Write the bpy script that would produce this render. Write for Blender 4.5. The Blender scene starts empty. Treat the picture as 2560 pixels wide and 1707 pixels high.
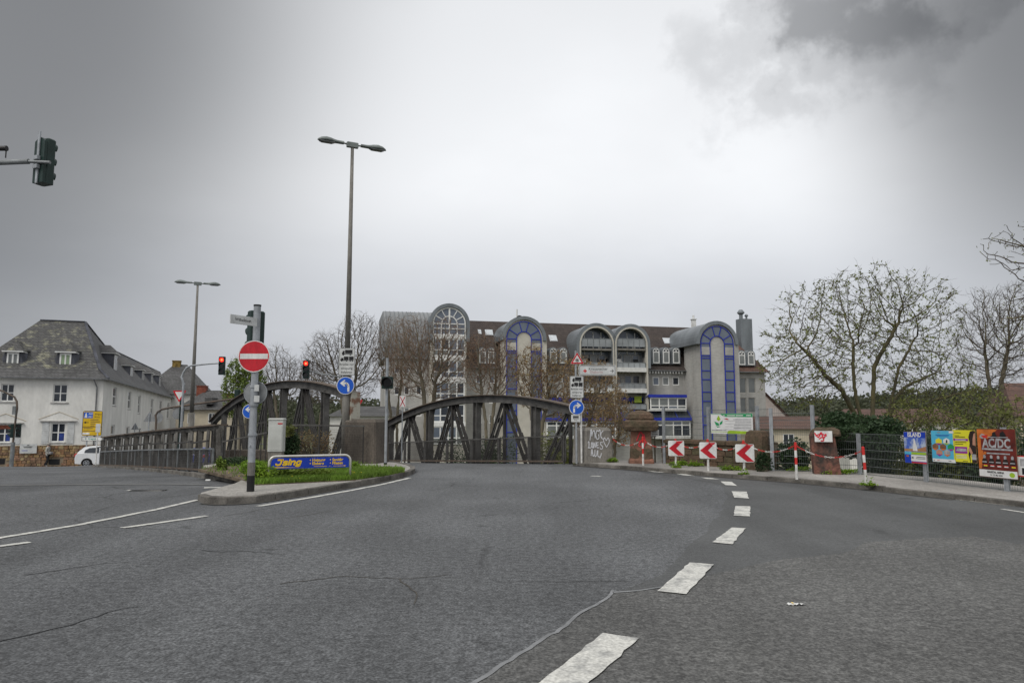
import bpy, math, random
from mathutils import Vector, Matrix
RAD = math.radians
sc = bpy.context.scene
col = sc.collection
random.seed(7)

# ------------------------------------------------------------------ camera
FPX, CU, CV, HC = 1800.0, 1280.0, 853.5, 1.5          # focal length and centre in photo pixels, eye height
PITCH = math.atan(192.5 / FPX)
cam = bpy.data.cameras.new('camera')
cam.sensor_width = 36.0
cam.lens = FPX / 2560 * 36.0
cam.clip_start, cam.clip_end = 0.05, 6000
camo = bpy.data.objects.new('camera', cam)
camo.location = (0, 0, HC)
camo.rotation_euler = (math.pi / 2 + PITCH, 0, 0)
col.objects.link(camo)
sc.camera = camo

# ------------------------------------------------------------------ sky, sun, exposure
SUN_EL, SUN_AZ = RAD(52), RAD(215)                      # azimuth clockwise from +Y: behind the camera, to the left
w = bpy.data.worlds.new('World')
sc.world = w
w.use_nodes = True
nt = w.node_tree
nt.nodes.clear()
def wn(t, **k):
    n = nt.nodes.new(t)
    for a, b in k.items():
        setattr(n, a, b)
    return n
L = nt.links.new
out = wn('ShaderNodeOutputWorld')
bg = wn('ShaderNodeBackground')
bg.inputs['Strength'].default_value = 0.10
sky = wn('ShaderNodeTexSky', sky_type='NISHITA', sun_disc=False)
sky.sun_elevation, sky.sun_rotation = SUN_EL, SUN_AZ
sky.dust_density = 4.0
tc = wn('ShaderNodeTexCoord')
sep = wn('ShaderNodeSeparateXYZ')
L(tc.outputs['Generated'], sep.inputs[0])
def wmath(op, a, b=None, clamp=False):
    n = wn('ShaderNodeMath', operation=op)
    n.use_clamp = clamp
    for i, x in enumerate((a, b)):
        if x is None:
            continue
        if isinstance(x, (int, float)):
            n.inputs[i].default_value = x
        else:
            L(x, n.inputs[i])
    return n.outputs[0]
def wramp(x, stops):
    n = wn('ShaderNodeValToRGB')
    e = n.color_ramp.elements
    while len(e) < len(stops):
        e.new(0.5)
    for q, (p, c) in zip(e, stops):
        q.position = p
        q.color = (c, c, c, 1) if isinstance(c, (int, float)) else (*c, 1)
    n.color_ramp.interpolation = 'EASE'
    L(x, n.inputs[0])
    return n.outputs[0]
def wnoise(vec, scale, detail=5, rough=.55, dist=0.0):
    n = wn('ShaderNodeTexNoise')
    n.inputs['Scale'].default_value = scale
    n.inputs['Detail'].default_value = detail
    n.inputs['Roughness'].default_value = rough
    n.inputs['Distortion'].default_value = dist
    L(vec, n.inputs['Vector'])
    return n.outputs['Fac']
zz = wmath('ADD', wmath('ABSOLUTE', sep.outputs[2]), 0.22)
pl = wn('ShaderNodeCombineXYZ')                          # project the view direction on a flat cloud deck
L(wmath('DIVIDE', sep.outputs[0], zz), pl.inputs[0])
L(wmath('DIVIDE', sep.outputs[1], zz), pl.inputs[1])
big = wnoise(pl.outputs[0], 0.55, 3, .45, .0)
small = wnoise(pl.outputs[0], 2.0, 4, .5, .0)
# general overcast: a little darker blue-grey low down, brighter where the deck is thin
low = wramp(wmath('ABSOLUTE', sep.outputs[2]), [(0.0, (.40, .415, .45)), (.14, (.52, .535, .565)), (.32, (.76, .77, .785)), (.55, (.70, .71, .725)), (1, (.68, .69, .705))])
deck = wramp(wmath('ADD', wmath('MULTIPLY', big, .72), wmath('MULTIPLY', small, .28)), [(.30, .88), (.46, .98), (.60, 1.05), (.75, 1.08)])
mul = wn('ShaderNodeMixRGB', blend_type='MULTIPLY')
mul.inputs[0].default_value = 1.0
L(low, mul.inputs[1]); L(deck, mul.inputs[2])
warp = wn('ShaderNodeTexNoise')
warp.inputs['Scale'].default_value = 5.5
warp.inputs['Detail'].default_value = 6
warp.inputs['Roughness'].default_value = .6
L(tc.outputs['Generated'], warp.inputs['Vector'])
wsub = wn('ShaderNodeVectorMath', operation='SUBTRACT')
L(warp.outputs['Color'], wsub.inputs[0])
wsub.inputs[1].default_value = (.5, .5, .5)
wmul = wn('ShaderNodeVectorMath', operation='MULTIPLY')
L(wsub.outputs[0], wmul.inputs[0])
wmul.inputs[1].default_value = (.62, .62, .26)
wadd = wn('ShaderNodeVectorMath', operation='ADD')
L(wmul.outputs[0], wadd.inputs[0]); L(tc.outputs['Generated'], wadd.inputs[1])
def near_dir(u, v, r0, r1, ragged=False):
    """1 close to the direction of photo point (u, v), 0 beyond r1 radians"""
    d = Vector(((u - CU) / FPX, math.cos(PITCH) - math.sin(PITCH) * (CV - v) / FPX, math.sin(PITCH) + math.cos(PITCH) * (CV - v) / FPX)).normalized()
    dn = wn('ShaderNodeVectorMath', operation='DISTANCE')
    L(wadd.outputs[0] if ragged else tc.outputs['Generated'], dn.inputs[0])
    dn.inputs[1].default_value = d
    return wramp(dn.outputs['Value'], [(r0, 1.0), (r1, 0.0)])
# rain clouds: one ragged dark bank at the upper right; side darkening is painted corner falloff
rag = wnoise(pl.outputs[0], 2.6, 5, .52, .15)
mask = wmath('MAXIMUM', near_dir(2130, -30, .02, .20, True), wmath('MULTIPLY', near_dir(1790, 175, .01, .16, True), .50))
soft = wmath('MAXIMUM', near_dir(-330, -120, .10, .70), near_dir(2900, 0, .05, .47))      # smooth vignette-like corner darkening painted into the sky colour
dk = wramp(wmath('ADD', wmath('MULTIPLY', mask, .80), wmath('MULTIPLY', wmath('MULTIPLY', wmath('SUBTRACT', rag, .5), 1.25), wmath('ADD', mask, .12))), [(.10, 1.0), (.45, .80), (.95, .46)])
dk = wmath('MULTIPLY', dk, wramp(soft, [(.0, 1.0), (1.0, .26)]))
mul2 = wn('ShaderNodeMixRGB', blend_type='MULTIPLY')
mul2.inputs[0].default_value = 1.0
L(mul.outputs[0], mul2.inputs[1]); L(dk, mul2.inputs[2])
gain = wn('ShaderNodeVectorMath', operation='SCALE')
L(mul2.outputs[0], gain.inputs[0])
gain.inputs['Scale'].default_value = 10.5
mix = wn('ShaderNodeMixRGB')
mix.inputs[0].default_value = 0.93                       # the cloud deck hides nearly all of the clear sky
L(sky.outputs[0], mix.inputs[1]); L(gain.outputs[0], mix.inputs[2])
L(mix.outputs[0], bg.inputs['Color'])
L(bg.outputs[0], out.inputs['Surface'])

sun = bpy.data.lights.new('sun', 'SUN')
sun.energy = 1.5
sun.angle = RAD(28)
sun.color = (1.0, .965, .91)
suno = bpy.data.objects.new('sun', sun)
sd = Vector((math.sin(SUN_AZ) * math.cos(SUN_EL), math.cos(SUN_AZ) * math.cos(SUN_EL), math.sin(SUN_EL)))
suno.rotation_euler = sd.to_track_quat('Z', 'Y').to_euler()
suno.location = (-20, -20, 40)
col.objects.link(suno)
vs = sc.view_settings
vs.view_transform = 'Standard'
vs.look = 'None'
vs.exposure = 0.28
vs.gamma = 1.0
vs.use_curve_mapping = False

# ------------------------------------------------------------------ geometry helpers
def ray(u, v):
    a, b = (u - CU) / FPX, (CV - v) / FPX
    return Vector((a, math.cos(PITCH) - math.sin(PITCH) * b, math.sin(PITCH) + math.cos(PITCH) * b))
def G(u, v, z=0.0):
    """point of the level z seen at photo point (u, v)"""
    d = ray(u, v)
    t = (z - HC) / d.z
    return Vector((d.x * t, d.y * t, z))
def W(u, v, Y):
    """point at distance Y seen at photo point (u, v)"""
    d = ray(u, v)
    t = Y / d.y
    return Vector((d.x * t, Y, HC + d.z * t))
class Pl:
    """an upright plane through (x, y) turned by rz; its front looks along local -y"""
    def __init__(s, x, y, rz, off=0.0):
        s.x, s.y, s.rz, s.off = x, y, rz, off
        s.n = Vector((math.sin(rz), -math.cos(rz), 0))
        s.t = Vector((math.cos(rz), math.sin(rz), 0))
        s.o = Vector((x, y, 0))
    def shift(s, off):
        return Pl(s.x, s.y, s.rz, off)
    def px(s, u, v):
        d = ray(u, v)
        c = Vector((0, 0, HC))
        t = s.n.dot(s.o + s.n * s.off - c) / s.n.dot(d)
        p = c + d * t
        return (p - s.o).dot(s.t), p.z
    def u(s, u, v=1000):
        return s.px(u, v)[0]
class MB:
    def __init__(s):
        s.v, s.f = [], []
    def add(s, vs, fs):
        n = len(s.v)
        s.v += [tuple(p) for p in vs]
        s.f += [tuple(i + n for i in f) for f in fs]
        return s
    def box(s, x0, x1, y0, y1, z0, z1):
        return s.add([(x0, y0, z0), (x1, y0, z0), (x1, y1, z0), (x0, y1, z0), (x0, y0, z1), (x1, y0, z1), (x1, y1, z1), (x0, y1, z1)],
                     [(0, 3, 2, 1), (4, 5, 6, 7), (0, 1, 5, 4), (1, 2, 6, 5), (2, 3, 7, 6), (3, 0, 4, 7)])
    def cbox(s, x0, x1, y0, y1, z0, z1, c):
        """box with the four upright edges and the top edge chamfered by c"""
        def ring(d, z):
            return [(x0 + d + c, y0 + d, z), (x1 - d - c, y0 + d, z), (x1 - d, y0 + d + c, z), (x1 - d, y1 - d - c, z),
                    (x1 - d - c, y1 - d, z), (x0 + d + c, y1 - d, z), (x0 + d, y1 - d - c, z), (x0 + d, y0 + d + c, z)]
        vs = ring(0, z0) + ring(0, z1 - c) + ring(c * .8, z1)
        fs = [tuple(range(7, -1, -1)), tuple(range(16, 24))]
        for r in (0, 8):
            fs += [(r + i, r + (i + 1) % 8, r + 8 + (i + 1) % 8, r + 8 + i) for i in range(8)]
        return s.add(vs, fs)
    def beam(s, a, b, w, h, up=(0, 0, 1)):
        a, b = Vector(a), Vector(b)
        d = (b - a).normalized()
        up = Vector(up)
        if abs(d.dot(up)) > .98:
            up = Vector((0, 1, 0)) if abs(d.y) < .9 else Vector((1, 0, 0))
        sx = d.cross(up).normalized() * w / 2
        sz = sx.cross(d).normalized() * h / 2
        vs = [p + i * sx + j * sz for p in (a, b) for i, j in ((-1, -1), (1, -1), (1, 1), (-1, 1))]
        return s.add(vs, [(0, 1, 2, 3), (7, 6, 5, 4), (0, 4, 5, 1), (1, 5, 6, 2), (2, 6, 7, 3), (3, 7, 4, 0)])
    def tube(s, pts, rad, n=8, cap=True):
        pts = [Vector(p) for p in pts]
        if isinstance(rad, (int, float)):
            rad = [rad] * len(pts)
        m = len(pts)
        base = len(s.v)
        ref = None
        for i, p in enumerate(pts):
            d = (pts[min(i + 1, m - 1)] - pts[max(i - 1, 0)])
            d = d.normalized() if d.length > 1e-9 else Vector((0, 0, 1))
            if ref is None:
                ref = Vector((1, 0, 0)) if abs(d.x) < .9 else Vector((0, 1, 0))
            a = ref - d * ref.dot(d)
            if a.length < 1e-4:
                a = Vector((0, 0, 1)) - d * d.z
            a.normalize()
            ref = a
            b = d.cross(a)
            for k in range(n):
                t = 2 * math.pi * k / n
                q = p + (a * math.cos(t) + b * math.sin(t)) * rad[i]
                s.v.append((q.x, q.y, q.z))
        for i in range(m - 1):
            for k in range(n):
                k2 = (k + 1) % n
                s.f.append((base + i * n + k, base + i * n + k2, base + (i + 1) * n + k2, base + (i + 1) * n + k))
        if cap:
            s.f.append(tuple(base + k for k in range(n - 1, -1, -1)))
            s.f.append(tuple(base + (m - 1) * n + k for k in range(n)))
        return s
    def prism(s, poly, y0, y1):
        """outline in the xz plane, front at y0, back at y1"""
        n = len(poly)
        vs = [(x, y0, z) for x, z in poly] + [(x, y1, z) for x, z in poly]
        return s.add(vs, [tuple(range(n)), tuple(range(2 * n - 1, n - 1, -1))] + [(i, i + n, (i + 1) % n + n, (i + 1) % n) for i in range(n)])
    def xprism(s, poly, x0, x1):
        """outline in the yz plane, from x0 to x1"""
        n = len(poly)
        vs = [(x0, y, z) for y, z in poly] + [(x1, y, z) for y, z in poly]
        return s.add(vs, [tuple(range(n)), tuple(range(2 * n - 1, n - 1, -1))] + [(i, i + n, (i + 1) % n + n, (i + 1) % n) for i in range(n)])
    def slab(s, poly, z0, z1):
        n = len(poly)
        vs = [(p[0], p[1], z0) for p in poly] + [(p[0], p[1], z1) for p in poly]
        return s.add(vs, [tuple(range(n - 1, -1, -1)), tuple(range(n, 2 * n))] + [(i, (i + 1) % n, (i + 1) % n + n, i + n) for i in range(n)])
    def sheet(s, poly, z):
        return s.add([(p[0], p[1], z) for p in poly], [tuple(range(len(poly)))])
    def lathe(s, prof, c=(0, 0, 0), n=16, sq=False):
        cx, cy, cz = c
        base = len(s.v)
        for r, z in prof:
            for k in range(n):
                t = 2 * math.pi * (k + .5) / n
                f = r
                if sq:
                    f = r / max(abs(math.cos(t)), abs(math.sin(t))) * .93
                s.v.append((cx + f * math.cos(t), cy + f * math.sin(t), cz + z))
        for i in range(len(prof) - 1):
            for k in range(n):
                k2 = (k + 1) % n
                s.f.append((base + i * n + k, base + i * n + k2, base + (i + 1) * n + k2, base + (i + 1) * n + k))
        s.f.append(tuple(base + k for k in range(n - 1, -1, -1)))
        m = len(prof) - 1
        s.f.append(tuple(base + m * n + k for k in range(n)))
        return s
    def disc(s, cx, cz, r, y0, y1, n=28):
        return s.prism([(cx + r * math.cos(2 * math.pi * k / n), cz + r * math.sin(2 * math.pi * k / n)) for k in range(n)], y0, y1)
    def ring(s, cx, cz, r0, r1, y0, y1, a0=0.0, a1=360.0, n=24):
        """flat ring or arch between two radii"""
        full = abs(a1 - a0) >= 359.9
        m = n if full else n + 1
        vs = []
        for y in (y0, y1):
            for r in (r0, r1):
                for k in range(m):
                    t = RAD(a0 + (a1 - a0) * k / n)
                    vs.append((cx + r * math.cos(t), y, cz + r * math.sin(t)))
        fs = []
        for k in range(n):
            k2 = (k + 1) % m
            fs += [(k, k2, m + k2, m + k), (2 * m + k, 3 * m + k, 3 * m + k2, 2 * m + k2),
                   (k, 2 * m + k, 2 * m + k2, k2), (m + k, m + k2, 3 * m + k2, 3 * m + k)]
        if not full:
            fs += [(0, m, 3 * m, 2 * m), (m - 1, 3 * m - 1, 4 * m - 1, 2 * m - 1)]
        return s.add(vs, fs)
    def build(s, name, m, parent=None, smooth=False, label=None, kind=None, loc=None):
        me = bpy.data.meshes.new(name)
        me.from_pydata(s.v, [], s.f)
        me.validate()
        if smooth:
            me.polygons.foreach_set('use_smooth', [True] * len(me.polygons))
        me.materials.append(m)
        o = bpy.data.objects.new(name, me)
        col.objects.link(o)
        if parent is not None:
            o.parent = parent
        if loc is not None:
            o.location = loc
        if label:
            o['label'] = label
        if kind:
            o['kind'] = kind
        return o
def recenter(o):
    """move a top-level mesh's origin to the middle of its base"""
    me = o.data
    xs = [v.co for v in me.vertices]
    c = Vector(((min(v.x for v in xs) + max(v.x for v in xs)) / 2, (min(v.y for v in xs) + max(v.y for v in xs)) / 2, min(v.z for v in xs)))
    me.transform(Matrix.Translation(-c))
    o.location = c
    return o
def tag(o, label, cat, group=None):
    o['label'] = label
    o['category'] = cat
    if group:
        o['group'] = group
    return o
def thing(name, label, cat, loc=(0, 0, 0), rz=0.0, group=None):
    o = bpy.data.objects.new(name, None)
    o.empty_display_size = .2
    col.objects.link(o)
    o.location = loc
    o.rotation_euler = (0, 0, rz)
    return tag(o, label, cat, group)
def struct(o):
    o['kind'] = 'structure'
    return o
def copy_tree(o, parent=None):
    c = o.copy()
    col.objects.link(c)
    c.parent = parent
    for ch in list(o.children):
        copy_tree(ch, c)
    return c
_fonts = {}
def text(parent, name, s, size, x, y, z, m, align='CENTER', bold=0.0, shear=0.0, sx=1.0):
    """flat lettering standing in the local xz plane, facing -y"""
    key = (s, size, align, bold, shear, sx, m.name)
    if key not in _fonts:
        cu = bpy.data.curves.new('lettering', 'FONT')
        cu.body = s
        cu.size = size
        cu.align_x = align
        cu.align_y = 'CENTER'
        cu.offset = bold
        cu.shear = shear
        cu.resolution_u = 2
        t = bpy.data.objects.new('lettering', cu)
        col.objects.link(t)
        bpy.context.view_layer.update()
        me = bpy.data.meshes.new_from_object(t.evaluated_get(bpy.context.evaluated_depsgraph_get()))
        bpy.data.objects.remove(t)
        me.transform(Matrix.Rotation(math.pi / 2, 4, 'X') @ Matrix.Scale(sx, 4, (1, 0, 0)))
        me.materials.clear()
        me.materials.append(m)
        _fonts[key] = me
    o = bpy.data.objects.new(name, _fonts[key])
    col.objects.link(o)
    o.parent = parent
    o.location = (x, y, z)
    return o

# ------------------------------------------------------------------ materials
MATS = {}
def mat(name, c, rough=.75, var=.18, scale=3.0, bump=0.0, bscale=25.0, metal=0.0, c2=None, lo=.35, hi=.7, detail=5, stretch=(1, 1, 1), spec=.3, fine=0.0):
    """procedural material: colour mottled by noise between c and c2 (or darker c), optional fine grain and bump"""
    m = bpy.data.materials.new(name)
    m.use_nodes = True
    n = m.node_tree.nodes
    l = m.node_tree.links.new
    b = n['Principled BSDF']
    b.inputs['Roughness'].default_value = rough
    b.inputs['Metallic'].default_value = metal
    b.inputs['Specular IOR Level'].default_value = spec
    tcn = n.new('ShaderNodeTexCoord')
    mp = n.new('ShaderNodeMapping')
    mp.inputs['Scale'].default_value = stretch
    l(tcn.outputs['Object'], mp.inputs['Vector'])
    nz = n.new('ShaderNodeTexNoise')
    nz.inputs['Scale'].default_value = scale
    nz.inputs['Detail'].default_value = detail
    nz.inputs['Roughness'].default_value = .62
    l(mp.outputs[0], nz.inputs['Vector'])
    rp = n.new('ShaderNodeValToRGB')
    e = rp.color_ramp.elements
    e[0].position, e[1].position = lo, hi
    if c2 is None:
        c2 = tuple(x * (1 - var) ** 2 for x in c)
        c = tuple(min(1, x * (1 + var * .35)) for x in c)
    e[0].color = (*c2, 1)
    e[1].color = (*c, 1)
    l(nz.outputs['Fac'], rp.inputs[0])
    last = rp.outputs[0]
    if fine:
        n2 = n.new('ShaderNodeTexNoise')
        n2.inputs['Scale'].default_value = bscale
        n2.inputs['Detail'].default_value = 2
        l(mp.outputs[0], n2.inputs['Vector'])
        r2 = n.new('ShaderNodeValToRGB')
        r2.color_ramp.elements[0].position, r2.color_ramp.elements[1].position = .3, .7
        r2.color_ramp.elements[0].color = (1 - fine,) * 3 + (1,)
        r2.color_ramp.elements[1].color = (1 + fine,) * 3 + (1,)
        l(n2.outputs['Fac'], r2.inputs[0])
        mu = n.new('ShaderNodeMixRGB')
        mu.blend_type = 'MULTIPLY'
        mu.inputs[0].default_value = 1
        l(last, mu.inputs[1]); l(r2.outputs[0], mu.inputs[2])
        last = mu.outputs[0]
    l(last, b.inputs['Base Color'])
    if bump:
        n3 = n.new('ShaderNodeTexNoise')
        n3.inputs['Scale'].default_value = bscale
        n3.inputs['Detail'].default_value = 4
        l(mp.outputs[0], n3.inputs['Vector'])
        bp = n.new('ShaderNodeBump')
        bp.inputs['Strength'].default_value = bump
        bp.inputs['Distance'].default_value = .02
        l(n3.outputs['Fac'], bp.inputs['Height'])
        l(bp.outputs[0], b.inputs['Normal'])
    MATS[name] = m
    return m
def rows(m, scale_x, scale_z, mortar, dark, strength=.6, axis='Z', dist=.02):
    """lay courses (tiles, slates, bricks) over a material: darker joints and relief"""
    n = m.node_tree.nodes
    l = m.node_tree.links.new
    b = n['Principled BSDF']
    src = b.inputs['Base Color'].links[0].from_socket
    tcn = n.new('ShaderNodeTexCoord')
    sp = n.new('ShaderNodeSeparateXYZ')
    l(tcn.outputs['Object'], sp.inputs[0])
    ad = n.new('ShaderNodeMath'); ad.operation = 'ADD'
    l(sp.outputs[0], ad.inputs[0]); l(sp.outputs[1], ad.inputs[1])
    cb = n.new('ShaderNodeCombineXYZ')
    l(ad.outputs[0], cb.inputs[0]); l(sp.outputs[2], cb.inputs[1])
    br = n.new('ShaderNodeTexBrick')
    br.inputs['Color1'].default_value = (1, 1, 1, 1)
    br.inputs['Color2'].default_value = (.72, .72, .72, 1)
    br.inputs['Mortar'].default_value = (dark, dark, dark, 1)
    br.inputs['Scale'].default_value = 1.0
    br.inputs['Mortar Size'].default_value = mortar
    br.inputs['Mortar Smooth'].default_value = .3
    br.inputs['Brick Width'].default_value = scale_x
    br.inputs['Row Height'].default_value = scale_z
    l(cb.outputs[0], br.inputs['Vector'])
    mu = n.new('ShaderNodeMixRGB'); mu.blend_type = 'MULTIPLY'; mu.inputs[0].default_value = strength
    l(src, mu.inputs[1]); l(br.outputs['Color'], mu.inputs[2])
    l(mu.outputs[0], b.inputs['Base Color'])
    bp = n.new('ShaderNodeBump'); bp.inputs['Strength'].default_value = .5; bp.inputs['Distance'].default_value = dist
    l(br.outputs['Color'], bp.inputs['Height']); l(bp.outputs[0], b.inputs['Normal'])
    return m
def glow(name, c, s):
    m = bpy.data.materials.new(name)
    m.use_nodes = True
    b = m.node_tree.nodes['Principled BSDF']
    b.inputs['Base Color'].default_value = (*c, 1)
    b.inputs['Emission Color'].default_value = (*c, 1)
    b.inputs['Emission Strength'].default_value = s
    return m
def asphalt(name, c, speck, crack, tint=(0, 0, 0), coarse=90.0):
    m = bpy.data.materials.new(name)
    m.use_nodes = True
    n = m.node_tree.nodes
    l = m.node_tree.links.new
    b = n['Principled BSDF']
    b.inputs['Roughness'].default_value = .78
    b.inputs['Specular IOR Level'].default_value = .35
    g = n.new('ShaderNodeNewGeometry')
    def nz(scale, detail=4, rough=.6, st=None):
        q = n.new('ShaderNodeTexNoise')
        q.inputs['Scale'].default_value = scale
        q.inputs['Detail'].default_value = detail
        q.inputs['Roughness'].default_value = rough
        if st:
            mp = n.new('ShaderNodeMapping'); mp.inputs['Scale'].default_value = st
            mp.inputs['Rotation'].default_value = (0, 0, RAD(-38))
            l(g.outputs['Position'], mp.inputs[0]); l(mp.outputs[0], q.inputs['Vector'])
        else:
            l(g.outputs['Position'], q.inputs['Vector'])
        return q.outputs['Fac']
    def ramp(x, stops):
        r = n.new('ShaderNodeValToRGB')
        e = r.color_ramp.elements
        while len(e) < len(stops):
            e.new(.5)
        for q, (p, cc) in zip(e, stops):
            q.position = p
            q.color = (*cc, 1) if isinstance(cc, tuple) else (cc, cc, cc, 1)
        l(x, r.inputs[0])
        return r.outputs[0]
    def mul(a, bb, f=1.0):
        q = n.new('ShaderNodeMixRGB'); q.blend_type = 'MULTIPLY'; q.inputs[0].default_value = f
        l(a, q.inputs[1]); l(bb, q.inputs[2])
        return q.outputs[0]
    base = ramp(nz(.35, 6, .6), [(.3, tuple(x * .72 for x in c)), (.7, tuple(x * 1.22 for x in c))])
    base = mul(base, ramp(nz(.5, 5, .55, (1.0, .12, 1)), [(.34, .72), (.50, .98), (.64, 1.12)]))      # worn wheel tracks along the bend
    base = mul(base, ramp(nz(coarse, 2, .5), [(.36, 1 - speck), (.5, 1.0), (.66, 1 + speck * 1.5)]))
    base = mul(base, ramp(nz(coarse * .28, 3, .6), [(.36, 1 - speck * .8), (.64, 1 + speck * .7)]))
    base = mul(base, ramp(nz(1.7, 3, .5), [(.24, .55), (.33, 1.0)]))                        # oil drips and damp spots
    if crack:
        vo = n.new('ShaderNodeTexVoronoi'); vo.feature = 'DISTANCE_TO_EDGE'
        vo.inputs['Scale'].default_value = .33
        wv = n.new('ShaderNodeMixRGB'); wv.inputs[0].default_value = .25
        nn = n.new('ShaderNodeTexNoise'); nn.inputs['Scale'].default_value = 1.6; nn.inputs['Detail'].default_value = 6
        l(g.outputs['Position'], nn.inputs['Vector'])
        l(g.outputs['Position'], wv.inputs[1]); l(nn.outputs['Color'], wv.inputs[2])
        l(wv.outputs[0], vo.inputs['Vector'])
        line = ramp(vo.outputs['Distance'], [(.0, .48), (.004, .62), (.009, 1.0)])
        where = ramp(nz(.22, 3), [(.50, 0.0), (.60, 1.0)])
        q = n.new('ShaderNodeMixRGB'); q.blend_type = 'MULTIPLY'
        l(where, q.inputs[0]); l(base, q.inputs[1]); l(line, q.inputs[2])
        base = q.outputs[0]
    l(base, b.inputs['Base Color'])
    bp = n.new('ShaderNodeBump'); bp.inputs['Strength'].default_value = .55; bp.inputs['Distance'].default_value = .01
    l(nz(coarse, 3), bp.inputs['Height']); l(bp.outputs[0], b.inputs['Normal'])
    return m
def glass(name, c, rough=.06, c2=None):
    m = mat(name, c, rough, .3, .35, c2=c2, spec=.5, lo=.3, hi=.7)
    return m

m_road = asphalt('old asphalt', (.092, .095, .098), .42, True, coarse=50)
m_road2 = asphalt('smooth asphalt', (.076, .078, .078), .20, False, coarse=70)
m_patch = asphalt('new asphalt patch', (.090, .0895, .086), .36, False, coarse=55)
m_walk = asphalt('pavement concrete', (.27, .255, .235), .16, False, coarse=30)
rows(m_walk, .24, .12, .008, .72, .5) if False else None
m_island = asphalt('island paving', (.30, .285, .26), .18, False, coarse=26)
m_kerb = mat('kerb concrete', (.17, .158, .14), .85, .4, 2.2, .4, 40, fine=.2)
m_band = mat('worn line', (.155, .155, .15), .8, .3, 3, lo=.3, hi=.6, c2=(.115, .116, .115), fine=.2, bscale=40)
m_seal = mat('joint sealing', (.22, .225, .23), .7, .2, 6)
m_paint = mat('road paint', (.50, .495, .46), .8, .25, 5, lo=.34, hi=.52, fine=.25, bscale=45, c2=(.27, .27, .26), detail=8)
m_dirt_shade = mat('gutter dirt and kerb shade', (.075, .068, .058), .95, .35, 5, .3, 30, c2=(.05, .047, .042), fine=.3)  # dark grime colour that also holds painted contact shade along the kerbs
m_soil = mat('soil', (.16, .125, .085), .95, .4, 2.5, .6, 18)
m_grass_g = mat('meadow ground', (.075, .105, .035), .95, .4, .4, .4, 6, c2=(.10, .085, .045))
m_steel = mat('weathered steel', (.098, .095, .090), .7, .45, 1.6, .25, 14, c2=(.045, .043, .041), lo=.35, hi=.62, fine=.16)
m_steel_d = mat('dark weathered steel', (.058, .055, .052), .7, .45, 1.6, .25, 14, c2=(.032, .03, .028), fine=.16)
m_steel_l = mat('pale weathered steel', (.165, .157, .142), .75, .4, 1.8, .25, 14, c2=(.06, .056, .05), fine=.16)
m_flake = mat('flaking pale paint', (.34, .33, .28), .8, .4, 3.5, .2, 14, c2=(.16, .09, .06), lo=.40, hi=.52)
m_rust = mat('rusty steel', (.13, .092, .066), .8, .4, 2.0, .25, 14, c2=(.075, .066, .058), fine=.16)
m_galv = mat('galvanised steel', (.36, .38, .40), .5, .2, 4, metal=.35, fine=.06)
m_galv_d = mat('dull galvanised steel', (.24, .255, .26), .55, .25, 3, metal=.3, fine=.06)
m_wire = mat('fence wire', (.15, .165, .16), .6, .2, 5, metal=.2)
m_pole = mat('lamp post concrete', (.215, .205, .185), .85, .35, 1.4, .3, 30, stretch=(1, 1, .35), fine=.14)
m_lampshell = mat('lamp shell', (.20, .225, .215), .45, .2, 3)
m_lampglass = glass('lamp bowl', (.10, .11, .11), .25)
m_white = mat('white sign sheet', (.70, .70, .68), .5, .16, 5, fine=.06, stretch=(1, 1, .4))
m_grey_s = mat('grey sign sheet', (.56, .57, .56), .55, .14, 4, fine=.06)
m_back = mat('sign back aluminium', (.27, .28, .285), .5, .2, 3, metal=.25)
m_red = mat('sign red', (.52, .018, .03), .45, .18, 5, stretch=(1, 1, .4), fine=.05)
m_redp = mat('painted red', (.58, .035, .03), .55, .2, 6)
m_whitep = mat('painted white', (.70, .69, .66), .6, .22, 6)
m_blue = mat('sign blue', (.012, .10, .52), .4, .12, 4)
m_dblue = mat('advert blue', (.010, .045, .40), .4, .1, 3)
m_yell = mat('advert yellow', (.80, .52, .02), .5, .08, 4)
m_black = mat('black', (.014, .014, .015), .5, .2, 4)
m_green = mat('signal housing green', (.012, .032, .027), .45, .2, 4)
m_lens = glass('dark lens', (.012, .012, .012), .15)
m_lit = glow('lit red lens', (1.0, .02, .01), 2.2)
m_lit_core = glow('lit red core', (1.0, .12, .04), 3.0)
m_conc = mat('stained concrete', (.135, .115, .095), .9, .4, 1.5, .5, 26, c2=(.07, .06, .05), stretch=(1, 1, .5), fine=.22)
m_conc_g = mat('grey concrete', (.245, .23, .205), .9, .4, 1.3, .4, 26, c2=(.145, .135, .12), stretch=(1, 1, .5), fine=.2)
m_graf = mat('white spray paint', (.72, .73, .76), .6, .15, 20)
m_grafr = mat('red spray paint', (.62, .03, .05), .6, .15, 20)
m_sand = mat('red sandstone', (.27, .125, .085), .9, .35, 2.0, .5, 20, c2=(.12, .07, .05), fine=.2)
m_sandd = mat('dark mossy sandstone', (.115, .072, .05), .95, .4, 2.2, .6, 18, c2=(.058, .05, .03), fine=.25)
m_cabinet = mat('cabinet plastic', (.50, .51, .485), .6, .12, 2, fine=.04)
m_tubewhite = mat('polished tube', (.62, .60, .55), .3, .1, 3, metal=.4)
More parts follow.
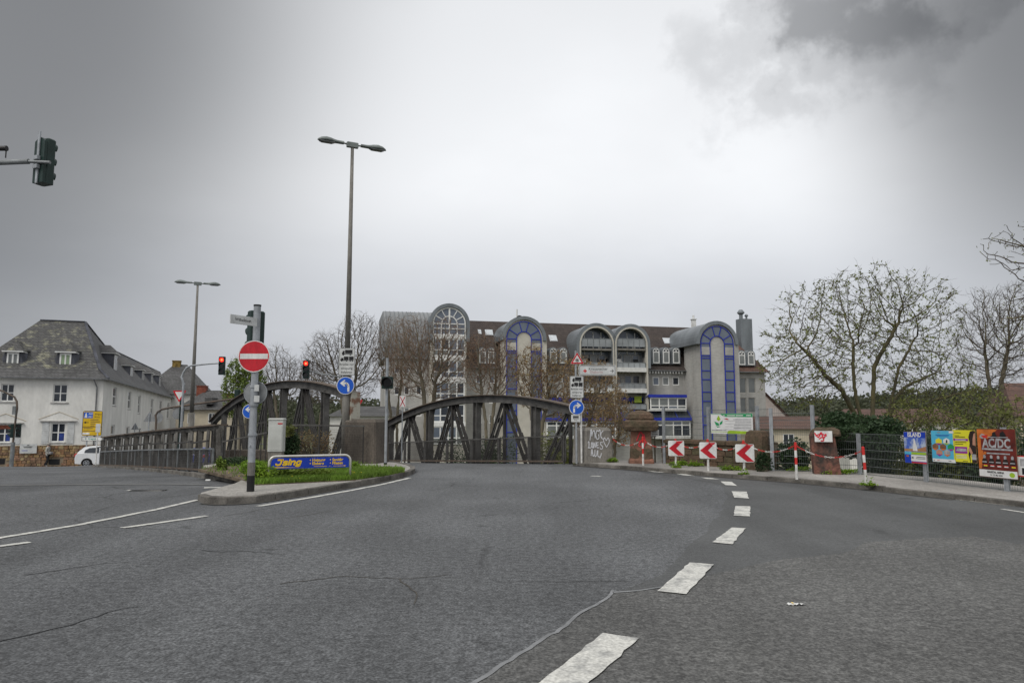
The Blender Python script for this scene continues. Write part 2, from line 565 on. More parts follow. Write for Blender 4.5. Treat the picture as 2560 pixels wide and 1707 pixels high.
# ------------------------------------------------------------------ white house / apartments
m_plaster = mat('white plaster', (.70, .69, .65), .9, .10, .8, .3, 6, fine=.05, stretch=(1, 1, .45))
m_rubble = [mat('rubble stone %d' % i, c, .9, .3, 3, .4, 9, fine=.2) for i, c in enumerate([(.36, .24, .12), (.30, .17, .09), (.42, .32, .18), (.25, .16, .10), (.34, .20, .13)])]
m_mortar = mat('mortar', (.26, .21, .15), .95, .2, 3, .3, 20)
m_slate = rows(mat('slate roof', (.115, .114, .114), .7, .35, .5, c2=(.068, .067, .066), detail=7, fine=.25, bscale=5), .42, .24, .03, .45, .8)
m_lichen = mat('lichen slate', (.23, .225, .165), .85, .4, 1.7, .3, 6, c2=(.088, .087, .085), lo=.52, hi=.66, fine=.3, detail=7)
rows(m_lichen, .42, .24, .03, .45, .8)
m_slate2 = rows(mat('slate cheek', (.10, .105, .125), .7, .3, 1.0, fine=.15), .3, .18, .02, .6, .7)
m_frame = mat('window frame white', (.74, .74, .72), .5, .08, 3)
m_glass = glass('window glass', (.035, .042, .055), .05, c2=(.02, .024, .03))
m_glass2 = glass('curtained glass', (.22, .23, .22), .12, c2=(.10, .11, .115))
m_glassg = glass('greenish curtained glass', (.30, .40, .24), .15, c2=(.16, .22, .13))
m_glassb = glass('blue grey glazing', (.15, .175, .215), .08, c2=(.09, .11, .145))
m_sill = mat('stone sill', (.42, .41, .39), .8, .2, 3)
m_shutter = mat('shutter white', (.60, .61, .60), .6, .15, 3)
m_gutter = mat('zinc gutter', (.17, .175, .18), .5, .2, 3, metal=.3)
m_brickg = rows(mat('grey facing brick', (.44, .43, .405), .9, .16, .5, fine=.07, stretch=(1, 1, .3)), .5, .14, .012, .78, .5)
m_cream = mat('cream render', (.50, .475, .415), .9, .10, .7, fine=.04)
m_zinc = mat('zinc sheet', (.215, .235, .25), .45, .18, .6, metal=.35, stretch=(1, 1, .3))
m_tile = rows(mat('brown roof tiles', (.082, .064, .055), .8, .3, .8, c2=(.055, .044, .04), fine=.2, bscale=6), .30, .34, .035, .4, .85)
m_tiler = rows(mat('reddish roof tiles', (.15, .082, .062), .8, .3, .8, c2=(.10, .062, .05), fine=.2, bscale=6), .30, .34, .035, .4, .85)
m_bluef = mat('blue window frame', (.018, .035, .36), .45, .15, 3)
m_bwhite = mat('balcony white', (.66, .66, .64), .6, .12, 2)
m_bglass = glass('balcony glass', (.30, .32, .33), .15)
m_dark = mat('dark interior', (.03, .03, .032), .9, .3, 1)
m_brickred = rows(mat('red chimney brick', (.27, .085, .055), .9, .3, 2, fine=.1), .25, .08, .012, .7, .5)
m_chim_y = mat('lichen covered chimney', (.25, .17, .05), .95, .4, 3, .3, 12)
m_yplaster = mat('yellow plaster', (.52, .46, .35), .9, .12, .8)
m_pink = mat('pale pink plaster', (.50, .43, .40), .9, .12, .8)
m_bark = mat('grey brown bark', (.18, .155, .11), .95, .4, 4, .6, 24, stretch=(1, 1, .3), c2=(.10, .088, .065))
m_barkm = mat('mossy bark', (.145, .125, .055), .95, .4, 3, .6, 20, stretch=(1, 1, .4), c2=(.075, .068, .045))
m_twig = mat('twigs', (.105, .085, .068), .95, .3, 6)
m_twigr = mat('reddish twigs', (.215, .155, .11), .95, .3, 6)
def leaf(name, c, c2):
    m = mat(name, c, .6, .3, 1.6, c2=c2, lo=.35, hi=.65)
    n = m.node_tree.nodes
    l = m.node_tree.links.new
    b = n['Principled BSDF']
    tr = n.new('ShaderNodeBsdfTranslucent')
    src = b.inputs['Base Color'].links[0].from_socket
    l(src, tr.inputs['Color'])
    mx = n.new('ShaderNodeMixShader')
    mx.inputs[0].default_value = .35
    l(b.outputs[0], mx.inputs[1]); l(tr.outputs[0], mx.inputs[2])
    l(mx.outputs[0], n['Material Output'].inputs['Surface'])
    return m
m_l_olive = leaf('olive spring leaves', (.19, .225, .05), (.12, .125, .04))
m_l_brown = leaf('copper spring leaves', (.30, .185, .09), (.22, .18, .075))
m_sandk = mat('blackened red sandstone', (.17, .075, .055), .95, .35, 2.6, .5, 20, c2=(.045, .035, .03), lo=.40, hi=.62, fine=.25)
m_l_red = leaf('reddish buds', (.20, .105, .065), (.14, .09, .06))
m_l_green = leaf('fresh green leaves', (.20, .27, .045), (.11, .17, .03))
m_l_dark = leaf('dark ivy leaves', (.05, .085, .035), (.025, .05, .022))
m_l_brush = leaf('yellow green brush leaves', (.20, .225, .055), (.11, .12, .04))
m_l_bright = leaf('bright shrub leaves', (.22, .33, .03), (.12, .22, .02))
m_grass = leaf('grass blades', (.19, .32, .04), (.11, .17, .03))
m_l_far = leaf('far wood', (.085, .10, .05), (.06, .065, .045))
m_yflower = mat('yellow petals', (.75, .55, .02), .6, .1, 5)

# ------------------------------------------------------------------ terrain
def RR(y):
    """how far the ground has fallen at distance y (the street drops away beyond the bridge heads)"""
    if y < 24: return 0.0
    if y < 38: return .055 * (y - 24)
    if y < 57: return .77 + .08 * (y - 38)
    return 2.29 + .02 * min(y - 57, 60)
def RL(y):
    """the same for the street on the left, which starts to fall earlier"""
    if y < 16: return 0.0
    if y < 57: return (117.5 + 51.25 * math.exp(-(y - 16) / 8.0)) * y / FPX - 1.5
    return 2.226 + .02 * min(y - 57, 60)
def SZ(x, y):
    """street level: bridge head on the right of the low truss, falling street on its left"""
    d = (-9.05 - x) * .78 - (y - 22.6) * .626          # metres to the left of the low truss line
    w_ = max(0.0, min(1.0, (d + 1.2) / 1.6))
    w_ = w_ * w_ * (3 - 2 * w_)
    return -(RR(y) * (1 - w_) + RL(y) * w_)
PLATEAU = [(2.9, 25.0), (-8.0, 40.5), (-30, 92), (-62, 190), (-300, 190), (-300, -80), (80, -80), (20, -25), (13.2, 0), (11.4, 10), (11.0, 14.5), (10.6, 17.3), (8.6, 20.6), (6.0, 22.8)]
def inside(x, y, poly):
    r = False
    j = len(poly) - 1
    for i in range(len(poly)):
        xi, yi = poly[i]; xj, yj = poly[j]
        if (yi > y) != (yj > y) and x < (xj - xi) * (y - yi) / (yj - yi) + xi:
            r = not r
        j = i
    return r
def dist_poly(x, y, poly):
    best = 1e9
    for i in range(len(poly)):
        ax, ay = poly[i]; bx, by = poly[(i + 1) % len(poly)]
        dx, dy = bx - ax, by - ay
        t = max(0, min(1, ((x - ax) * dx + (y - ay) * dy) / (dx * dx + dy * dy)))
        best = min(best, math.hypot(x - ax - t * dx, y - ay - t * dy))
    return best
def ground_z(x, y):
    z = SZ(x, y)
    if inside(x, y, PLATEAU):
        return z - .06
    d = dist_poly(x, y, PLATEAU)
    zv = -4.2 if y < 400 else -4.2
    f = min(1.0, d / 7.0)
    f = f * f * (3 - 2 * f)
    return (z - .06) * (1 - f) + zv * f
def axis(lo, hi, fine_lo, fine_hi, step):
    a = []
    x = fine_lo
    while x <= fine_hi:
        a.append(x); x += step
    s = step; x = a[-1]
    while x < hi:
        s *= 1.25; x += s; a.append(x)
    s = step; x = a[0]; b = []
    while x > lo:
        s *= 1.25; x -= s; b.append(x)
    return b[::-1] + a
gx, gy = axis(-3000, 3000, -24, 24, 1.0), axis(-600, 4000, -6, 60, 1.0)
mb = MB()
mb.v = [(x, y, ground_z(x, y)) for y in gy for x in gx]
nx = len(gx)
mb.f = [(j * nx + i, j * nx + i + 1, (j + 1) * nx + i + 1, (j + 1) * nx + i) for j in range(len(gy) - 1) for i in range(nx - 1)]
struct(mb.build('ground', m_grass_g, smooth=True))

# road: one sheet that follows the fall of the street; cut to the street side of the bridge and of the right-hand wall
ROADP = [(2.7, 24.9), (-8.3, 40.2), (-30, 90), (-60, 160), (-160, 160), (-160, -60), (60, -60), (19, -25), (12.6, 0), (10.9, 10), (10.4, 14.5), (10.1, 17.1), (8.0, 20.3), (5.4, 22.6)]
rx, ry = axis(-150, 40, -30, 11, 1.0), axis(-55, 150, -6, 60, 1.0)
mb = MB()
ids = {}
def rid(i, j):
    if (i, j) not in ids:
        ids[(i, j)] = len(mb.v)
        mb.v.append((rx[i], ry[j], SZ(rx[i], ry[j])))
    return ids[(i, j)]
for j in range(len(ry) - 1):
    for i in range(len(rx) - 1):
        if inside((rx[i] + rx[i + 1]) / 2, (ry[j] + ry[j + 1]) / 2, ROADP):
            mb.f.append((rid(i, j), rid(i + 1, j), rid(i + 1, j + 1), rid(i, j + 1)))
road = struct(mb.build('road', m_road, smooth=True))

def gp(pts, z=0.0):
    return [G(u, v, z) for u, v in pts]
def rough(pts, amp, step, seed):
    """break a ground line into short uneven steps"""
    rnd = random.Random(seed)
    o = []
    for a, b in zip(pts, pts[1:]):
        n = max(1, int((b - a).length / step))
        for k in range(n):
            p = a.lerp(b, k / n)
            o.append(p + Vector((rnd.uniform(-amp, amp), rnd.uniform(-amp, amp), 0)) * (k > 0))
    return o + [pts[-1]]
# smoother asphalt on the right-hand side and the newer patch in front of it
edge_l = rough(gp([(1528, 1486), (1650, 1440), (1745, 1345), (1800, 1290), (1822, 1240), (1800, 1212), (1720, 1195), (1600, 1180)]), .05, .5, 1)
edge_p = rough(gp([(1100, 1790), (1190, 1707), (1400, 1575), (1500, 1508), (1528, 1487), (1532, 1484), (1650, 1473), (1800, 1432), (1950, 1400), (2110, 1384), (2160, 1357), (2300, 1347), (2430, 1341), (2560, 1363), (2760, 1410)]), .02, .18, 2)
right = gp([(1640, 1178), (1800, 1190), (2000, 1206), (2177, 1224), (2290, 1237), (2560, 1267)]) + [Vector((9.9, 9.0, 0)), Vector((10.3, 5.0, 0))]
mb = MB(); mb.sheet([*edge_l, *right, Vector((10.3, 3.0, 0)), *edge_p[::-1][:10], *gp([(1700, 1600)])], .004)
struct(mb.build('smooth_asphalt', m_road2))
mb = MB(); mb.sheet([*edge_p, Vector((10.2, 4, 0)), Vector((10.4, -8, 0)), Vector((-1.6, -8, 0)), Vector((-1.2, 1.6, 0))], .008)
patch = struct(mb.build('asphalt_patch', m_patch))
# pale sealing strip along the patch joint
j = rough(gp([(1100, 1775), (1190, 1707), (1290, 1642), (1400, 1575), (1450, 1535), (1500, 1508), (1528, 1487), (1532, 1478)]), .014, .08, 3)
def strip(pts, w0, w1, z):
    mb = MB()
    n = len(pts)
    L_, R_ = [], []
    for i, p in enumerate(pts):
        d = (pts[min(i + 1, n - 1)] - pts[max(i - 1, 0)]).normalized()
        s = Vector((-d.y, d.x, 0)) * (w0 + (w1 - w0) * i / (n - 1)) / 2
        L_.append(p + s); R_.append(p - s)
    for i in range(n - 1):
        mb.add([(q.x, q.y, z + SZ(q.x, q.y)) for q in (L_[i], R_[i], R_[i + 1], L_[i + 1])], [(0, 1, 2, 3)])
    return mb
strip(j, .036, .03, .012).build('joint_sealing', m_seal, patch)
j = rough(gp([(1532, 1483), (1600, 1478), (1700, 1462)]), .008, .12, 4)
strip(j, .04, .015, .012).build('joint_sealing', m_seal, patch)

# painted markings, each its own piece with worn edges
def marking(quad, z=.013, amp=.018, seed=0):
    q = gp(quad)
    ring = rough(q + [q[0]], amp, .10, seed)[:-1]
    mb = MB(); mb.sheet(ring, z)
    o = mb.build('road_marking', m_paint, road)
    if o.data.polygons and o.data.polygons[0].normal.z < 0:
        o.data.flip_normals()
DASH = [[(1507, 1587), (1597, 1600), (1405, 1775), (1268, 1775)], [(1724, 1409), (1785, 1414), (1716, 1489), (1643, 1481)],
        [(1830, 1320), (1865, 1322), (1831, 1362), (1780, 1357)], [(1839, 1266), (1876, 1267), (1875, 1292), (1834, 1290)],
        [(1829, 1229), (1867, 1230), (1872, 1247), (1836, 1245)], [(1801, 1204), (1829, 1205), (1843, 1215.5), (1814, 1213.5)],
        [(1752, 1194), (1782, 1196), (1799, 1199.5), (1765, 1197.5)], [(1690, 1185), (1715, 1186), (1738, 1190.5), (1712, 1189)],
        [(1612, 1176.5), (1640, 1178), (1664, 1182), (1636, 1180.5)]]
for i, q in enumerate(DASH):
    marking(q, .017 if i < 2 else .013, .009 if i < 5 else .006, 10 + i)
def gline(pts, wpx0, wpx1, seed, amp=.010):
    g = rough(gp(pts), amp, .3, seed)
    strip(g, wpx0, wpx1, .009).build('road_marking', m_paint, road)
gline([(646, 1266), (760, 1247), (880, 1226), (960, 1210), (1024, 1195)], .13, .12, 31)
gline([(-220, 1395), (0, 1345), (200, 1312), (400, 1272), (494, 1250)], .12, .11, 32)
gline([(305, 1320), (420, 1304), (517, 1290)], .12, .12, 33)
gline([(-160, 1392), (0, 1366), (74, 1356)], .12, .12, 34)
gline([(510, 1219.5), (560, 1218), (592, 1217)], .25, .25, 35)
gline([(560, 1225), (574, 1224)], .16, .16, 36)
strip(rough(gp([(-200, 1213), (200, 1207), (400, 1205), (525, 1207.5)]), .03, .3, 37), .34, .3, .009).build('road_marking', m_band, road, label='faded wide stop line')
gline([(318, 1226), (405, 1227)], .12, .12, 38)
gline([(2290, 1238.5), (2420, 1252), (2560, 1268), (2700, 1286)], .10, .10, 39)
gline([(2505, 1273), (2600, 1287)], .09, .09, 40)
gline([(1478, 1190), (1503, 1191)], .2, .2, 41)

# cracks in the old asphalt
for k, pts in enumerate(([(505, 1375), (560, 1379), (620, 1377), (705, 1385)], [(-40, 1618), (60, 1590), (180, 1562), (270, 1530), (350, 1516)], [(60, 1437), (150, 1425), (260, 1408), (330, 1404)], [(640, 1300), (740, 1292), (830, 1276)], [(560, 1290), (690, 1268)], [(700, 1460), (860, 1440), (1000, 1447), (1120, 1436)], [(1000, 1447), (1040, 1480), (1035, 1510)])):
    strip(rough(gp(pts), .03, .10, 70 + k), .018, .010, .004).build('crack', m_black if k < 3 else m_dirt_shade, road)

# ------------------------------------------------------------------ kerbs, pavement, traffic island
def kerb_line(parent, pts, top, width, inward, seed, length=1.0):
    """separate kerb stones laid along a ground line; inward = +1 / -1 chooses the pavement side"""
    rnd = random.Random(seed)
    d = [0.0]
    for a, b in zip(pts, pts[1:]):
        d.append(d[-1] + (b - a).length)
    def at(s):
        for k in range(len(pts) - 1):
            if s <= d[k + 1] or k == len(pts) - 2:
                return pts[k].lerp(pts[k + 1], (s - d[k]) / max(1e-6, d[k + 1] - d[k]))
    s = 0.0
    while s < d[-1] - .05:
        e = min(s + length, d[-1])
        a, m, b = at(s + .010), at((s + e) / 2), at(e - .010)
        poly = []
        for p, q in ((a, m), (m, b), (b, None)):
            poly.append(p)
        t = (b - a).normalized()
        nrm = Vector((-t.y, t.x, 0)) * width * inward
        ring = poly + [p + nrm for p in poly[::-1]]
        if inward < 0:
            ring = ring[::-1]
        dz = rnd.uniform(-.008, .008)
        mb = MB()
        n = len(ring)
        c = sum(ring, Vector()) / n
        r2 = [p + (c - p).normalized() * .016 for p in ring]
        zb = min(p.z for p in ring)
        mb.add([(p.x, p.y, p.z - .08) for p in ring] + [(p.x, p.y, p.z + top - .014 + dz) for p in ring] + [(p.x, p.y, p.z + top + dz) for p in r2],
               [tuple(range(2 * n, 3 * n))] + [(i + r, (i + 1) % n + r, (i + 1) % n + n + r, i + n + r) for r in (0, n) for i in range(n)])
        mb.build('kerb_stone', m_kerb, parent)
        s = e
def on_street(p):
    return Vector((p.x, p.y, -RL(p.y)))
# pavement on the right, beyond the bend
kr = [Vector((2.2, 24.35, 0))] + gp([(1440, 1164), (1600, 1176), (1770, 1190), (1900, 1200), (2000, 1207.5), (2177, 1225), (2290, 1238)]) + [G(2380, 1248), G(2470, 1258), Vector((9.1, 11.0, 0)), Vector((9.7, 7.5, 0)), Vector((10.6, 2, 0)), Vector((11.6, -6, 0))]
PAVZ = .10
back = [Vector((11.9, 2, 0)), Vector((11.1, 9, 0)), Vector((10.75, 14.5, 0)), Vector((10.35, 17.2, 0)), Vector((8.4, 20.6, 0)), Vector((5.8, 23.2, 0)), Vector((2.6, 25.2, 0))]
mb = MB()
inner = []
for i, p in enumerate(kr):
    t = (kr[min(i + 1, len(kr) - 1)] - kr[max(i - 1, 0)]).normalized()
    inner.append(p + Vector((-t.y, t.x, 0)) * .13)
mb.slab([(p.x, p.y) for p in inner] + [(13.4, -6)] + [(p.x, p.y) for p in back], -.10, PAVZ - .004)
pav = struct(mb.build('pavement', m_walk))
kerb_line(pav, kr, PAVZ, .14, 1, 5)
strip([p + Vector((-.02, -.10, 0)) for p in rough(kr[:9], .015, .4, 51)], .22, .20, .0105).build('gutter_dirt_shade', m_dirt_shade, road)  # dark strip at the kerb foot: grime plus painted contact shade
# traffic island
isl_front = gp([(494, 1252), (505, 1258), (540, 1261), (590, 1260), (636, 1257), (697, 1248), (765, 1237), (840, 1224.5), (913, 1212), (965, 1202), (1003, 1194), (1026, 1188), (1038, 1181), (1038, 1176), (1026, 1170), (1000, 1164), (968, 1160), (945, 1158)])
isl_left = gp([(498, 1246), (557, 1228), (583, 1221), (600, 1213), (604, 1207), (594, 1202), (570, 1196.5), (540, 1190.5)])
truss_kerb = [on_street(p) for p in [G(540, 1190.5), Vector((-9.4, 21.6, 0)), Vector((-13.6, 27.3, 0)), Vector((-17.8, 32.9, 0)), Vector((-22.4, 38.9, 0))]]
mb = MB()
ring = [(p.x, p.y) for p in isl_front] + [(-4.6, 24.3), (-9.2, 24.3), (-9.3, 21.9)] + [(p.x, p.y) for p in isl_left[::-1]]
# shrink by the kerb width
c0 = Vector((-5.5, 18.5))
mb.slab([(p[0] + (c0.x - p[0]) * .012, p[1] + (c0.y - p[1]) * .016) for p in ring], -.05, .105)
isl = struct(mb.build('traffic_island', m_island))
kerb_line(isl, isl_front, .12, .14, 1, 6)
strip([p + Vector((.03, -.07, 0)) for p in rough(isl_front[1:11], .012, .3, 52)], .12, .15, .0105).build('gutter_dirt_shade', m_dirt_shade, road)  # same dark strip for the island, contact shade painted in with the grime
kerb_line(isl, isl_left[3:], .12, .14, -1, 7, .8)
kerb_line(isl, truss_kerb, .12, .16, -1, 8)
# soil bed and grass on the island
bed = gp([(628, 1204), (640, 1211), (700, 1208), (894, 1199), (960, 1190), (1012, 1180), (1008, 1174), (970, 1168), (900, 1163)], .12)
bedp = [(p.x, p.y) for p in bed] + [(-5.2, 23.2), (-8.8, 23.2), (-8.6, 20.0)]
mb = MB(); mb.slab(bedp, .06, .125)
mb.build('planting_bed', m_soil, isl)
rnd = random.Random(3)
def tuft_field(poly, n, h0, h1, zf, wdt=.014, seed=1, dens=None):
    rnd = random.Random(seed)
    mb = MB()
    x0, x1 = min(p[0] for p in poly), max(p[0] for p in poly)
    y0, y1 = min(p[1] for p in poly), max(p[1] for p in poly)
    k = 0
    tries = 0
    while k < n and tries < n * 20:
        tries += 1
        x, y = rnd.uniform(x0, x1), rnd.uniform(y0, y1)
        if not inside(x, y, poly) or (dens and rnd.random() > dens(x, y)):
            continue
        k += 1
        a = rnd.uniform(0, math.tau)
        h = rnd.uniform(h0, h1)
        lx, ly = math.cos(a), math.sin(a)
        b = rnd.uniform(0, math.tau)
        bx, by = math.cos(b) * h * .5, math.sin(b) * h * .5
        z = zf(x, y)
        mb.add([(x - lx * wdt, y - ly * wdt, z), (x + lx * wdt, y + ly * wdt, z), (x + bx * .4 + lx * wdt * .7, y + by * .4 + ly * wdt * .7, z + h * .6), (x + bx, y + by, z + h), (x + bx * .4 - lx * wdt * .7, y + by * .4 - ly * wdt * .7, z + h * .6)],
               [(0, 1, 2, 3, 4)])
    return mb
# denser in front, thin towards the pier where bare earth shows
g = tuft_field(bedp, 24000, .04, .15, lambda x, y: .12, .012, 5, lambda x, y: 0.012 if x / y < -.362 else (1.0 if y < 18.0 else (.45 if y < 19.6 else .05)))
g.build('grass', m_grass, kind='stuff')['label'] = 'fresh green grass growing on the traffic island'

# ------------------------------------------------------------------ bridge trusses
BD = Vector((-10.85, 15.0, 0)).normalized()             # all three trusses run this way, falling with the street
BRZ = math.atan2(BD.y, BD.x)
def deck(E, s):
    return .10 - RR(E[1] + BD.y * s)
def arch_truss(label, E, s0, panel, n, rel, end_plate):
    t = thing('arch_truss', label, 'bridge truss', (E[0], E[1], 0), BRZ, 'riveted steel trusses of the bridge')
    S = [s0 + panel * i for i in range(n + 1)]
    def top(s):
        return deck(E, s) + rel(s / 18.5)
    # curved top chord: web, wide cover plate and lower flange
    fine = [s0 - .25 + (S[-1] - s0 + .5) * k / 32 for k in range(33)]
    c1, c2, c3 = MB(), MB(), MB()
    for a, b in zip(fine, fine[1:]):
        A, B = Vector((a, 0, top(a))), Vector((b, 0, top(b)))
        d = Vector((0, 0, 1))
        c1.beam(A - d * .16, B - d * .16, .10, .25)
        c2.beam(A - d * .015, B - d * .015, .36, .035)
        c3.beam(A - d * .29, B - d * .29, .26, .028)
    ch = c1.build('top_chord', m_steel, t)
    c2.build('cover_plate', m_rust, ch)
    c3.build('flange', m_steel, ch)
    for i, s in enumerate(S):
        zt, zb = top(s) - .16, deck(E, s) - .75
        if i % 2 == 1:                                  # post: two channels and a web
            p = MB()
            p.box(s - .12, s + .12, -.02, .02, zb, zt - .1)
            p.box(s - .15, s - .115, -.11, .11, zb, zt - .1)
            p.box(s + .115, s + .15, -.11, .11, zb, zt - .1)
            p.build('post', m_steel, t)
            if i < n:
                p = MB(); p.prism([(s - .30, zt - .02), (s + .30, zt - .02), (s + .17, zt - .34), (s - .17, zt - .34)], -.13, -.112)
                p.build('gusset_plate', m_steel, t)
        else:
            p = MB()
            p.box(s - .05, s + .05, -.05, .05, zb, zt - .1)
            p.build('post', m_steel_d, t)
            p = MB(); p.prism([(s - .42, zt - .02), (s + .42, zt - .02), (s + .24, zt - .42), (s - .24, zt - .42)], -.13, -.112)
            p.build('gusset_plate', m_steel, t)
            for sg in (-1, 1):                          # laced diagonals meeting under the chord
                f = i + sg
                if f < 0 or f > n:
                    continue
                a = Vector((s + sg * .10, 0, zt - .18))
                b = Vector((s + sg * panel * .93, 0, deck(E, S[f]) - .75))
                dn = Vector(((b - a).z, 0, -(b - a).x)).normalized()
                for q in (-.14, .14):
                    m = MB(); m.beam(a + dn * q + Vector((0, -.06, 0)), b + dn * q + Vector((0, -.06, 0)), .045, .14, up=(0, 1, 0))
                    m.beam(a + dn * q + Vector((0, -.05, 0)), b + dn * q + Vector((0, -.05, 0)), .17, .02, up=(0, 1, 0))
                    m.build('diagonal', m_steel if sg > 0 else m_steel_d, t)
                for k in (.22, .45, .68):
                    c = a.lerp(b, k)
                    u = (b - a).normalized()
                    m = MB(); m.beam(c - u * .11 + Vector((0, -.115, 0)), c + u * .11 + Vector((0, -.115, 0)), .42, .016, up=(0, 1, 0))
                    m.build('batten_plate', m_steel, t)
    # bottom chord below the deck edge
    m = MB()
    for a, b in zip(S, S[1:]):
        m.beam((a, 0, deck(E, a) - .8), (b, 0, deck(E, b) - .8), .3, .3)
    m.build('bottom_chord', m_steel_d, t)
    if end_plate:
        m = MB(); m.box(s0 - .42, s0 - .22, -.16, .16, deck(E, s0) - .2, top(s0) - .05)
        m.build('end_post', m_flake, t, label='flaking end post with rust and pale paint')
    return t
E_far, E_near = (2.05, 24.6), (-4.96, 23.8)
arch_truss('dark steel arch truss between the single signal pole and the graffiti pier', E_far, .1, 1.94, 8, lambda t: 2.66 - 5.4 * (t - .38) ** 2, False)
arch_truss('taller steel arch truss behind the traffic island and grey cabinet', E_near, .87, 2.31, 8, lambda t: 3.34 - 4.2 * (t - .53) ** 2, True)

# low parallel truss along the street on the left
E_low = (-9.25, 23.0)
BD2 = Vector((-12.05, 15.0, 0)).normalized()
t = thing('low_truss', 'low flat-topped steel truss behind mesh fence beside the left street', 'bridge truss', (E_low[0], E_low[1], 0), math.atan2(BD2.y, BD2.x), 'riveted steel trusses of the bridge')
LOWRZ = math.atan2(BD2.y, BD2.x)
def dk2(s):
    return .10 - RL(E_low[1] + BD2.y * s)
NL, PLN = 10, 1.92
m, m2 = MB(), MB()
for i in range(NL):
    a, b = Vector((PLN * i - .1, 0, dk2(PLN * i))), Vector((PLN * (i + 1), 0, dk2(PLN * (i + 1))))
    m.beam(a + Vector((0, 0, 1.38)), b + Vector((0, 0, 1.38)), .16, .14)
    m2.beam(a + Vector((0, 0, 1.475)), b + Vector((0, 0, 1.475)), .42, .05)
c = m.build('top_chord', m_steel_l, t)
m2.build('cover_plate', m_rust, c)
for i in range(NL + 1):
    s = PLN * i
    z = dk2(s)
    for sg in (-1, 1):
        m = MB(); m.beam((s + sg * .08, .05, z + 1.34), (s + sg * .34, .05, z - .3), .10, .035, up=(0, 1, 0))
        m.beam((s + sg * .09, .10, z + 1.34), (s + sg * .36, .10, z - .3), .02, .12, up=(0, 1, 0))
        m.build('strut', m_steel_l, t)
    m = MB(); m.prism([(s - .22, z + 1.33), (s + .22, z + 1.33), (s + .15, z + 1.02), (s - .15, z + 1.02)], .0, .018)
    m.build('gusset_plate', m_steel_l, t)
    if i < NL:
        m = MB(); m.beam((s + .80, .12, z + 1.32), (s + 1.0, .12, z - .3), .30, .03, up=(0, 1, 0))
        m.build('web_plate', m_steel_l, t)
        m = MB(); m.beam((s, .35, z + .98), (s + PLN, .35, z + .93 - .07), .05, .05)
        m.build('inner_rail', m_steel_d, t)
m = MB()
for i in range(NL):
    m.beam((PLN * i, .05, dk2(PLN * i) - .12), (PLN * (i + 1), .05, dk2(PLN * (i + 1)) - .12), .34, .16)
m.build('bottom_chord', m_rust, t)

def grid_wires(mb, x0, x1, za, zb, step, r, y=0.0, zstep=None):
    """fine woven mesh filling a panel whose lower edge runs za[0]..za[1] and upper zb[0]..zb[1]"""
    n = max(2, int((x1 - x0) / step))
    for k in range(1, n):
        f = k / n
        x = x0 + (x1 - x0) * f
        mb.beam((x, y, za[0] + (za[1] - za[0]) * f), (x, y, zb[0] + (zb[1] - zb[0]) * f), r, r)
    n = max(2, int((zb[0] - za[0]) / (zstep or step)))
    for k in range(1, n):
        f = k / n
        mb.beam((x0, y, za[0] + (zb[0] - za[0]) * f), (x1, y, za[1] + (zb[1] - za[1]) * f), r, r)
def mesh_fence(label, E, rz, zf, S, h, mf, mw, step=.05, r=.006, bottom=.06, post_w=.05, stuffname='wire_mesh'):
    f = thing('bridge_railing', label, 'railing', (E[0], E[1], 0), rz)
    for a, b in zip(S, S[1:]):
        za, zb = zf(a), zf(b)
        m = MB(); m.beam((a, 0, za + h), (b, 0, zb + h), .06, .05); m.build('top_rail', mf, f)
        m = MB(); m.beam((a, 0, za + bottom), (b, 0, zb + bottom), .06, .06); m.build('bottom_rail', m_rust, f)
        w = MB(); grid_wires(w, a, b, (za + bottom, zb + bottom), (za + h, zb + h), step, r)
        w.build(stuffname, mw, f, kind='stuff')
    for s in S:
        z = zf(s)
        m = MB(); m.box(s - post_w / 2, s + post_w / 2, -.03, .03, z - .1, z + h + .02); m.build('post', mf, f)
        if mf is m_steel:
            for dx in (-.09, .09):
                m = MB(); m.box(s + dx - .012, s + dx + .012, -.02, .02, z + bottom, z + h); m.build('post', mf, f)
    return f
n1 = Vector((math.sin(BRZ), -math.cos(BRZ), 0))          # towards the deck side of the far truss
side = -n1 if n1.x > 0 else n1
Ef = Vector((E_far[0], E_far[1], 0)) + side * .42
mesh_fence('dark panelled railing at the foot of the far arch truss', (Ef.x, Ef.y), BRZ, lambda s: .04 - RR(Ef.y + BD.y * s), [-.05 + 1.9 * k for k in range(9)], .90, m_steel, m_steel_d, .06, .009)
n2 = Vector((math.sin(LOWRZ), -math.cos(LOWRZ), 0))
side2 = n2 if n2.x < 0 else -n2
El = Vector((E_low[0], E_low[1], 0)) + side2 * .22
mesh_fence('grey wire mesh railing along the left street in front of the low truss', (El.x, El.y), LOWRZ, lambda s: .12 - RL(El.y + BD2.y * s), [-.1 + 1.36 * k for k in range(15)], .70, m_galv_d, m_steel, .055, .008, .03)
# railing that closes the gap between low truss, cabinet and pier
f = thing('corner_railing', 'rusty thin bar railing behind the grey cabinet', 'railing', (-7.5, 22.9, 0))
def fb(a, b, wd, m_, nm):
    q = MB(); o_ = Vector((-7.5, 22.9, 0)); q.beam(Vector(a) - o_, Vector(b) - o_, wd, wd); q.build(nm, m_, f)
A0, A1, A2, A3 = W(551, 1105, 22.9), W(667, 1081, 22.7), W(731, 1062, 22.6), W(912, 1065, 22.5)
B0, B1 = W(546, 1068, 23.0), W(667, 1055, 22.9)
fb(A0, A1, .045, m_steel, 'top_rail'); fb(B0, B1, .04, m_steel_d, 'top_rail'); fb(A2, A3, .05, m_steel, 'top_rail')
for u in (551, 566, 580, 593, 606, 640, 655, 667):
    k = (u - 551) / 116
    a = B0.lerp(B1, k)
    fb(a, (a.x, a.y, .1), .03, m_steel_d, 'baluster')
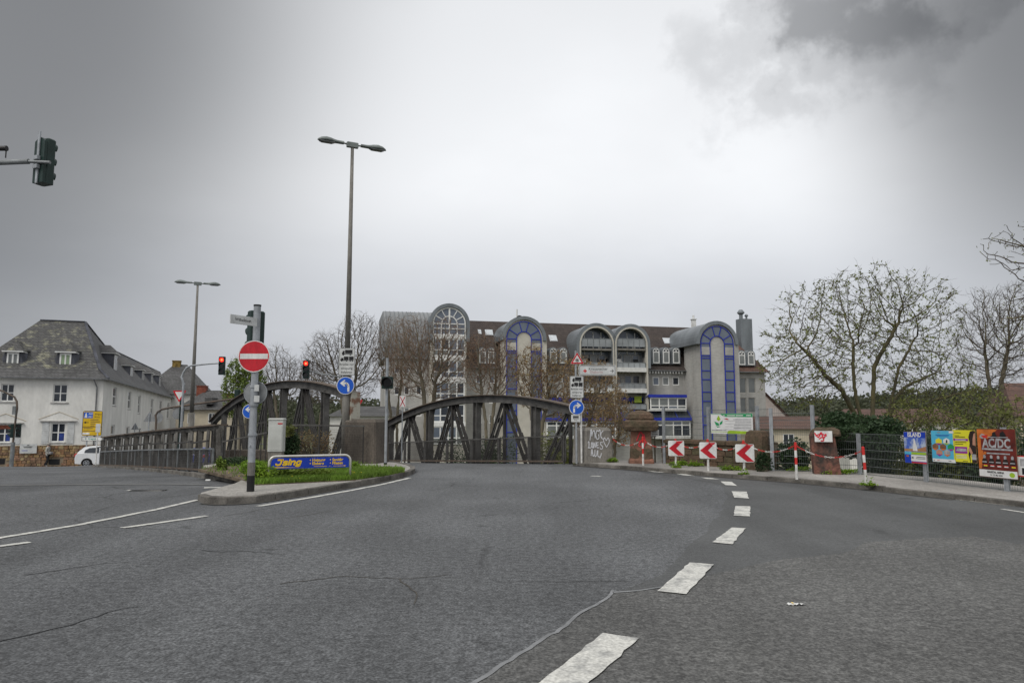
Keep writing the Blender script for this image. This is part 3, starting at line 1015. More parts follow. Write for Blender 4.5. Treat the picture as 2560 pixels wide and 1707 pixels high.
for u in (725, 733, 741, 799, 850, 909):
    a = W(u, 1064, 22.55)
    fb(a, (a.x, a.y, .1), .045 if u < 800 else .03, m_steel_d, 'post')
w_ = MB()
for k in range(70):
    a = A2.lerp(A3, k / 70) - Vector((-7.5, 22.9, 0))
    w_.beam(a, (a.x, a.y, .15), .006, .006)
for k in range(14):
    z = .18 + k * .075
    a, b = A2 - Vector((-7.5, 22.9, 0)), A3 - Vector((-7.5, 22.9, 0))
    w_.beam((a.x, a.y, z), (b.x, b.y, z), .006, .006)
w_.build('wire_mesh', m_steel_d, f, kind='stuff')
# dark retaining wall stub and fallen steel under that corner
q = MB(); q.cbox(-1.25, 1.25, -.15, .15, 0, .42, .03); q.cbox(-1.25, -.2, -.3, -.15, 0, .2, .03)
o_ = q.build('low_wall', m_conc); o_.location = (-8.0, 23.6, .08); tag(o_, 'low dark concrete wall stub behind the no-entry sign post', 'wall')
# bridge deck slab between the trusses
q = MB()
for k in range(9):
    s, s2 = k * 2.0, k * 2.0 + 2.0
    a, b = Vector((E_low[0] + .3, E_low[1] + .6, 0)), Vector((E_far[0], E_far[1], 0))
    z0, z1 = -RR(23.8 + BD.y * s), -RR(23.8 + BD.y * s2)
q = None

# ------------------------------------------------------------------ concrete piers at the bridge heads
def pier(label, x0, x1, u_base, Y, v_top, w, d, mt, rz=0.0, taper=.04):
    z1 = W(u_base, v_top, Y).z
    p = thing('concrete_pier', label, 'pier', (W(u_base, 1150, Y).x, Y, .06), rz)
    h = z1 - .06
    m = MB()
    c = .05
    def ring(hw, hd, z):
        return [(-hw + c, -hd, z), (hw - c, -hd, z), (hw, -hd + c, z), (hw, hd - c, z), (hw - c, hd, z), (-hw + c, hd, z), (-hw, hd - c, z), (-hw, -hd + c, z)]
    vs = ring(w / 2, d / 2, 0) + ring(w / 2 - taper, d / 2 - taper, h - .10) + ring(w / 2 - taper - .07, d / 2 - taper - .07, h)
    m.add(vs, [tuple(range(7, -1, -1)), tuple(range(16, 24))] + [(r + i, r + (i + 1) % 8, r + 8 + (i + 1) % 8, r + 8 + i) for r in (0, 8) for i in range(8)])
    m.build('body', mt, p)
    return p, h
p1, h1 = pier('brown stained concrete pier between the two arch trusses', 0, 0, 920, 23.3, 1047, 1.02, 1.1, m_conc, RAD(-14), .05)
q = MB(); q.cbox(-.74, -.515, -.25, .45, 0, h1 - .04, .05); q.build('side_block', m_conc, p1)
p2, h2 = pier('grey concrete pier covered in white graffiti under the blue right-turn sign', 0, 0, 1482, 23.75, 1068, 1.08, .9, m_conc_g, RAD(24), .05)
# graffiti strokes: thin sprayed ribbons lying on the face
def ribbon(parent, strokes, wd, m_, y, nm='graffiti'):
    for st in strokes:
        mb = MB()
        n = len(st)
        for i in range(n - 1):
            (x0, z0), (x1, z1) = st[i], st[i + 1]
            l_ = math.hypot(x1 - x0, z1 - z0) or 1e-6
            ex, ez = -(z1 - z0) / l_ * wd / 2, (x1 - x0) / l_ * wd / 2
            kx, kz = (x1 - x0) / l_ * wd * .35, (z1 - z0) / l_ * wd * .35
            mb.add([(x0 + ex - kx, y - .0004 * i, z0 + ez - kz), (x0 - ex - kx, y - .0004 * i, z0 - ez - kz), (x1 - ex + kx, y - .0004 * i, z1 - ez + kz), (x1 + ex + kx, y - .0004 * i, z1 + ez + kz)], [(0, 1, 2, 3)])
        mb.build(nm, m_, parent)
def smooth_stroke(pts, n=4):
    o = []
    P = [pts[0]] + list(pts) + [pts[-1]]
    for i in range(1, len(P) - 2):
        for k in range(n):
            t = k / n
            o.append(tuple(.5 * (2 * P[i][c] + (P[i + 1][c] - P[i - 1][c]) * t + (2 * P[i - 1][c] - 5 * P[i][c] + 4 * P[i + 1][c] - P[i + 2][c]) * t * t + (3 * P[i][c] - P[i - 1][c] - 3 * P[i + 1][c] + P[i + 2][c]) * t ** 3) for c in (0, 1)))
    return o + [pts[-1]]
gface = thing  # (graffiti are parts of the pier)
# strokes measured on the pier front, as fractions of its width (x) and height (z)
GS = [[(.16, .68), (.20, .96), (.22, .98), (.23, .80)], [(.23, .80), (.27, .92), (.33, .95), (.35, .74)], [(.50, .93), (.42, .95), (.38, .82), (.42, .70), (.49, .74), (.48, .84)], [(.49, .93), (.54, .98), (.56, .80), (.60, .74)], [(.66, .95), (.58, .88), (.57, .76), (.64, .70)],
      [(.09, .60), (.12, .63), (.11, .48), (.09, .45), (.17, .45)], [(.20, .58), (.24, .60), (.25, .46), (.20, .48), (.20, .58)], [(.28, .44), (.30, .60), (.34, .46), (.38, .62)], [(.46, .60), (.40, .58), (.41, .45), (.48, .45)], [(.40, .52), (.46, .53)], [(.62, .60), (.54, .60), (.56, .52), (.62, .48), (.58, .40), (.52, .42)],
      [(.18, .22), (.22, .40), (.25, .20), (.29, .24)], [(.20, .29), (.25, .29)], [(.33, .38), (.32, .20), (.38, .22), (.41, .36)], [(.44, .36), (.43, .20), (.52, .18), (.56, .28)], [(.50, .14), (.54, .20)],
      [(.76, .46), (.66, .64), (.70, .74), (.76, .66), (.83, .74), (.87, .62), (.76, .46)]]
yf = -.45
def on_face(fx, fz, hw=.54, hd=.45, tp=.05, h=h2):
    return fx * 2 * hw - hw
tilt = math.atan2(.05, h2 - .10)
gr = bpy.data.objects.new('graffiti_tag', None)
gr.location = (0, -.455, 0); gr.rotation_euler = (-tilt, 0, 0); gr.parent = p2; col.objects.link(gr)
for st in GS:
    ribbon(gr, [smooth_stroke([(fx * 1.0 - .5, fz * h2 * .92 + .04) for fx, fz in st])], .027, m_graf, -.002)
gr2 = bpy.data.objects.new('graffiti_tag', None)
gr2.location = (.545, 0, 0); gr2.rotation_euler = (-tilt, 0, RAD(90)); gr2.parent = p2; col.objects.link(gr2)
for st in [[(-.35, .78), (-.22, .86), (-.20, .66), (-.05, .70), (.02, .58)], [(.05, .56), (-.15, .58), (-.24, .42), (-.08, .28), (.10, .34), (.0, .44)], [(-.20, .24), (-.24, .12), (.0, .14), (.06, .02), (.2, .05)]]:
    ribbon(gr2, [smooth_stroke([(x, z * h2) for x, z in st])], .03, m_graf, -.002)
ribbon(gr2, [smooth_stroke([(-.36, .60 * h2), (-.2, .52 * h2), (.0, .50 * h2)])], .02, m_grafr, -.004)
q = MB(); q.box(-.10, .16, -.012, -.003, h2 * .80, h2 * .91); q.build('plate', m_grey_s, gr2)

# ------------------------------------------------------------------ sandstone pillars and wall on the right
def rock_ring(mb, prof, n=18, seed=0, amp=.03, sq=0.0):
    rnd = random.Random(seed)
    base = len(mb.v)
    for r, z in prof:
        for k in range(n):
            t = math.tau * (k + .5) / n
            sqf = 1.0 / max(abs(math.cos(t)), abs(math.sin(t)))
            f = r * (1 + sq * (sqf - 1)) * (1 + rnd.uniform(-amp, amp))
            mb.v.append((f * math.cos(t), f * math.sin(t), z + rnd.uniform(-amp, amp) * .25))
    for i in range(len(prof) - 1):
        for k in range(n):
            k2 = (k + 1) % n
            mb.f.append((base + i * n + k, base + i * n + k2, base + (i + 1) * n + k2, base + (i + 1) * n + k))
    mb.f.append(tuple(base + k for k in range(n - 1, -1, -1)))
    mb.f.append(tuple(base + (len(prof) - 1) * n + k for k in range(n)))
    return mb
P = Vector((W(1603, 1150, 23.2).x, 23.2, .06))
t = thing('stone_pillar', 'red sandstone gate pillar with a mossy mushroom-shaped cap', 'pillar', P, RAD(-8))
zc = [W(1603, v, 23.2).z - .06 for v in (1152, 1078, 1066, 1050, 1047, 1036, 1029)]
rock_ring(MB(), [(.40, -.06), (.40, .12), (.36, .2), (.345, .5), (.32, zc[1] - .1), (.33, zc[1])], 20, 1, .02, .8).build('shaft', m_sand, t)
q = rock_ring(MB(), [(.355, -.0), (.365, .02), (.36, .40), (.34, .50)], 20, 9, .03, .8); q.build('plinth', m_sandd, t)
rock_ring(MB(), [(.36, zc[1]), (.52, zc[1] + .03), (.56, zc[2]), (.545, zc[3] - .05), (.47, zc[3]), (.38, zc[3] + .01)], 22, 2, .03, .7).build('cap', m_sandd, t)
rock_ring(MB(), [(.40, zc[3]), (.43, zc[3] + .05), (.40, zc[5]), (.28, zc[6]), (.10, zc[6] + .04)], 20, 3, .035, .5).build('cap_stone', m_sandd, t)
ribbon(t, [smooth_stroke([(-.14, .75), (-.02, 1.02), (.05, .85), (-.08, .62), (.0, .55)]), smooth_stroke([(.08, .95), (.12, .7), (.05, .5)])], .03, m_grafr, -.353)

WA, WB = Vector((4.75, 23.15, 0)), G(1925, 1175, .1)
wl = (WB - WA); wl.z = 0
wrz = math.atan2(wl.y, wl.x)
t = thing('stone_wall', 'dark mossy sandstone block wall behind the chevron boards', 'wall', (WA.x, WA.y, PAVZ - .02), wrz)
ln = wl.length
q = MB(); q.box(0, ln, .05, .40, -.1, .70); q.build('core', m_mortar, t)
rnd = random.Random(11)
zs = [0, .16, .33, .49, .65]
m_sands = [m_sandd, mat('brown sandstone', (.15, .088, .058), .95, .4, 2.2, .6, 18, c2=(.075, .055, .035), fine=.25), mat('green stained sandstone', (.105, .092, .05), .95, .4, 2.2, .6, 18, c2=(.06, .05, .03), fine=.25)]
for k in range(4):
    x = 0.0
    while x < ln - .02:
        w_ = min(rnd.uniform(.22, .55), ln - x)
        if ln - x - w_ < .12: w_ = ln - x
        q = MB(); q.cbox(x + .008, x + w_ - .008, rnd.uniform(-.02, .015), .06, zs[k] + .007, zs[k + 1] - .007, .016)
        q.build('stone_block', rnd.choice(m_sands), t)
        x += w_
x = 0.0
while x < ln - .02:
    w_ = min(rnd.uniform(.7, 1.1), ln - x)
    q = MB(); q.cbox(x + .004, x + w_ - .004, -.06, .46, .655, .77 + rnd.uniform(-.006, .012), .03)
    q.build('coping_stone', m_sandd, t)
    x += w_
P = WB + Vector((-.18, .22, 0)); P.z = PAVZ - .04
t = thing('stone_pillar', 'dark blackened stub pillar at the right end of the block wall', 'pillar', P, wrz)
zt = W(1900, 1075, P.y).z - P.z
rock_ring(MB(), [(.30, 0), (.30, zt * .5), (.295, zt * .85), (.26, zt * .96), (.18, zt)], 20, 4, .025, .8).build('shaft', m_sandd, t)
P = G(2068, 1183, .1); P.z = PAVZ - .06
t = thing('stone_pillar', 'leaning ivy-grown sandstone pillar carrying a white board', 'pillar', P, RAD(-20))
zt = W(2068, 1078, P.y).z - P.z
o_ = rock_ring(MB(), [(.345, 0), (.33, .2), (.315, zt * .55), (.30, zt * .93), (.25, zt)], 20, 5, .04, .75).build('shaft', m_sandk, t, label='leaning red sandstone shaft stained black')
o_.rotation_euler = (0, RAD(-5), 0)
q = rock_ring(MB(), [(.35, zt * .9), (.37, zt * .95), (.33, zt + .04), (.2, zt + .1)], 18, 6, .05, .7); q.build('cap', m_sandd, t)
Q = Pl(P.x, P.y, RAD(-20), .40)
(x0, z0), (x1, z1) = Q.px(2037, 1104), Q.px(2080, 1077)
q = MB(); q.box(x0, x1, -.42, -.40, z0 - P.z, z1 - P.z); bo = q.build('board', m_white, t, label='white board scrawled with red graffiti')
xm, zm = (x0 + x1) / 2, (z0 + z1) / 2 - P.z
ribbon(bo, [smooth_stroke([(xm - .2, zm + .08), (xm - .12, zm - .02), (xm - .05, zm + .1), (xm, zm - .04), (xm + .06, zm + .06)]), smooth_stroke([(xm - .18, zm + .02), (xm - .05, zm + .06), (xm + .07, zm + .02)]), smooth_stroke([(xm - .1, zm - .06), (xm - .02, zm - .02), (xm, zm - .1), (xm - .06, zm - .11)])], .03, m_grafr, -.423)

# ------------------------------------------------------------------ wire fence on the right
FP = [Vector((*W(1660, 1090, 23.0).xy, .1)), Vector((*W(1772, 1090, 22.0).xy, .1)), G(1932, 1176, .1), G(2037, 1179, .1), G(2150, 1185.5, .1), G(2316, 1204, .1), G(2519, 1227, .1), Vector((10.55, 11.9, .1)), Vector((11.2, 7.0, .1)), Vector((11.9, 2.0, .1))]
HT = [0, 0, 0, 0, 0, 0, 0, 0, 0, 0]
def ztop(u, v, p):
    return W(u, v, p.y).z
tops = [ztop(1660, 1017, FP[0]), ztop(1772, 1017, FP[1]), ztop(1930, 1020, FP[2]), ztop(2036, 1012, FP[3]), ztop(2147, 1083, FP[4]), ztop(2312, 1077, FP[5]), ztop(2517, 1068, FP[6]), 1.25, 1.25, 1.25]
LBL = ['tall wire fence bay on the block wall left of the banner', 'tall wire fence bay behind the green and white banner', 'tall wire fence bay between block wall and ivy pillar', 'wire fence bay in front of the ivy pillar', 'low wire fence bay in front of ivy and island poster', 'low wire fence bay holding blue, yellow and red posters', 'low wire fence bay at the right edge of the view', 'low wire fence bay beyond the right edge', 'low wire fence bay farther beyond the right edge']
for i in range(len(FP) - 1):
    a, b = FP[i], FP[i + 1]
    d = b - a; d.z = 0
    rz = math.atan2(d.y, d.x)
    f = thing('wire_fence', LBL[i], 'fence', (a.x, a.y, 0), rz, 'bays of the wire fence')
    l_ = d.length
    zt = min(tops[i], tops[i + 1]) if i != 3 else tops[4]
    zb = .80 if i < 1 else (.80 if i == 1 else .12)
    if i == 2: zt = tops[2]
    def post(x, zt_):
        q = MB()
        q.box(x - .035, x + .035, -.02, .02, 0.05, zt_)
        q.box(x - .045, x - .022, -.03, .03, .05, zt_); q.box(x + .022, x + .045, -.03, .03, .05, zt_)
        q.build('post', m_galv, f)
    post(0, tops[i])
    if i == 1:
        post(l_ * .80, tops[1])
    k = 0
    z = zb
    while z < zt + .01:
        q = MB(); q.beam((.05, .0, z), (l_ - .05, 0, z), .008, .012); q.build('horizontal_wire', m_wire, f)
        z += .2 if i > 2 else .19
    q = MB()
    n = int(l_ / .05)
    for k in range(1, n):
        q.beam((l_ * k / n, -.006, zb), (l_ * k / n, -.006, zt), .0035, .0035)
    q.build('vertical_wires', m_wire, f, kind='stuff')

# ------------------------------------------------------------------ signs
def arrow_turn(cx, cz, r, sg, y):
    """white bent arrow of a prescribed-direction sign; sg = -1 left, +1 right"""
    mb = MB()
    P_ = [(-.16, -.66), (.12, -.66), (.12, -.05), (.20, .10), (.34, .16), (.34, .42), (.20, .42), (0, .34), (-.12, .18), (-.16, 0)] if False else None
    w_ = .12 * r
    path = [(-.34, -.66), (-.34, -.10), (-.27, .12), (-.10, .24), (.22, .27)]
    pts = [(cx + sg * x * r, cz + z * r) for x, z in path]
    for a, b in zip(pts, pts[1:]):
        l_ = math.hypot(b[0] - a[0], b[1] - a[1])
        ex, ez = -(b[1] - a[1]) / l_ * w_, (b[0] - a[0]) / l_ * w_
        kx, kz = (b[0] - a[0]) / l_ * w_ * .3, (b[1] - a[1]) / l_ * w_ * .3
        mb.add([(a[0] + ex - kx, y, a[1] + ez - kz), (a[0] - ex - kx, y, a[1] - ez - kz), (b[0] - ex + kx, y, b[1] - ez + kz), (b[0] + ex + kx, y, b[1] + ez + kz)], [(0, 1, 2, 3)])
    hd = [(.62, .27), (.12, .66), (.02, .55), (.26, .33), (.26, .21), (.02, -.01), (.12, -.12)]
    mb.add([(cx + sg * x * r, y - .001, cz + z * r) for x, z in hd], [tuple(range(len(hd)))])
    return mb
def plate(parent, nm, poly_or_rect, y, face, back=m_back, label=None, th=.006):
    """thin sign sheet with a coloured face and an aluminium back"""
    mb = MB()
    if len(poly_or_rect) == 4 and not isinstance(poly_or_rect[0], tuple):
        x0, x1, z0, z1 = poly_or_rect
        r = min(x1 - x0, z1 - z0) * .08
        poly = []
        for cx, cz, a in ((x1 - r, z0 + r, -90), (x1 - r, z1 - r, 0), (x0 + r, z1 - r, 90), (x0 + r, z0 + r, 180)):
            for k in range(4):
                t = RAD(a + 30 * k)
                poly.append((cx + r * math.cos(t), cz + r * math.sin(t)))
    else:
        poly = poly_or_rect
    mb.prism(poly, y, y + th)
    o = mb.build(nm, back, parent, label=label)
    f_ = MB(); f_.add([(x, y - .0015, z) for x, z in poly], [tuple(range(len(poly)))])
    f_.build('face', face, o)
    return o
def circle(cx, cz, r, n=32):
    return [(cx + r * math.cos(math.tau * k / n), cz + r * math.sin(math.tau * k / n)) for k in range(n)]
def tri(cx, cz, s, up=True, rr=.06):
    """rounded warning triangle of side s"""
    P_ = [(0, .577 * s), (-.5 * s, -.289 * s), (.5 * s, -.289 * s)]
    o = []
    for i in range(3):
        a, b, c = Vector(P_[i - 1]), Vector(P_[i]), Vector(P_[(i + 1) % 3])
        o += [b + (a - b).normalized() * s * rr, b + ((a - b).normalized() + (c - b).normalized()) * s * rr * .32, b + (c - b).normalized() * s * rr]
    sg = 1 if up else -1
    return [(cx + sg * p.x, cz + sg * p.y) for p in o]
def flat(parent, nm, poly, y, m_):
    mb = MB(); mb.add([(x, y, z) for x, z in poly], [tuple(range(len(poly)))])
    return mb.build(nm, m_, parent)
def flatrect(parent, nm, x0, x1, z0, z1, y, m_):
    return flat(parent, nm, [(x0, z0), (x1, z0), (x1, z1), (x0, z1)], y, m_)
def truck(parent, cx, cz, s, y, trailer=False):
    """black lorry pictogram, s = length"""
    q = MB()
    def r(x0, x1, z0, z1):
        q.add([(cx + x * s, y, cz + z * s) for x, z in ((x0, z0), (x1, z0), (x1, z1), (x0, z1))], [(0, 1, 2, 3)])
    def wh(x, z, rr):
        n = len(q.v)
        q.add([(cx + (x + rr * math.cos(math.tau * k / 10)) * s, y - .001, cz + (z + rr * math.sin(math.tau * k / 10)) * s) for k in range(10)], [tuple(range(10))])
    if not trailer:
        r(-.18, .5, -.08, .26); r(-.46, -.22, -.16, .04); r(-.40, -.22, .04, .16); r(-.46, .5, -.17, -.11)
        wh(-.34, -.18, .075); wh(.30, -.18, .075)
    else:
        r(-.22, .12, -.05, .20); r(-.48, -.25, -.10, .02); r(-.42, -.25, .02, .10); r(-.48, .12, -.11, -.06)
        r(.16, .5, -.05, .20); r(.16, .5, -.11, -.06); r(.10, .18, -.09, -.07)
        for x in (-.38, -.02, .25, .42): wh(x, -.12, .05)
    q.build('pictogram', m_black, parent)
def lorry_plate(parent, x0, x1, z0, z1, y):
    o = plate(parent, 'information_sign', (x0, x1, z0, z1), y, m_grey_s, label='grey plate with two lorry pictograms and writing')
    w_, h_ = x1 - x0, z1 - z0
    b = MB()
    e = .018
    for r in ((x0 + .008, x1 - .008, z1 - e, z1 - .008), (x0 + .008, x1 - .008, z0 + .008, z0 + e), (x0 + .008, x0 + e, z0 + e, z1 - e), (x1 - e, x1 - .008, z0 + e, z1 - e)):
        b.add([(r[0], y - .003, r[2]), (r[1], y - .003, r[2]), (r[1], y - .003, r[3]), (r[0], y - .003, r[3])], [(0, 1, 2, 3)])
    b.build('border', m_black, o)
    cx = (x0 + x1) / 2
    truck(o, cx, z1 - h_ * .17, w_ * .68, y - .003)
    truck(o, cx, z1 - h_ * .41, w_ * .84, y - .003, True)
    for k, s in enumerate(('Brücke nur', 'einspurig', 'befahren')):
        text(o, 'lettering', s, h_ * .118, cx, y - .003, z1 - h_ * (.60 + .145 * k), m_black, bold=.001)
    return o
def clamp(parent, r, z, y=0.0):
    q = MB(); q.lathe([(r, z - .025), (r + .014, z - .025), (r + .014, z + .025), (r, z + .025)], (0, y, 0), 14)
    q.build('clamp', m_galv, parent)
def signal(parent, loc, rz, lit=None, nl=3, pitch=.3, wd=.30, nm='traffic_light', board=0.0, housing=None, vis=.18):
    """traffic light head: housing, lenses, visors; front looks along its own -y"""
    hm = housing or m_green
    h = pitch * nl + .04
    q = MB(); q.cbox(-wd / 2, wd / 2, -.09, .10, 0, h, .025)
    o = q.build(nm, hm, parent)
    o.location = loc
    o.rotation_euler = (0, 0, rz)
    if board:
        q = MB(); q.box(-board, board, .10, .112, -board + h / 2, board + h / 2); q.build('backboard', hm, o)
    for k in range(nl):
        z = h - .02 - pitch * (k + .5)
        r = pitch * .36
        on = lit == k
        q = MB(); q.disc(0, z, r, -.098, -.088, 18); le = q.build('lens', m_lit if on else m_lens, o)
        if on:
            q = MB(); q.disc(0, z, r * .5, -.1015, -.0985, 14); q.build('lamp_core', m_lit_core, le)
        v = MB(); n = 14
        vs, fs = [], []
        for kk in range(n + 1):
            t = RAD(-25 + 230 * kk / n)
            for y_, rr in ((-.088, r + .012), (-.09 - vis + vis * .4 * (1 - math.sin(t)), r + .012), (-.09 - vis + vis * .4 * (1 - math.sin(t)), r + .02), (-.088, r + .02)):
                vs.append((rr * math.cos(t), y_, z + rr * math.sin(t)))
        for kk in range(n):
            for a in range(4):
                fs.append((kk * 4 + a, kk * 4 + (a + 1) % 4, kk * 4 + 4 + (a + 1) % 4, kk * 4 + 4 + a))
        v.add(vs, fs); v.build('visor', hm, o)
    return o

# --- no-entry post on the island
P = G(626, 1228, .105)
Q = Pl(P.x, P.y, 0)
t = thing('sign_post', 'tall grey signal post with round red no-entry sign on the island tip', 'sign post', P)
r = .068
def lz(u, v):
    x, z = Q.px(u, v)
    return x, z - P.z
zt = lz(635, 762)[1]
zj = lz(627, 1188)[1]
q = MB(); q.tube([(0, 0, 0), (0, 0, zj)], r + .004, 16); q.build('base_sleeve', m_black, t)
z2 = lz(628, 1155)[1]
q = MB(); q.tube([(0, 0, zj), (0, 0, z2)], r + .003, 16); q.build('lower_pole', m_pole, t)
q = MB(); q.tube([(0, 0, z2), (0, 0, zt - .03)], r, 16); q.build('pole', m_galv, t)
q = MB(); q.tube([(0, 0, zt - .03), (0, 0, zt)], r + .006, 16); q.build('cap', m_black, t)
(cx, cz), rs = lz(631.5, 891.5), 39.8 * P.y / FPX
s_ = plate(t, 'no_entry_sign', circle(0, cz, rs), -.085, m_white)
q = MB(); q.ring(0, cz, 0.001, rs * .945, -.0885, -.0875); q.build('red_disc', m_red, s_)
bw, bh = rs * .87, rs * .165
flatrect(s_, 'white_bar', -bw, bw, cz - bh, cz + bh, -.090, m_white)
for zc_ in (cz - rs * .55, cz + rs * .55): clamp(t, r, zc_)
(cx2, cz2), rs2 = lz(632.5, 981.5), 29.5 * P.y / FPX
o_ = plate(t, 'round_sign', circle(0, cz2, rs2), .078, m_back, label='round sign seen from behind')
q = MB(); q.ring(0, cz2, rs2 * .95, rs2, .070, .078); q.build('rim', m_galv, o_)
for zc_ in (lz(628, 1012)[1], lz(626, 1086)[1], cz2 + .12): clamp(t, r + .004, zc_)
for v0, v1, u0, u1 in ((962, 978, 640, 652), (989, 1005, 638, 652)):
    (xa, za), (xb, zb) = lz(u0, v1), lz(u1, v0)
    q = MB(); q.box(.03, .03 + (xb - xa), -.085, -.078, za, zb); q.build('sticker_plate', m_grey_s, t)
q = MB(); q.disc(-.02, lz(626, 1113)[1], .02, -.095, -.06, 10); q.build('bolt', m_galv, t)
# street name plate, seen at a slant
(xa, za), (xb, zb) = lz(595, 806), lz(635, 785)
sn = MB(); sn.box(0, .60, -.012, .012, -.085, .085)
o_ = sn.build('street_name_sign', m_grey_s, t); o_.location = (.03, -.10, lz(635, 807)[1]); o_.rotation_euler = (0, 0, RAD(180 + 55))
o_.rotation_euler = (0, 0, RAD(-122))
text(o_, 'lettering', 'Wilhelmstr.', .08, .31, .0135, 0, m_black, bold=.001).rotation_euler = (0, 0, math.pi)
# signal head facing the other street
signal(t, (-.11, .26, lz(628, 880)[1]), RAD(-132), None, 3, .27, .30)
# --- blue left arrow on a thin post behind it
P2 = Vector((*W(625, 1028, 20.3).xy, .1))
t2 = thing('sign_post', 'thin post with small round blue left-arrow sign behind the no-entry post', 'sign post', P2)
zc_ = W(623, 1028, 20.3).z - .1
q = MB(); q.tube([(0, 0, 0), (0, 0, zc_ + .15)], .02, 10); q.build('pole', m_galv_d, t2)
o_ = plate(t2, 'arrow_sign', circle(0, zc_, .20), -.04, m_white)
q = MB(); q.disc(0, zc_, .186, -.044, -.0425, 28); q.build('blue_disc', m_blue, o_)
arrow_turn(0, zc_, .2, -1, -.047).build('arrow', m_white, o_)

# --- grey cabinet
P = Vector((*W(690, 1140, 20.6).xy, .12))
t = thing('utility_cabinet', 'light grey upright utility cabinet standing behind the advert frame', 'cabinet', P, RAD(4))
w_ = 36 * 20.6 / FPX
zt = W(690, 1045, 20.6).z - .12; zb = W(690, 1128, 20.6).z - .12
q = MB(); q.cbox(-w_ / 2 + .015, w_ / 2 - .015, -.13, .15, -.02, zb, .01); q.build('plinth', m_conc_g, t)
q = MB(); q.cbox(-w_ / 2, w_ / 2, -.15, .17, zb, zt - .05, .015); q.build('body', m_cabinet, t)
q = MB(); q.cbox(-w_ / 2 - .012, w_ / 2 + .012, -.165, .185, zt - .05, zt, .02); q.build('lid', m_cabinet, t)
q = MB(); q.box(w_ * .14, w_ * .46, -.156, -.152, zt - .17, zt - .135); q.build('red_label', m_red, t)
q = MB(); q.box(-w_ / 2 + .03, w_ / 2 - .03, -.157, -.151, zb + .04, zt - .22); q.build('door', m_cabinet, t)

# --- advert frame in the grass
PA, PB = G(671.5, 1204, .12), G(875, 1197, .12)
d = PB - PA
rz = math.atan2(d.y, d.x)
t = thing('advert_frame', 'blue and yellow advert panel in a bent white tube frame on the grass', 'advert sign', PA, rz)
Q = Pl(PA.x, PA.y, rz)
ln = d.length
zt = Q.px(770, 1139)[1] - .12
rr = .13
pts = [(0, 0, -.05), (0, 0, zt - rr)] + [(rr - rr * math.cos(RAD(a)), 0, zt - rr + rr * math.sin(RAD(a))) for a in (20, 45, 70, 90)] + \
      [(ln - rr + rr * math.sin(RAD(a)), 0, zt - rr + rr * math.cos(RAD(a))) for a in (0, 20, 45, 70, 90)] + [(ln, 0, -.05)]
q = MB(); q.tube(pts, .026, 12); q.build('tube_frame', m_tubewhite, t, smooth=True)
zb = Q.px(690, 1172)[1] - .12
x0, x1 = .035, ln - .035
za = zt - .035
pr = .10
poly = [(x0, zb), (x1, zb), (x1, za - pr)] + [(x1 - pr + pr * math.cos(RAD(a)), za - pr + pr * math.sin(RAD(a))) for a in (30, 60, 90)] + [(x0 + pr - pr * math.sin(RAD(a)), za - pr + pr * math.cos(RAD(a))) for a in (0, 30, 60)] + [(x0, za - pr)]
pn = plate(t, 'panel', poly, -.012, m_dblue, th=.024)
hh = za - zb
LT = [(0, [[(.1, 1), (.78, 1)], [(.62, 1), (.62, .3), (.52, .06), (.30, 0), (.08, .06), (.0, .22)]]), (.98, [[(.52, .60), (.4, .7), (.15, .7), (.03, .55), (.15, .41), (.42, .33), (.53, .18), (.4, .02), (.12, 0), (0, .1)]]),
      (1.78, [[(0, .7), (0, 0)], [(0, .90), (0, 1.02)]]), (2.08, [[(0, 0), (0, .7)], [(0, .48), (.15, .66), (.35, .7), (.5, .55), (.5, 0)]]), (2.88, [[(.52, .7), (.52, -.08), (.42, -.26), (.15, -.28), (.0, -.2)], [(.5, .5), (.35, .7), (.12, .64), (0, .35), (.12, .05), (.35, 0), (.5, .2)]])]
for ox, strokes in LT:
    ribbon(pn, [[(x0 + .10 + ((ox + x) * .152 + z * .036), zb + hh * .36 + z * hh * .46) for x, z in (st if len(st) < 4 else smooth_stroke(st, 3))] for st in strokes], .036, m_yell, -.0165, 'letter')
flat(pn, 'swoosh', [(x0 + .07, zb + hh * .08), (x0 + .08, zb + hh * .18), (x0 + .3, zb + hh * .16), (x0 + .72, zb + hh * .05), (x0 + .4, zb + hh * .10)], -.0165, m_yell)
for s, fx, fz in (('• Heizung', .465, .74), ('• Sanitär', .715, .74), ('• Elektro', .465, .42), ('• Fliesen', .715, .42)):
    text(pn, 'lettering', s, hh * .37, x0 + ln * fx, -.0165, zb + hh * fz, m_yell, 'LEFT', bold=.0028, sx=1.0)
flatrect(pn, 'arrow_line', x0 + ln * .52, x0 + ln * .68, zb + hh * .13, zb + hh * .17, -.0165, m_yell)
flatrect(pn, 'arrow_line', x0 + ln * .76, x0 + ln * .90, zb + hh * .13, zb + hh * .17, -.0165, m_yell)
flat(pn, 'arrow_head', [(x0 + ln * .90, zb + hh * .09), (x0 + ln * .925, zb + hh * .15), (x0 + ln * .90, zb + hh * .21)], -.0165, m_yell)
text(pn, 'lettering', '140 m', hh * .10, x0 + ln * .72, -.0165, zb + hh * .15, m_yell)

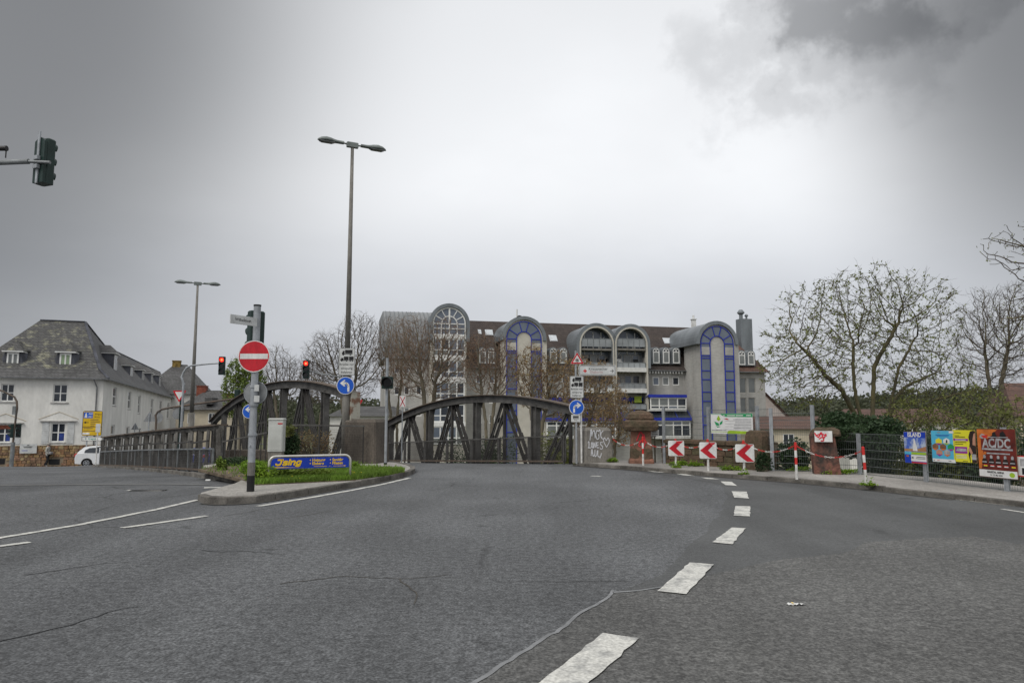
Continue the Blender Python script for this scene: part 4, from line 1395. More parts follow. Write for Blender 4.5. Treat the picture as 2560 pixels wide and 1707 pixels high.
# --- street lamps with two heads
def lamp(label, base, H, r0, r1, rz, group):
    t = thing('street_lamp', label, 'street lamp', base, rz, group)
    q = MB(); q.tube([(0, 0, 0), (0, 0, 3.0)], [r0, r0 * .96], 16); q.build('lower_post', m_pole, t, smooth=True)
    q = MB(); q.tube([(0, 0, 3.0), (0, 0, H)], [r0 * .72, r1], 16); q.build('post', m_pole, t, smooth=True)
    q = MB(); q.cbox(-.20, .20, -.07, .07, H - .02, H + .16, .02); q.build('bracket', m_lampshell, t)
    for sg in (-1, 1):
        a = RAD(8)
        q = MB(); q.tube([(sg * .2, 0, H + .08), (sg * .34, 0, H + .09)], .03, 8); ar = q.build('arm', m_lampshell, t)
        q = MB()
        # neck box running into a flattened drop-shaped shell
        prof = [(.30, .07, .085, .06), (.52, .075, .09, .06), (.60, .085, .10, .055), (.74, .12, .135, .05), (.90, .135, .155, .05), (1.06, .11, .12, .05), (1.16, .06, .06, .045), (1.20, .012, .01, .04)]
        n = 14
        vs, fs = [], []
        for x, hw, top_, bot in prof:
            for k in range(n):
                th = math.tau * k / n
                c, s_ = math.cos(th), math.sin(th)
                vs.append((sg * x, hw * c * 1.15, H + .07 + (top_ * s_ if s_ > 0 else bot * s_ * .35)))
        for i in range(len(prof) - 1):
            for k in range(n):
                fs.append((i * n + k, i * n + (k + 1) % n, (i + 1) * n + (k + 1) % n, (i + 1) * n + k))
        fs += [tuple(range(n)), tuple((len(prof) - 1) * n + k for k in range(n))]
        q.add(vs, fs); sh = q.build('lamp_head', m_lampshell, t, smooth=True)
        q = MB(); q.prism([(sg * x, H + .058 - .0 * i) for i, x in enumerate((.6, 1.14))] + [(sg * 1.05, H + .015), (sg * .7, H + .015)], -.10, .10)
        q.build('bowl', m_lampglass, sh)
    return t
B1 = W(862, 1150, 24.2)
Lz = W(868, 368, 24.2).z
lp = lamp('tall concrete street lamp with two heads, lorry plate and blue left-turn sign', (B1.x, 24.2, .1), Lz - .1, .135, .055, RAD(26), 'double-headed street lamps')
Q = Pl(B1.x, 24.2, 0)
fr = bpy.data.objects.new('sign_bracket', None); fr.parent = lp; fr.rotation_euler = (0, 0, RAD(-26)); col.objects.link(fr)
(xa, za), (xb, zb) = Q.shift(.16).px(846, 938), Q.shift(.16).px(888, 870)
lorry_plate(fr, xa, xb, za - .1, zb - .1, -.16)
(xc, zc_) = Q.shift(.18).px(863.5, 963.5)
rs = 22.3 * 24 / FPX
o_ = plate(fr, 'arrow_sign', circle(xc, zc_ - .1, rs), -.17, m_white)
q = MB(); q.disc(xc, zc_ - .1, rs * .93, -.174, -.1725, 28); q.build('blue_disc', m_blue, o_)
arrow_turn(xc, zc_ - .1, rs, -1, -.177).build('arrow', m_white, o_)
(xs, zs_) = Q.px(766, 946)
(xs2, zs2) = Q.px(775, 928)
q = MB(); q.tube([(-.1, 0, Q.px(850, 944)[1] - .1), (xs2 + .3, -.02, Q.px(800, 933)[1] - .1), (xs2, -.02, zs2 - .1)], .025, 8); q.build('signal_arm', m_galv_d, fr)
signal(fr, (xs, -.05, zs_ - .1), RAD(6), 0, 3, .19, .20)
B2 = W(478, 1100, 40)
l2 = lamp('more distant double-headed street lamp behind the low truss and give-way sign', (W(477, 1080, 40).x, 40, -RL(40)), W(487, 712, 40).z + RL(40), .16, .055, RAD(24), 'double-headed street lamps')

# --- single signal on thin pole at the island's far corner
P = G(963.5, 1161, .105)
t = thing('signal_post', 'slim grey pole with a single square green-backed signal beside the pier', 'signal post', P)
Q = Pl(P.x, P.y, 0)
zt = Q.px(964, 895)[1] - P.z
q = MB(); q.tube([(0, 0, .05), (0, 0, zt)], .043, 14); q.build('pole', m_galv, t)
q = MB(); q.tube([(0, 0, 0), (0, 0, .06)], .05, 14); q.build('base_sleeve', m_black, t)
(xc, zc_) = Q.shift(.2).px(967.5, 956)
q = MB(); q.cbox(xc - .175, xc + .175, -.15, -.10, zc_ - P.z - .185, zc_ - P.z + .185, .01); hd = q.build('signal_head', m_green, t)
q = MB(); q.disc(xc, zc_ - P.z, .145, -.162, -.151, 24); q.build('lens', m_lens, hd)
q = MB(); q.ring(xc, zc_ - P.z, .145, .156, -.36, -.151, -30, 210, 20); q.build('visor', m_black, hd)
# --- crossed-out sign on thin post by the far railing
Y = 27.0
x_, z_ = W(1004, 1149, Y).x, -RR(Y) + .0
t = thing('sign_post', 'thin post with white plate crossed in red at the far railing', 'sign post', (x_, Y, z_))
Q = Pl(x_, Y, 0)
(xa, za), (xb, zb) = Q.px(999, 1017), Q.px(1014.5, 989)
q = MB(); q.tube([(0, 0, 0), (0, 0, zb - z_)], .022, 10); q.build('pole', m_galv, t)
o_ = plate(t, 'crossed_sign', (xa, xb, za - z_, zb - z_), -.03, m_white)
ribbon(o_, [[(xa + .03, za - z_ + .03), (xb - .03, zb - z_ - .05)], [(xa + .03, zb - z_ - .05), (xb - .03, za - z_ + .03)]], .028, m_red, -.034, 'red_cross')
# --- give-way and red light behind the pier
Y = 27.5
x_, z_ = W(884, 1100, Y).x, -RR(Y)
t = thing('signal_post', 'signal post with lit red lamp and give-way sign half hidden behind the brown pier', 'signal post', (x_, Y, z_))
q = MB(); q.tube([(0, 0, 0), (0, 0, 2.5)], .045, 12); q.build('pole', m_galv_d, t)
signal(t, (.07, -.12, W(888, 1046, Y).z - z_ - .62), RAD(4), 0, 3, .22, .22)
zc_ = W(889, 1010, Y).z - z_
o_ = plate(t, 'give_way_sign', tri(.06, zc_, .56, False), -.06, m_red)
flat(o_, 'white_field', tri(.06, zc_, .38, False, .02), -.064, m_white)

# --- right-hand post by the graffiti pier
Y = 23.15
x_ = W(1441, 1100, Y).x
t = thing('sign_post', 'grey post with snowflake, direction, lorry and blue right-turn signs by graffiti pier', 'sign post', (x_, Y, .08))
Q = Pl(x_, Y, 0)
def lq(u, v):
    x, z = Q.shift(.06).px(u, v)
    return x, z - .08
q = MB(); q.tube([(0, 0, 0), (0, 0, lq(1441, 876)[1])], .032, 12); q.build('pole', m_galv, t)
q = MB(); q.tube([(.16, .02, 0), (.16, .02, lq(1441, 985)[1])], .03, 12); q.build('second_pole', m_whitep, t)
c = lq(1443, 898); s_ = 34.5 * Y / FPX
o_ = plate(t, 'warning_sign', tri(c[0], c[1] - .02, s_), -.05, m_white)
flat(o_, 'red_border', tri(c[0], c[1] - .02, s_ * .96), -.054, m_red)
flat(o_, 'white_field', tri(c[0], c[1] - .02, s_ * .62, True, .02), -.056, m_white)
q = MB()
for k in range(3):
    a = RAD(90 + 60 * k)
    dx, dz = math.cos(a) * s_ * .13, math.sin(a) * s_ * .13
    q.beam((c[0] - dx, -.0585, c[1] - .03 - dz), (c[0] + dx, -.0585, c[1] - .03 + dz), .012, .002, up=(0, 1, 0))
    for sg in (-1, 1):
        bx, bz = c[0] + sg * dx * .62, c[1] - .03 + sg * dz * .62
        for tw in (-50, 50):
            a2 = a + (0 if sg > 0 else math.pi) + RAD(tw)
            q.beam((bx, -.0585, bz), (bx + math.cos(a2) * s_ * .06, -.0585, bz + math.sin(a2) * s_ * .06), .01, .002, up=(0, 1, 0))
q.build('snowflake', m_black, o_)
(xa, za), (xb, zb) = lq(1447, 938.5), lq(1540, 913)
o_ = plate(t, 'direction_sign', (xa, xb, za, zb), -.05, m_grey_s)
bm = MB(); e = .02
for r_ in ((xa + .025, xb - .025, zb - .035, zb - .022), (xa + .025, xb - .025, za + .022, za + .035), (xa + .025, xa + .038, za + .035, zb - .035), (xb - .038, xb - .025, za + .035, zb - .035)):
    bm.add([(r_[0], -.0535, r_[2]), (r_[1], -.0535, r_[2]), (r_[1], -.0535, r_[3]), (r_[0], -.0535, r_[3])], [(0, 1, 2, 3)])
bm.build('border', m_black, o_)
hh = zb - za
text(o_, 'lettering', 'Kreuznacher', hh * .36, xa + (xb - xa) * .52, -.0535, za + hh * .64, m_black)
text(o_, 'lettering', 'Diakonie', hh * .36, xa + (xb - xa) * .47, -.0535, za + hh * .34, mat('faded red print', (.42, .22, .22), .6, .2, 5))
cxr, czr = xa + (xb - xa) * .17, za + hh * .45
flatrect(o_, 'red_cross', cxr - .055, cxr + .055, czr - .02, czr + .02, -.0535, m_redp); flatrect(o_, 'red_cross', cxr - .02, cxr + .02, czr - .055, czr + .055, -.0545, m_redp)
ribbon(o_, [[(xb - .19, czr), (xb - .09, czr)], [(xb - .13, czr + .05), (xb - .085, czr)], [(xb - .13, czr - .05), (xb - .085, czr)]], .014, m_black, -.0535, 'arrow')
(xa, za), (xb, zb) = lq(1425, 994.5), lq(1459, 939.5)
lorry_plate(t, xa, xb, za, zb, -.05)
c = lq(1441.5, 1018); rs = 18.6 * Y / FPX
o_ = plate(t, 'arrow_sign', circle(c[0], c[1], rs), -.06, m_white)
q = MB(); q.disc(c[0], c[1], rs * .93, -.064, -.0625, 28); q.build('blue_disc', m_blue, o_)
arrow_turn(c[0], c[1], rs, 1, -.067).build('arrow', m_white, o_)
(xa, za), (xb, zb) = lq(1428, 1054.5), lq(1451, 1036)
o_ = plate(t, 'supplementary_sign', (xa, xb, za, zb), -.05, m_grey_s)
cx = (xa + xb) / 2
q = MB()
for x0, x1, z0, z1 in ((-.09, .09, .14, .19), (-.09, .09, .10, .125)):
    q.add([(cx + x0, -.0535, za + z0), (cx + x1, -.0535, za + z0), (cx + x1, -.0535, za + z1), (cx + x0, -.0535, za + z1)], [(0, 1, 2, 3)])
q.build('bus_pictogram', m_black, o_)
text(o_, 'lettering', 'frei', .07, cx, -.0535, za + .055, m_black)

# --- red-white posts, chevron boards and chains
tops_ = []
def ringed_post(name, label, cat, P, H, group, bands):
    t = thing(name, label, cat, P, 0, group)
    n = len(bands)
    z = 0.0
    for k, (fr_, m_) in enumerate(bands):
        q = MB(); q.tube([(0, 0, z), (0, 0, z + H * fr_)], .030, 12); q.build('red_band' if m_ is m_redp else 'white_band', m_, t)
        z += H * fr_
    q = MB(); q.lathe([(.030, z), (.030, z + .008), (.018, z + .018)], n=12); q.build('cap', bands[-1][1], t)
    return t
RW = [(.41, m_whitep), (.19, m_redp), (.20, m_whitep), (.20, m_redp)]
for (u, v, vt, lb) in ((1608, 1163, 1093, 'red and white barrier post in front of the mushroom-capped pillar'), (1992, 1198, 1107, 'red and white barrier post left of the ivy pillar'), (2166, 1212, 1118, 'slightly leaning red and white barrier post nearest the camera')):
    P = G(u, v, PAVZ); H = W(u, vt, P.y).z - PAVZ
    t = ringed_post('barrier_post', lb, 'barrier post', P, H, 'red and white posts on the pavement edge', RW)
    if u == 2166:
        t.rotation_euler = (0, RAD(-2.5), 0)
    tops_.append((u, P + Vector((0, 0, H - .05))))
CH = [((1690, 1168, 1098), (1671, 1710, 1101, 1139.5), 'leftmost red chevron board on its white post'), ((1771, 1177, 1099), (1749, 1791, 1105, 1146), 'middle red chevron board on its white post'), ((1861, 1185, 1102), (1839, 1885, 1110, 1155), 'rightmost and largest red chevron board on its white post')]
for (u, v, vt), (u0, u1, v0, v1), lb in CH:
    P = G(u, v, PAVZ); H = W(u, vt, P.y).z - PAVZ
    t = ringed_post('chevron_board', lb, 'chevron sign', P, H, 'red chevron boards along the bend', [(.86, m_whitep), (.14, m_redp)])
    Q = Pl(P.x, P.y, 0, .05)
    (xa, za), (xb, zb) = Q.px(u0, v1), Q.px(u1, v0)
    za -= PAVZ; zb -= PAVZ
    o_ = plate(t, 'board', (xa, xb, za, zb), -.05, m_white)
    w_, h_ = xb - xa, zb - za
    pts = [(.68, .97), (.96, .97), (.48, .50), (.98, .03), (.68, .03) if False else (.56, .03), (.04, .50)]
    flat(o_, 'chevron', [(xa + x * w_, za + z * h_) for x, z in [(.60, .97), (.95, .97), (.50, .50), (.98, .03), (.60, .03), (.04, .50)]], -.054, m_red)
    tops_.append((u, P + Vector((0, 0, H - .03))))
tops_.sort(key=lambda a: a[0])
hang = [Vector((*W(1532, 1097, 23.6).xy, W(1532, 1097, 23.6).z))] + [p for _, p in tops_]
where = ['from the graffiti pier to the first post', 'between first post and left chevron board', 'between left and middle chevron boards', 'between middle and right chevron boards', 'between right chevron board and second post', 'between the two rightmost posts']
for k, (a, b) in enumerate(zip(hang, hang[1:])):
    t = thing('barrier_chain', 'red and white plastic chain hanging ' + where[k], 'chain', ((a.x + b.x) / 2, (a.y + b.y) / 2, min(a.z, b.z) - .3), 0, 'red and white chains between the posts')
    sag = .20 + .02 * (k % 2)
    N = 22
    o0 = Vector(t.location)
    def cp(s):
        p = a.lerp(b, s) - o0
        p.z -= sag * 4 * s * (1 - s)
        return p
    # links grouped in coloured lengths
    nb = 7
    for i in range(nb):
        q = MB()
        nl = 4
        for j_ in range(nl):
            s0, s1 = (i + j_ / nl) / nb, (i + (j_ + 1.25) / nl) / nb
            p0, p1 = cp(s0), cp(min(1, s1))
            d = (p1 - p0); sd = d.cross(Vector((0, 0, 1))).normalized() * .014 if j_ % 2 else Vector((0, 0, .014))
            q.tube([p0 + sd * .3, p0.lerp(p1, .3) + sd, p0.lerp(p1, .7) + sd, p1 + sd * .3, p0.lerp(p1, .7) - sd, p0.lerp(p1, .3) - sd, p0 + sd * .3], .006, 5)
        q.build('chain_length', m_redp if i % 2 == 0 else m_whitep, t)

# --- traffic light on the mast arm high at the left, seen from behind
Y = 14.0
A = W(118, 404, Y); Bq = W(-10, 402, Y)
base = Vector((-15.5, 14.6, 0))
t = thing('mast_arm_signal', 'large traffic light hung from a mast arm at the upper left, seen from behind', 'traffic light', base)
def tl(p): return Vector(p) - base
q = MB(); q.tube([(0, 0, 0), (0, 0, 5.6)], [.11, .09], 14); q.build('pole', m_galv_d, t)
mid = W(72, 403, Y)
q = MB(); q.tube([(0, 0, 5.6), (.3, -.05, 6.1), (1.0, -.2, A.z - .03), tl((mid.x, mid.y, A.z))], [.07, .065, .06, .052], 12); q.build('mast_arm', m_galv_d, t)
q = MB(); q.tube([tl((mid.x - .02, mid.y, A.z)), tl((A.x + .06, A.y, A.z - .02))], .033, 12); q.build('arm_tip', m_galv_d, t)
zb, zt = W(98, 454, Y).z, W(98, 334, Y).z
xh = W(99, 404, Y).x
hd = MB()
# tapered backed housing seen from behind
dx, dy, dz = tl((xh, Y - .14, zb))
hd = signal(t, (dx, .14 + dy + .20, dz), RAD(160), None, 3, (zt - zb - .1) / 3, .30, vis=.07)
q = MB(); q.prism([(-.14, 0), (.14, 0), (.14, zt - zb - .14), (.03, zt - zb - .06), (-.03, zt - zb - .06), (-.14, zt - zb - .14)], .10, .16); q.build('rear_cover', m_green, hd)
q = MB(); q.box(-.028, .028, .165, .19, -.02, zt - zb + .06); q.build('mounting_strap', m_galv, hd)
for v in (394, 416):
    q = MB(); q.box(-.06, .06, .17, .24, W(98, v, Y).z - zb - .04, W(98, v, Y).z - zb + .04); q.build('bracket', m_galv, hd)
pc = W(12, 375, Y); pb = W(14, 395, Y)
q = MB(); q.tube([tl(pb), tl((pb.x, pb.y, pc.z + .04))], .012, 8); q.tube([tl((pc.x - .12, pc.y, pc.z + .03)), tl((pc.x + .02, pc.y, pc.z + .03))], [.05, .05], 10); q.tube([tl((pc.x + .0, pc.y, pc.z + .03)), tl((pc.x + .04, pc.y, pc.z + .03))], [.055, .055], 10)
q.build('detector_camera', m_black, t)

# --- street furniture down the left street
def street(u, Y):
    return Vector((W(u, 1100, Y).x, Y, -RL(Y)))
P = street(33, 50)
t = thing('signal_post', 'brown bent mast with paired traffic lights in front of the white house', 'signal post', P)
def lw(u, v, Y=50.0): return W(u, v, Y) - P
q = MB(); q.tube([(0, 0, 0), (0, 0, lw(35, 1105).z)], .13, 12); q.build('base_sleeve', m_galv_d, t)
q = MB(); q.tube([(0, 0, lw(35, 1105).z), lw(40, 1040), lw(43, 1020), lw(42, 1003), lw(36, 992), lw(18, 983), lw(-2, 974), lw(-60, 958)], .065, 10); q.build('mast', m_rust, t)
signal(t, lw(29, 1094), RAD(-60), None, 3, .30, .30); signal(t, lw(45, 1093), RAD(25), None, 3, .30, .30)
q = MB(); q.cbox(-.12, .12, -.1, .1, 0, .6, .02); q.build('control_box', m_galv_d, t).location = lw(36, 1036)
# yellow direction sign
Y = 53.5
P = street(233, Y)
t = thing('direction_board', 'yellow direction board with blue motorway panel in front of the white house', 'road sign', P, RAD(8))
def rect(u0, u1, v0, v1):
    Q = Pl(P.x, P.y, RAD(8), .06)
    (a, b), (c, d) = Q.px(u0, v1), Q.px(u1, v0)
    return a, c, b - P.z, d - P.z
r_ = rect(204, 257, 1027, 1089)
m_sy = mat('road sign yellow', (.62, .40, .015), .45, .1, 3)
o_ = plate(t, 'yellow_panel', r_, -.06, m_black)
flatrect(o_, 'yellow_field', r_[0] + .04, r_[1] - .04, r_[2] + .04, r_[3] - .04, -.064, m_sy)
b_ = rect(209, 233, 1030, 1045); flatrect(o_, 'blue_field', *b_, -.067, m_blue)
flat(o_, 'motorway_symbol', [(b_[0] + .06, b_[2] + .05), (b_[0] + .26, b_[2] + .05), (b_[0] + .19, b_[3] - .06), (b_[0] + .13, b_[3] - .06)], -.07, m_white)
text(o_, 'lettering', 'A60', .17, b_[0] + .47, -.07, b_[3] - .12, m_white, bold=.004); text(o_, 'lettering', 'A61', .17, b_[0] + .47, -.07, b_[2] + .11, m_white, bold=.004)
for s, u, v in (('Bingen', 246, 1034), ('Alzey', 243, 1041)):
    text(o_, 'lettering', s, .17, *(lambda p: (p[0], -.067, p[2]))(rect(u, u + 1, v, v + 1)), m_black)
for u0, u1, v in ((226, 246, 1049), (226, 250, 1054), (226, 238, 1059), (226, 236, 1064), (209, 232, 1070.5), (208, 238, 1077)):
    flatrect(o_, 'lettering', *rect(u0, u1, v - .8, v + .8), -.067, m_rust)
a_ = rect(211, 222, 1055, 1056.5); flatrect(o_, 'arrow', *a_, -.067, m_black)
flat(o_, 'arrow', [(a_[0] - .08, (a_[2] + a_[3]) / 2), (a_[0] + .12, a_[2] - .06), (a_[0] + .12, a_[3] + .06)], -.068, m_black)
flatrect(o_, 'divider', r_[0] + .04, r_[1] - .04, *[rect(204, 257, 1066, 1067.4)[k] for k in (2, 3)], -.067, m_black)
flatrect(o_, 'white_field', *rect(206, 224, 1081, 1086), -.067, m_white)
r2 = rect(203.5, 256, 1091, 1102)
o_ = plate(t, 'white_panel', r2, -.06, m_black); flatrect(o_, 'white_field', r2[0] + .03, r2[1] - .03, r2[2] + .03, r2[3] - .03, -.064, m_white)
text(o_, 'lettering', '← Erapus', .2, (r2[0] + r2[1]) / 2 - .1, -.067, (r2[2] + r2[3]) / 2, mat('green print', (.02, .22, .14), .5, .1, 3), bold=.004)
for x in (r_[0] + .35, r_[1] - .35):
    q = MB(); q.tube([(x, 0, 0), (x, 0, r_[3] - .05)], .05, 10); q.build('post', m_galv, t)
P = street(243, 52)
t = thing('sign_post', 'white post with small grey plate in front of the yellow direction board', 'sign post', P)
(a, b), (c, d) = Pl(P.x, P.y, 0).px(240, 1080), Pl(P.x, P.y, 0).px(253, 1059)
q = MB(); q.tube([(0, 0, 0), (0, 0, d - P.z)], .045, 10); q.build('post', m_whitep, t)
q = MB(); q.box(a, c, -.07, -.06, b - P.z, d - P.z); q.build('plate', m_grey_s, t)
# give-way sign with signal
P = street(447, 45)
t = thing('signal_post', 'give-way sign above a dark traffic light beside the distant street lamp', 'signal post', P)
def lw(u, v, Y=45.0): return W(u, v, Y) - P
q = MB(); q.tube([(0, 0, 0), (0, 0, lw(447, 976).z)], .06, 10); q.build('pole', m_green, t)
c = lw(450, 986); s_ = 34 * 45 / FPX
o_ = plate(t, 'give_way_sign', tri(c.x, c.z, s_, False), -.08, m_red)
flat(o_, 'white_field', tri(c.x, c.z, s_ * .66, False, .02), -.084, m_white)
c = lw(442, 1035); o_ = plate(t, 'round_sign', circle(c.x, c.z, .32), .08, m_back, label='round sign seen from behind')
signal(t, (lw(454, 1053).x, -.05, lw(454, 1053).z), RAD(20), None, 3, .28, .28)
# mast arm with red light over the left street
P = street(452, 36)
t = thing('mast_arm_signal', 'lit red traffic light on a curved mast arm left of the no-entry sign', 'traffic light', P)
def lw(u, v, Y=36.0): return W(u, v, Y) - P
pts = [(0, 0, 0), (0, 0, lw(452, 960).z), lw(454, 943), lw(459, 930), lw(467, 919), lw(478, 914), lw(515, 910), lw(553, 907)]
q = MB(); q.tube([(p[0], 0, p[2]) for p in pts], [.07, .06, .055, .05, .05, .045, .042, .04], 10); q.build('mast', m_galv, t)
signal(t, (lw(556, 937).x, -.1, lw(556, 937).z), RAD(8), 0, 3, .29, .30)
# brown curved mast behind
P = street(388, 43)
t = thing('signal_mast', 'long brown curved mast arm reaching right behind the low truss', 'signal mast', P)
def lw(u, v, Y=43.0): return W(u, v, Y) - P
pts = [(0, 0, 0), (0, 0, lw(387, 1050).z), lw(389, 1038), lw(394, 1030), lw(405, 1023), lw(430, 1018), lw(480, 1011), lw(560, 1000), lw(594, 996)]
q = MB(); q.tube([(p[0], 0, p[2]) for p in pts], .06, 10); q.build('mast', m_rust, t)
signal(t, (lw(594, 1000).x, -.1, lw(594, 998).z - .3), RAD(170), None, 3, .28, .28)
# backs of warning signs
for u, v, s_, Y, lb in ((370, 1045, 30, 48, 'larger triangular sign seen from behind, beside the white house'), (335, 1068, 20, 60, 'smaller triangular sign seen from behind, just above the low truss')):
    P = street(u, Y)
    t = thing('sign_post', lb, 'sign post', P)
    zc_ = W(u, v, Y).z - P.z
    q = MB(); q.tube([(0, 0, 0), (0, 0, zc_ + .3)], .035, 10); q.build('pole', m_galv, t)
    plate(t, 'triangular_sign', tri(0, zc_, s_ * Y / FPX), .05, m_back, m_galv_d)
    if s_ == 30:
        plate(t, 'round_sign', circle(.55, zc_ + .02, .33), .06, m_back, m_galv_d)

# ------------------------------------------------------------------ building helpers
def wall_holes(mb, x0, x1, z0, z1, holes, y=0.0, depth=.18):
    """front wall face with rectangular openings and their reveals (front looks along -y)"""
    xs = sorted({x0, x1, *[h[0] for h in holes], *[h[1] for h in holes]})
    zs_ = sorted({z0, z1, *[h[2] for h in holes], *[h[3] for h in holes]})
    for a, b in zip(xs, xs[1:]):
        for c, d in zip(zs_, zs_[1:]):
            mx, mz = (a + b) / 2, (c + d) / 2
            if any(h[0] < mx < h[1] and h[2] < mz < h[3] for h in holes):
                continue
            mb.add([(a, y, c), (b, y, c), (b, y, d), (a, y, d)], [(0, 1, 2, 3)])
    for a, b, c, d in holes:
        mb.add([(a, y, c), (b, y, c), (b, y, d), (a, y, d), (a, y + depth, c), (b, y + depth, c), (b, y + depth, d), (a, y + depth, d)],
               [(0, 4, 5, 1), (1, 5, 6, 2), (2, 6, 7, 3), (3, 7, 4, 0), (4, 7, 6, 5)])
    return mb
def window(parent, x0, x1, z0, z1, y, cols=2, rws=2, fm=None, gm=None, fw=.06, split=None, nm='window', sill=None, big=False):
    """casement: frame with bars standing in the opening, panes behind it, optional sill"""
    fm = fm or m_frame; gm = gm or m_glass
    q = MB()
    d = .05
    q.box(x0, x0 + fw, y, y + d, z0, z1); q.box(x1 - fw, x1, y, y + d, z0, z1)
    q.box(x0 + fw, x1 - fw, y, y + d, z0, z0 + fw); q.box(x0 + fw, x1 - fw, y, y + d, z1 - fw, z1)
    cx = [x0 + (x1 - x0) * k / cols for k in range(cols + 1)]
    rz_ = split or [k / rws for k in range(1, rws)]
    cz = [z0] + [z0 + (z1 - z0) * f for f in rz_] + [z1]
    for x in cx[1:-1]:
        q.box(x - fw / 2, x + fw / 2, y, y + d, z0 + fw, z1 - fw)
    for z in cz[1:-1]:
        for a, b in zip(cx, cx[1:]):
            q.box(a + fw * .52, b - fw * .52, y + .004, y + d, z - fw * .4, z + fw * .4)
    o = q.build(nm, fm, parent)
    if big:
        for a, b in zip(cx, cx[1:]):
            for c, e in zip(cz, cz[1:]):
                q = MB(); q.box(a + .02, b - .02, y + .02, y + .03, c + .02, e - .02)
                q.build('pane', gm if not isinstance(gm, list) else random.choice(gm), o)
    else:
        q = MB(); q.box(x0 + .02, x1 - .02, y + .02, y + .03, z0 + .02, z1 - .02); q.build('pane', gm, o)
    if sill:
        q = MB(); q.box(x0 - .12, x1 + .12, y - sill, y + .04, z0 - .11, z0 - .004); q.build('sill', m_sill, o)
    return o

# ------------------------------------------------------------------ white slate-roofed house on the left
CW = Vector((-32.3, 57.0, 0))
FRZ = math.atan(.37)
Qf = Pl(CW.x, CW.y, FRZ)
ZG = -RR(57) - .3
ZE = W(262, 946, 57).z                                     # eaves
house = thing('corner_house', 'white plastered corner house with slate roof, dormers and rubble stone base', 'house', (CW.x, CW.y, 0), FRZ)
LFT = -9.6
ZB = Qf.px(100, 1113)[1]
def fr_(u0, u1, v0, v1):
    (a, b), (c, d) = Qf.px(u0, v1), Qf.px(u1, v0)
    return a, c, b, d
ups = [fr_(131, 170, 961, 1005), fr_(0, 37, 960, 1003)]
los = [fr_(125, 165, 1057, 1105), fr_(-8, 30, 1062, 1106)]

q = MB(); wall_holes(q, LFT, 0, ZB, ZE + .15, ups + los, 0, .16)
q.build('wall', m_plaster, house)
for k, h in enumerate(ups):
    window(house, *h, .10, 2, 2, fw=.075, sill=.16, gm=m_glass)
for k, h in enumerate(los):
    wdw = window(house, *h, .08, 2, 2, fw=.085, sill=.12, gm=m_glass)
    if k < 2:
        q = MB(); q.box(h[1] - (h[1] - h[0]) * .42, h[1] - .1, .095, .099, h[2] + .1, h[2] + (h[3] - h[2]) * .46); q.build('blue_poster', mat('window poster %d' % k, (.03, .06, .26), .4, .3, 4), wdw)
    for sg in (-1, 1):                                      # open shutters
        xs = h[0] - .12 - .46 if sg < 0 else h[1] + .12
        q = MB(); q.box(xs, xs + .46, -.05, -.01, h[2] - .1, h[3] + .06); sh = q.build('shutter', m_shutter, house)
        for s in range(9):
            z = h[2] + .05 + s * (h[3] - h[2]) / 9
            q = MB(); q.box(xs + .05, xs + .41, -.062, -.051, z, z + .06); q.build('slat', m_shutter, sh)
    q = MB(); q.box(h[0] - .75, h[1] + .75, -.16, .0, h[3] + .10, h[3] + .18); q.build('lintel_cornice', m_sill, house)
    q = MB()
    cx = (h[0] + h[1]) / 2
    for sg in (-1, 1):
        q.beam((cx, -.012, h[3] + .85), (cx + sg * 1.35, -.012, h[3] + .28), .02, .03, up=(0, 1, 0))
    q.build('painted_gable', mat('ochre line %d' % k, (.45, .35, .2), .9, .1, 3), house)
# roller blind at the left ground-floor window
h = los[1]; q = MB(); q.box(h[0] - .02, h[1] + .02, .03, .07, h[3] - .30, h[3]); q.build('roller_blind', mat('brown blind', (.22, .07, .04), .7, .2, 4), house)
# rubble base: stones one by one over a mortar core
q = MB(); q.box(LFT, .02, -.03, .3, ZG, ZB); q.build('base', m_mortar, house)
rnd = random.Random(21)
z = ZG + .32
course = 0
holes_b = [fr_(122, 150, 1147, 1161), fr_(-5, 13, 1146, 1160)]
mesh_cache = []
count = 0
while z < ZB - .05:
    hgt = rnd.uniform(.17, .25)
    if z + hgt > ZB - .02: hgt = ZB - .01 - z
    x = LFT
    while x < -.02:
        wd_ = min(rnd.uniform(.22, .46), -x)
        if not any(hb[0] - wd_ < x < hb[1] and hb[2] - hgt < z < hb[3] for hb in holes_b) and count < 300:
            q = MB(); q.cbox(x + .012, x + wd_ - .012, -.07 - rnd.uniform(0, .03), -.02, z + .01, z + hgt - .01, .03)
            q.build('stone', rnd.choice(m_rubble), house); count += 1
        x += wd_
    z += hgt
for hb in holes_b:
    q = MB(); q.box(hb[0], hb[1], -.05, -.032, hb[2], hb[3]); q.build('cellar_grille', m_black, house)
# enamel board on the base
bb = fr_(50, 94, 1109, 1133); q = MB(); q.box(bb[0], bb[1], -.16, -.12, bb[2], bb[3]); bo = q.build('notice_board', m_grey_s, house)
for k, (f0, f1, zf) in enumerate(((.4, .55, .86), (.2, .75, .72), (.25, .7, .62), (.12, .48, .3))):
    flatrect(bo, 'lettering', bb[0] + (bb[1] - bb[0]) * f0, bb[0] + (bb[1] - bb[0]) * f1, bb[2] + (bb[3] - bb[2]) * (zf - .03), bb[2] + (bb[3] - bb[2]) * (zf + .03), -.163, m_dblue if k == 3 else m_black)
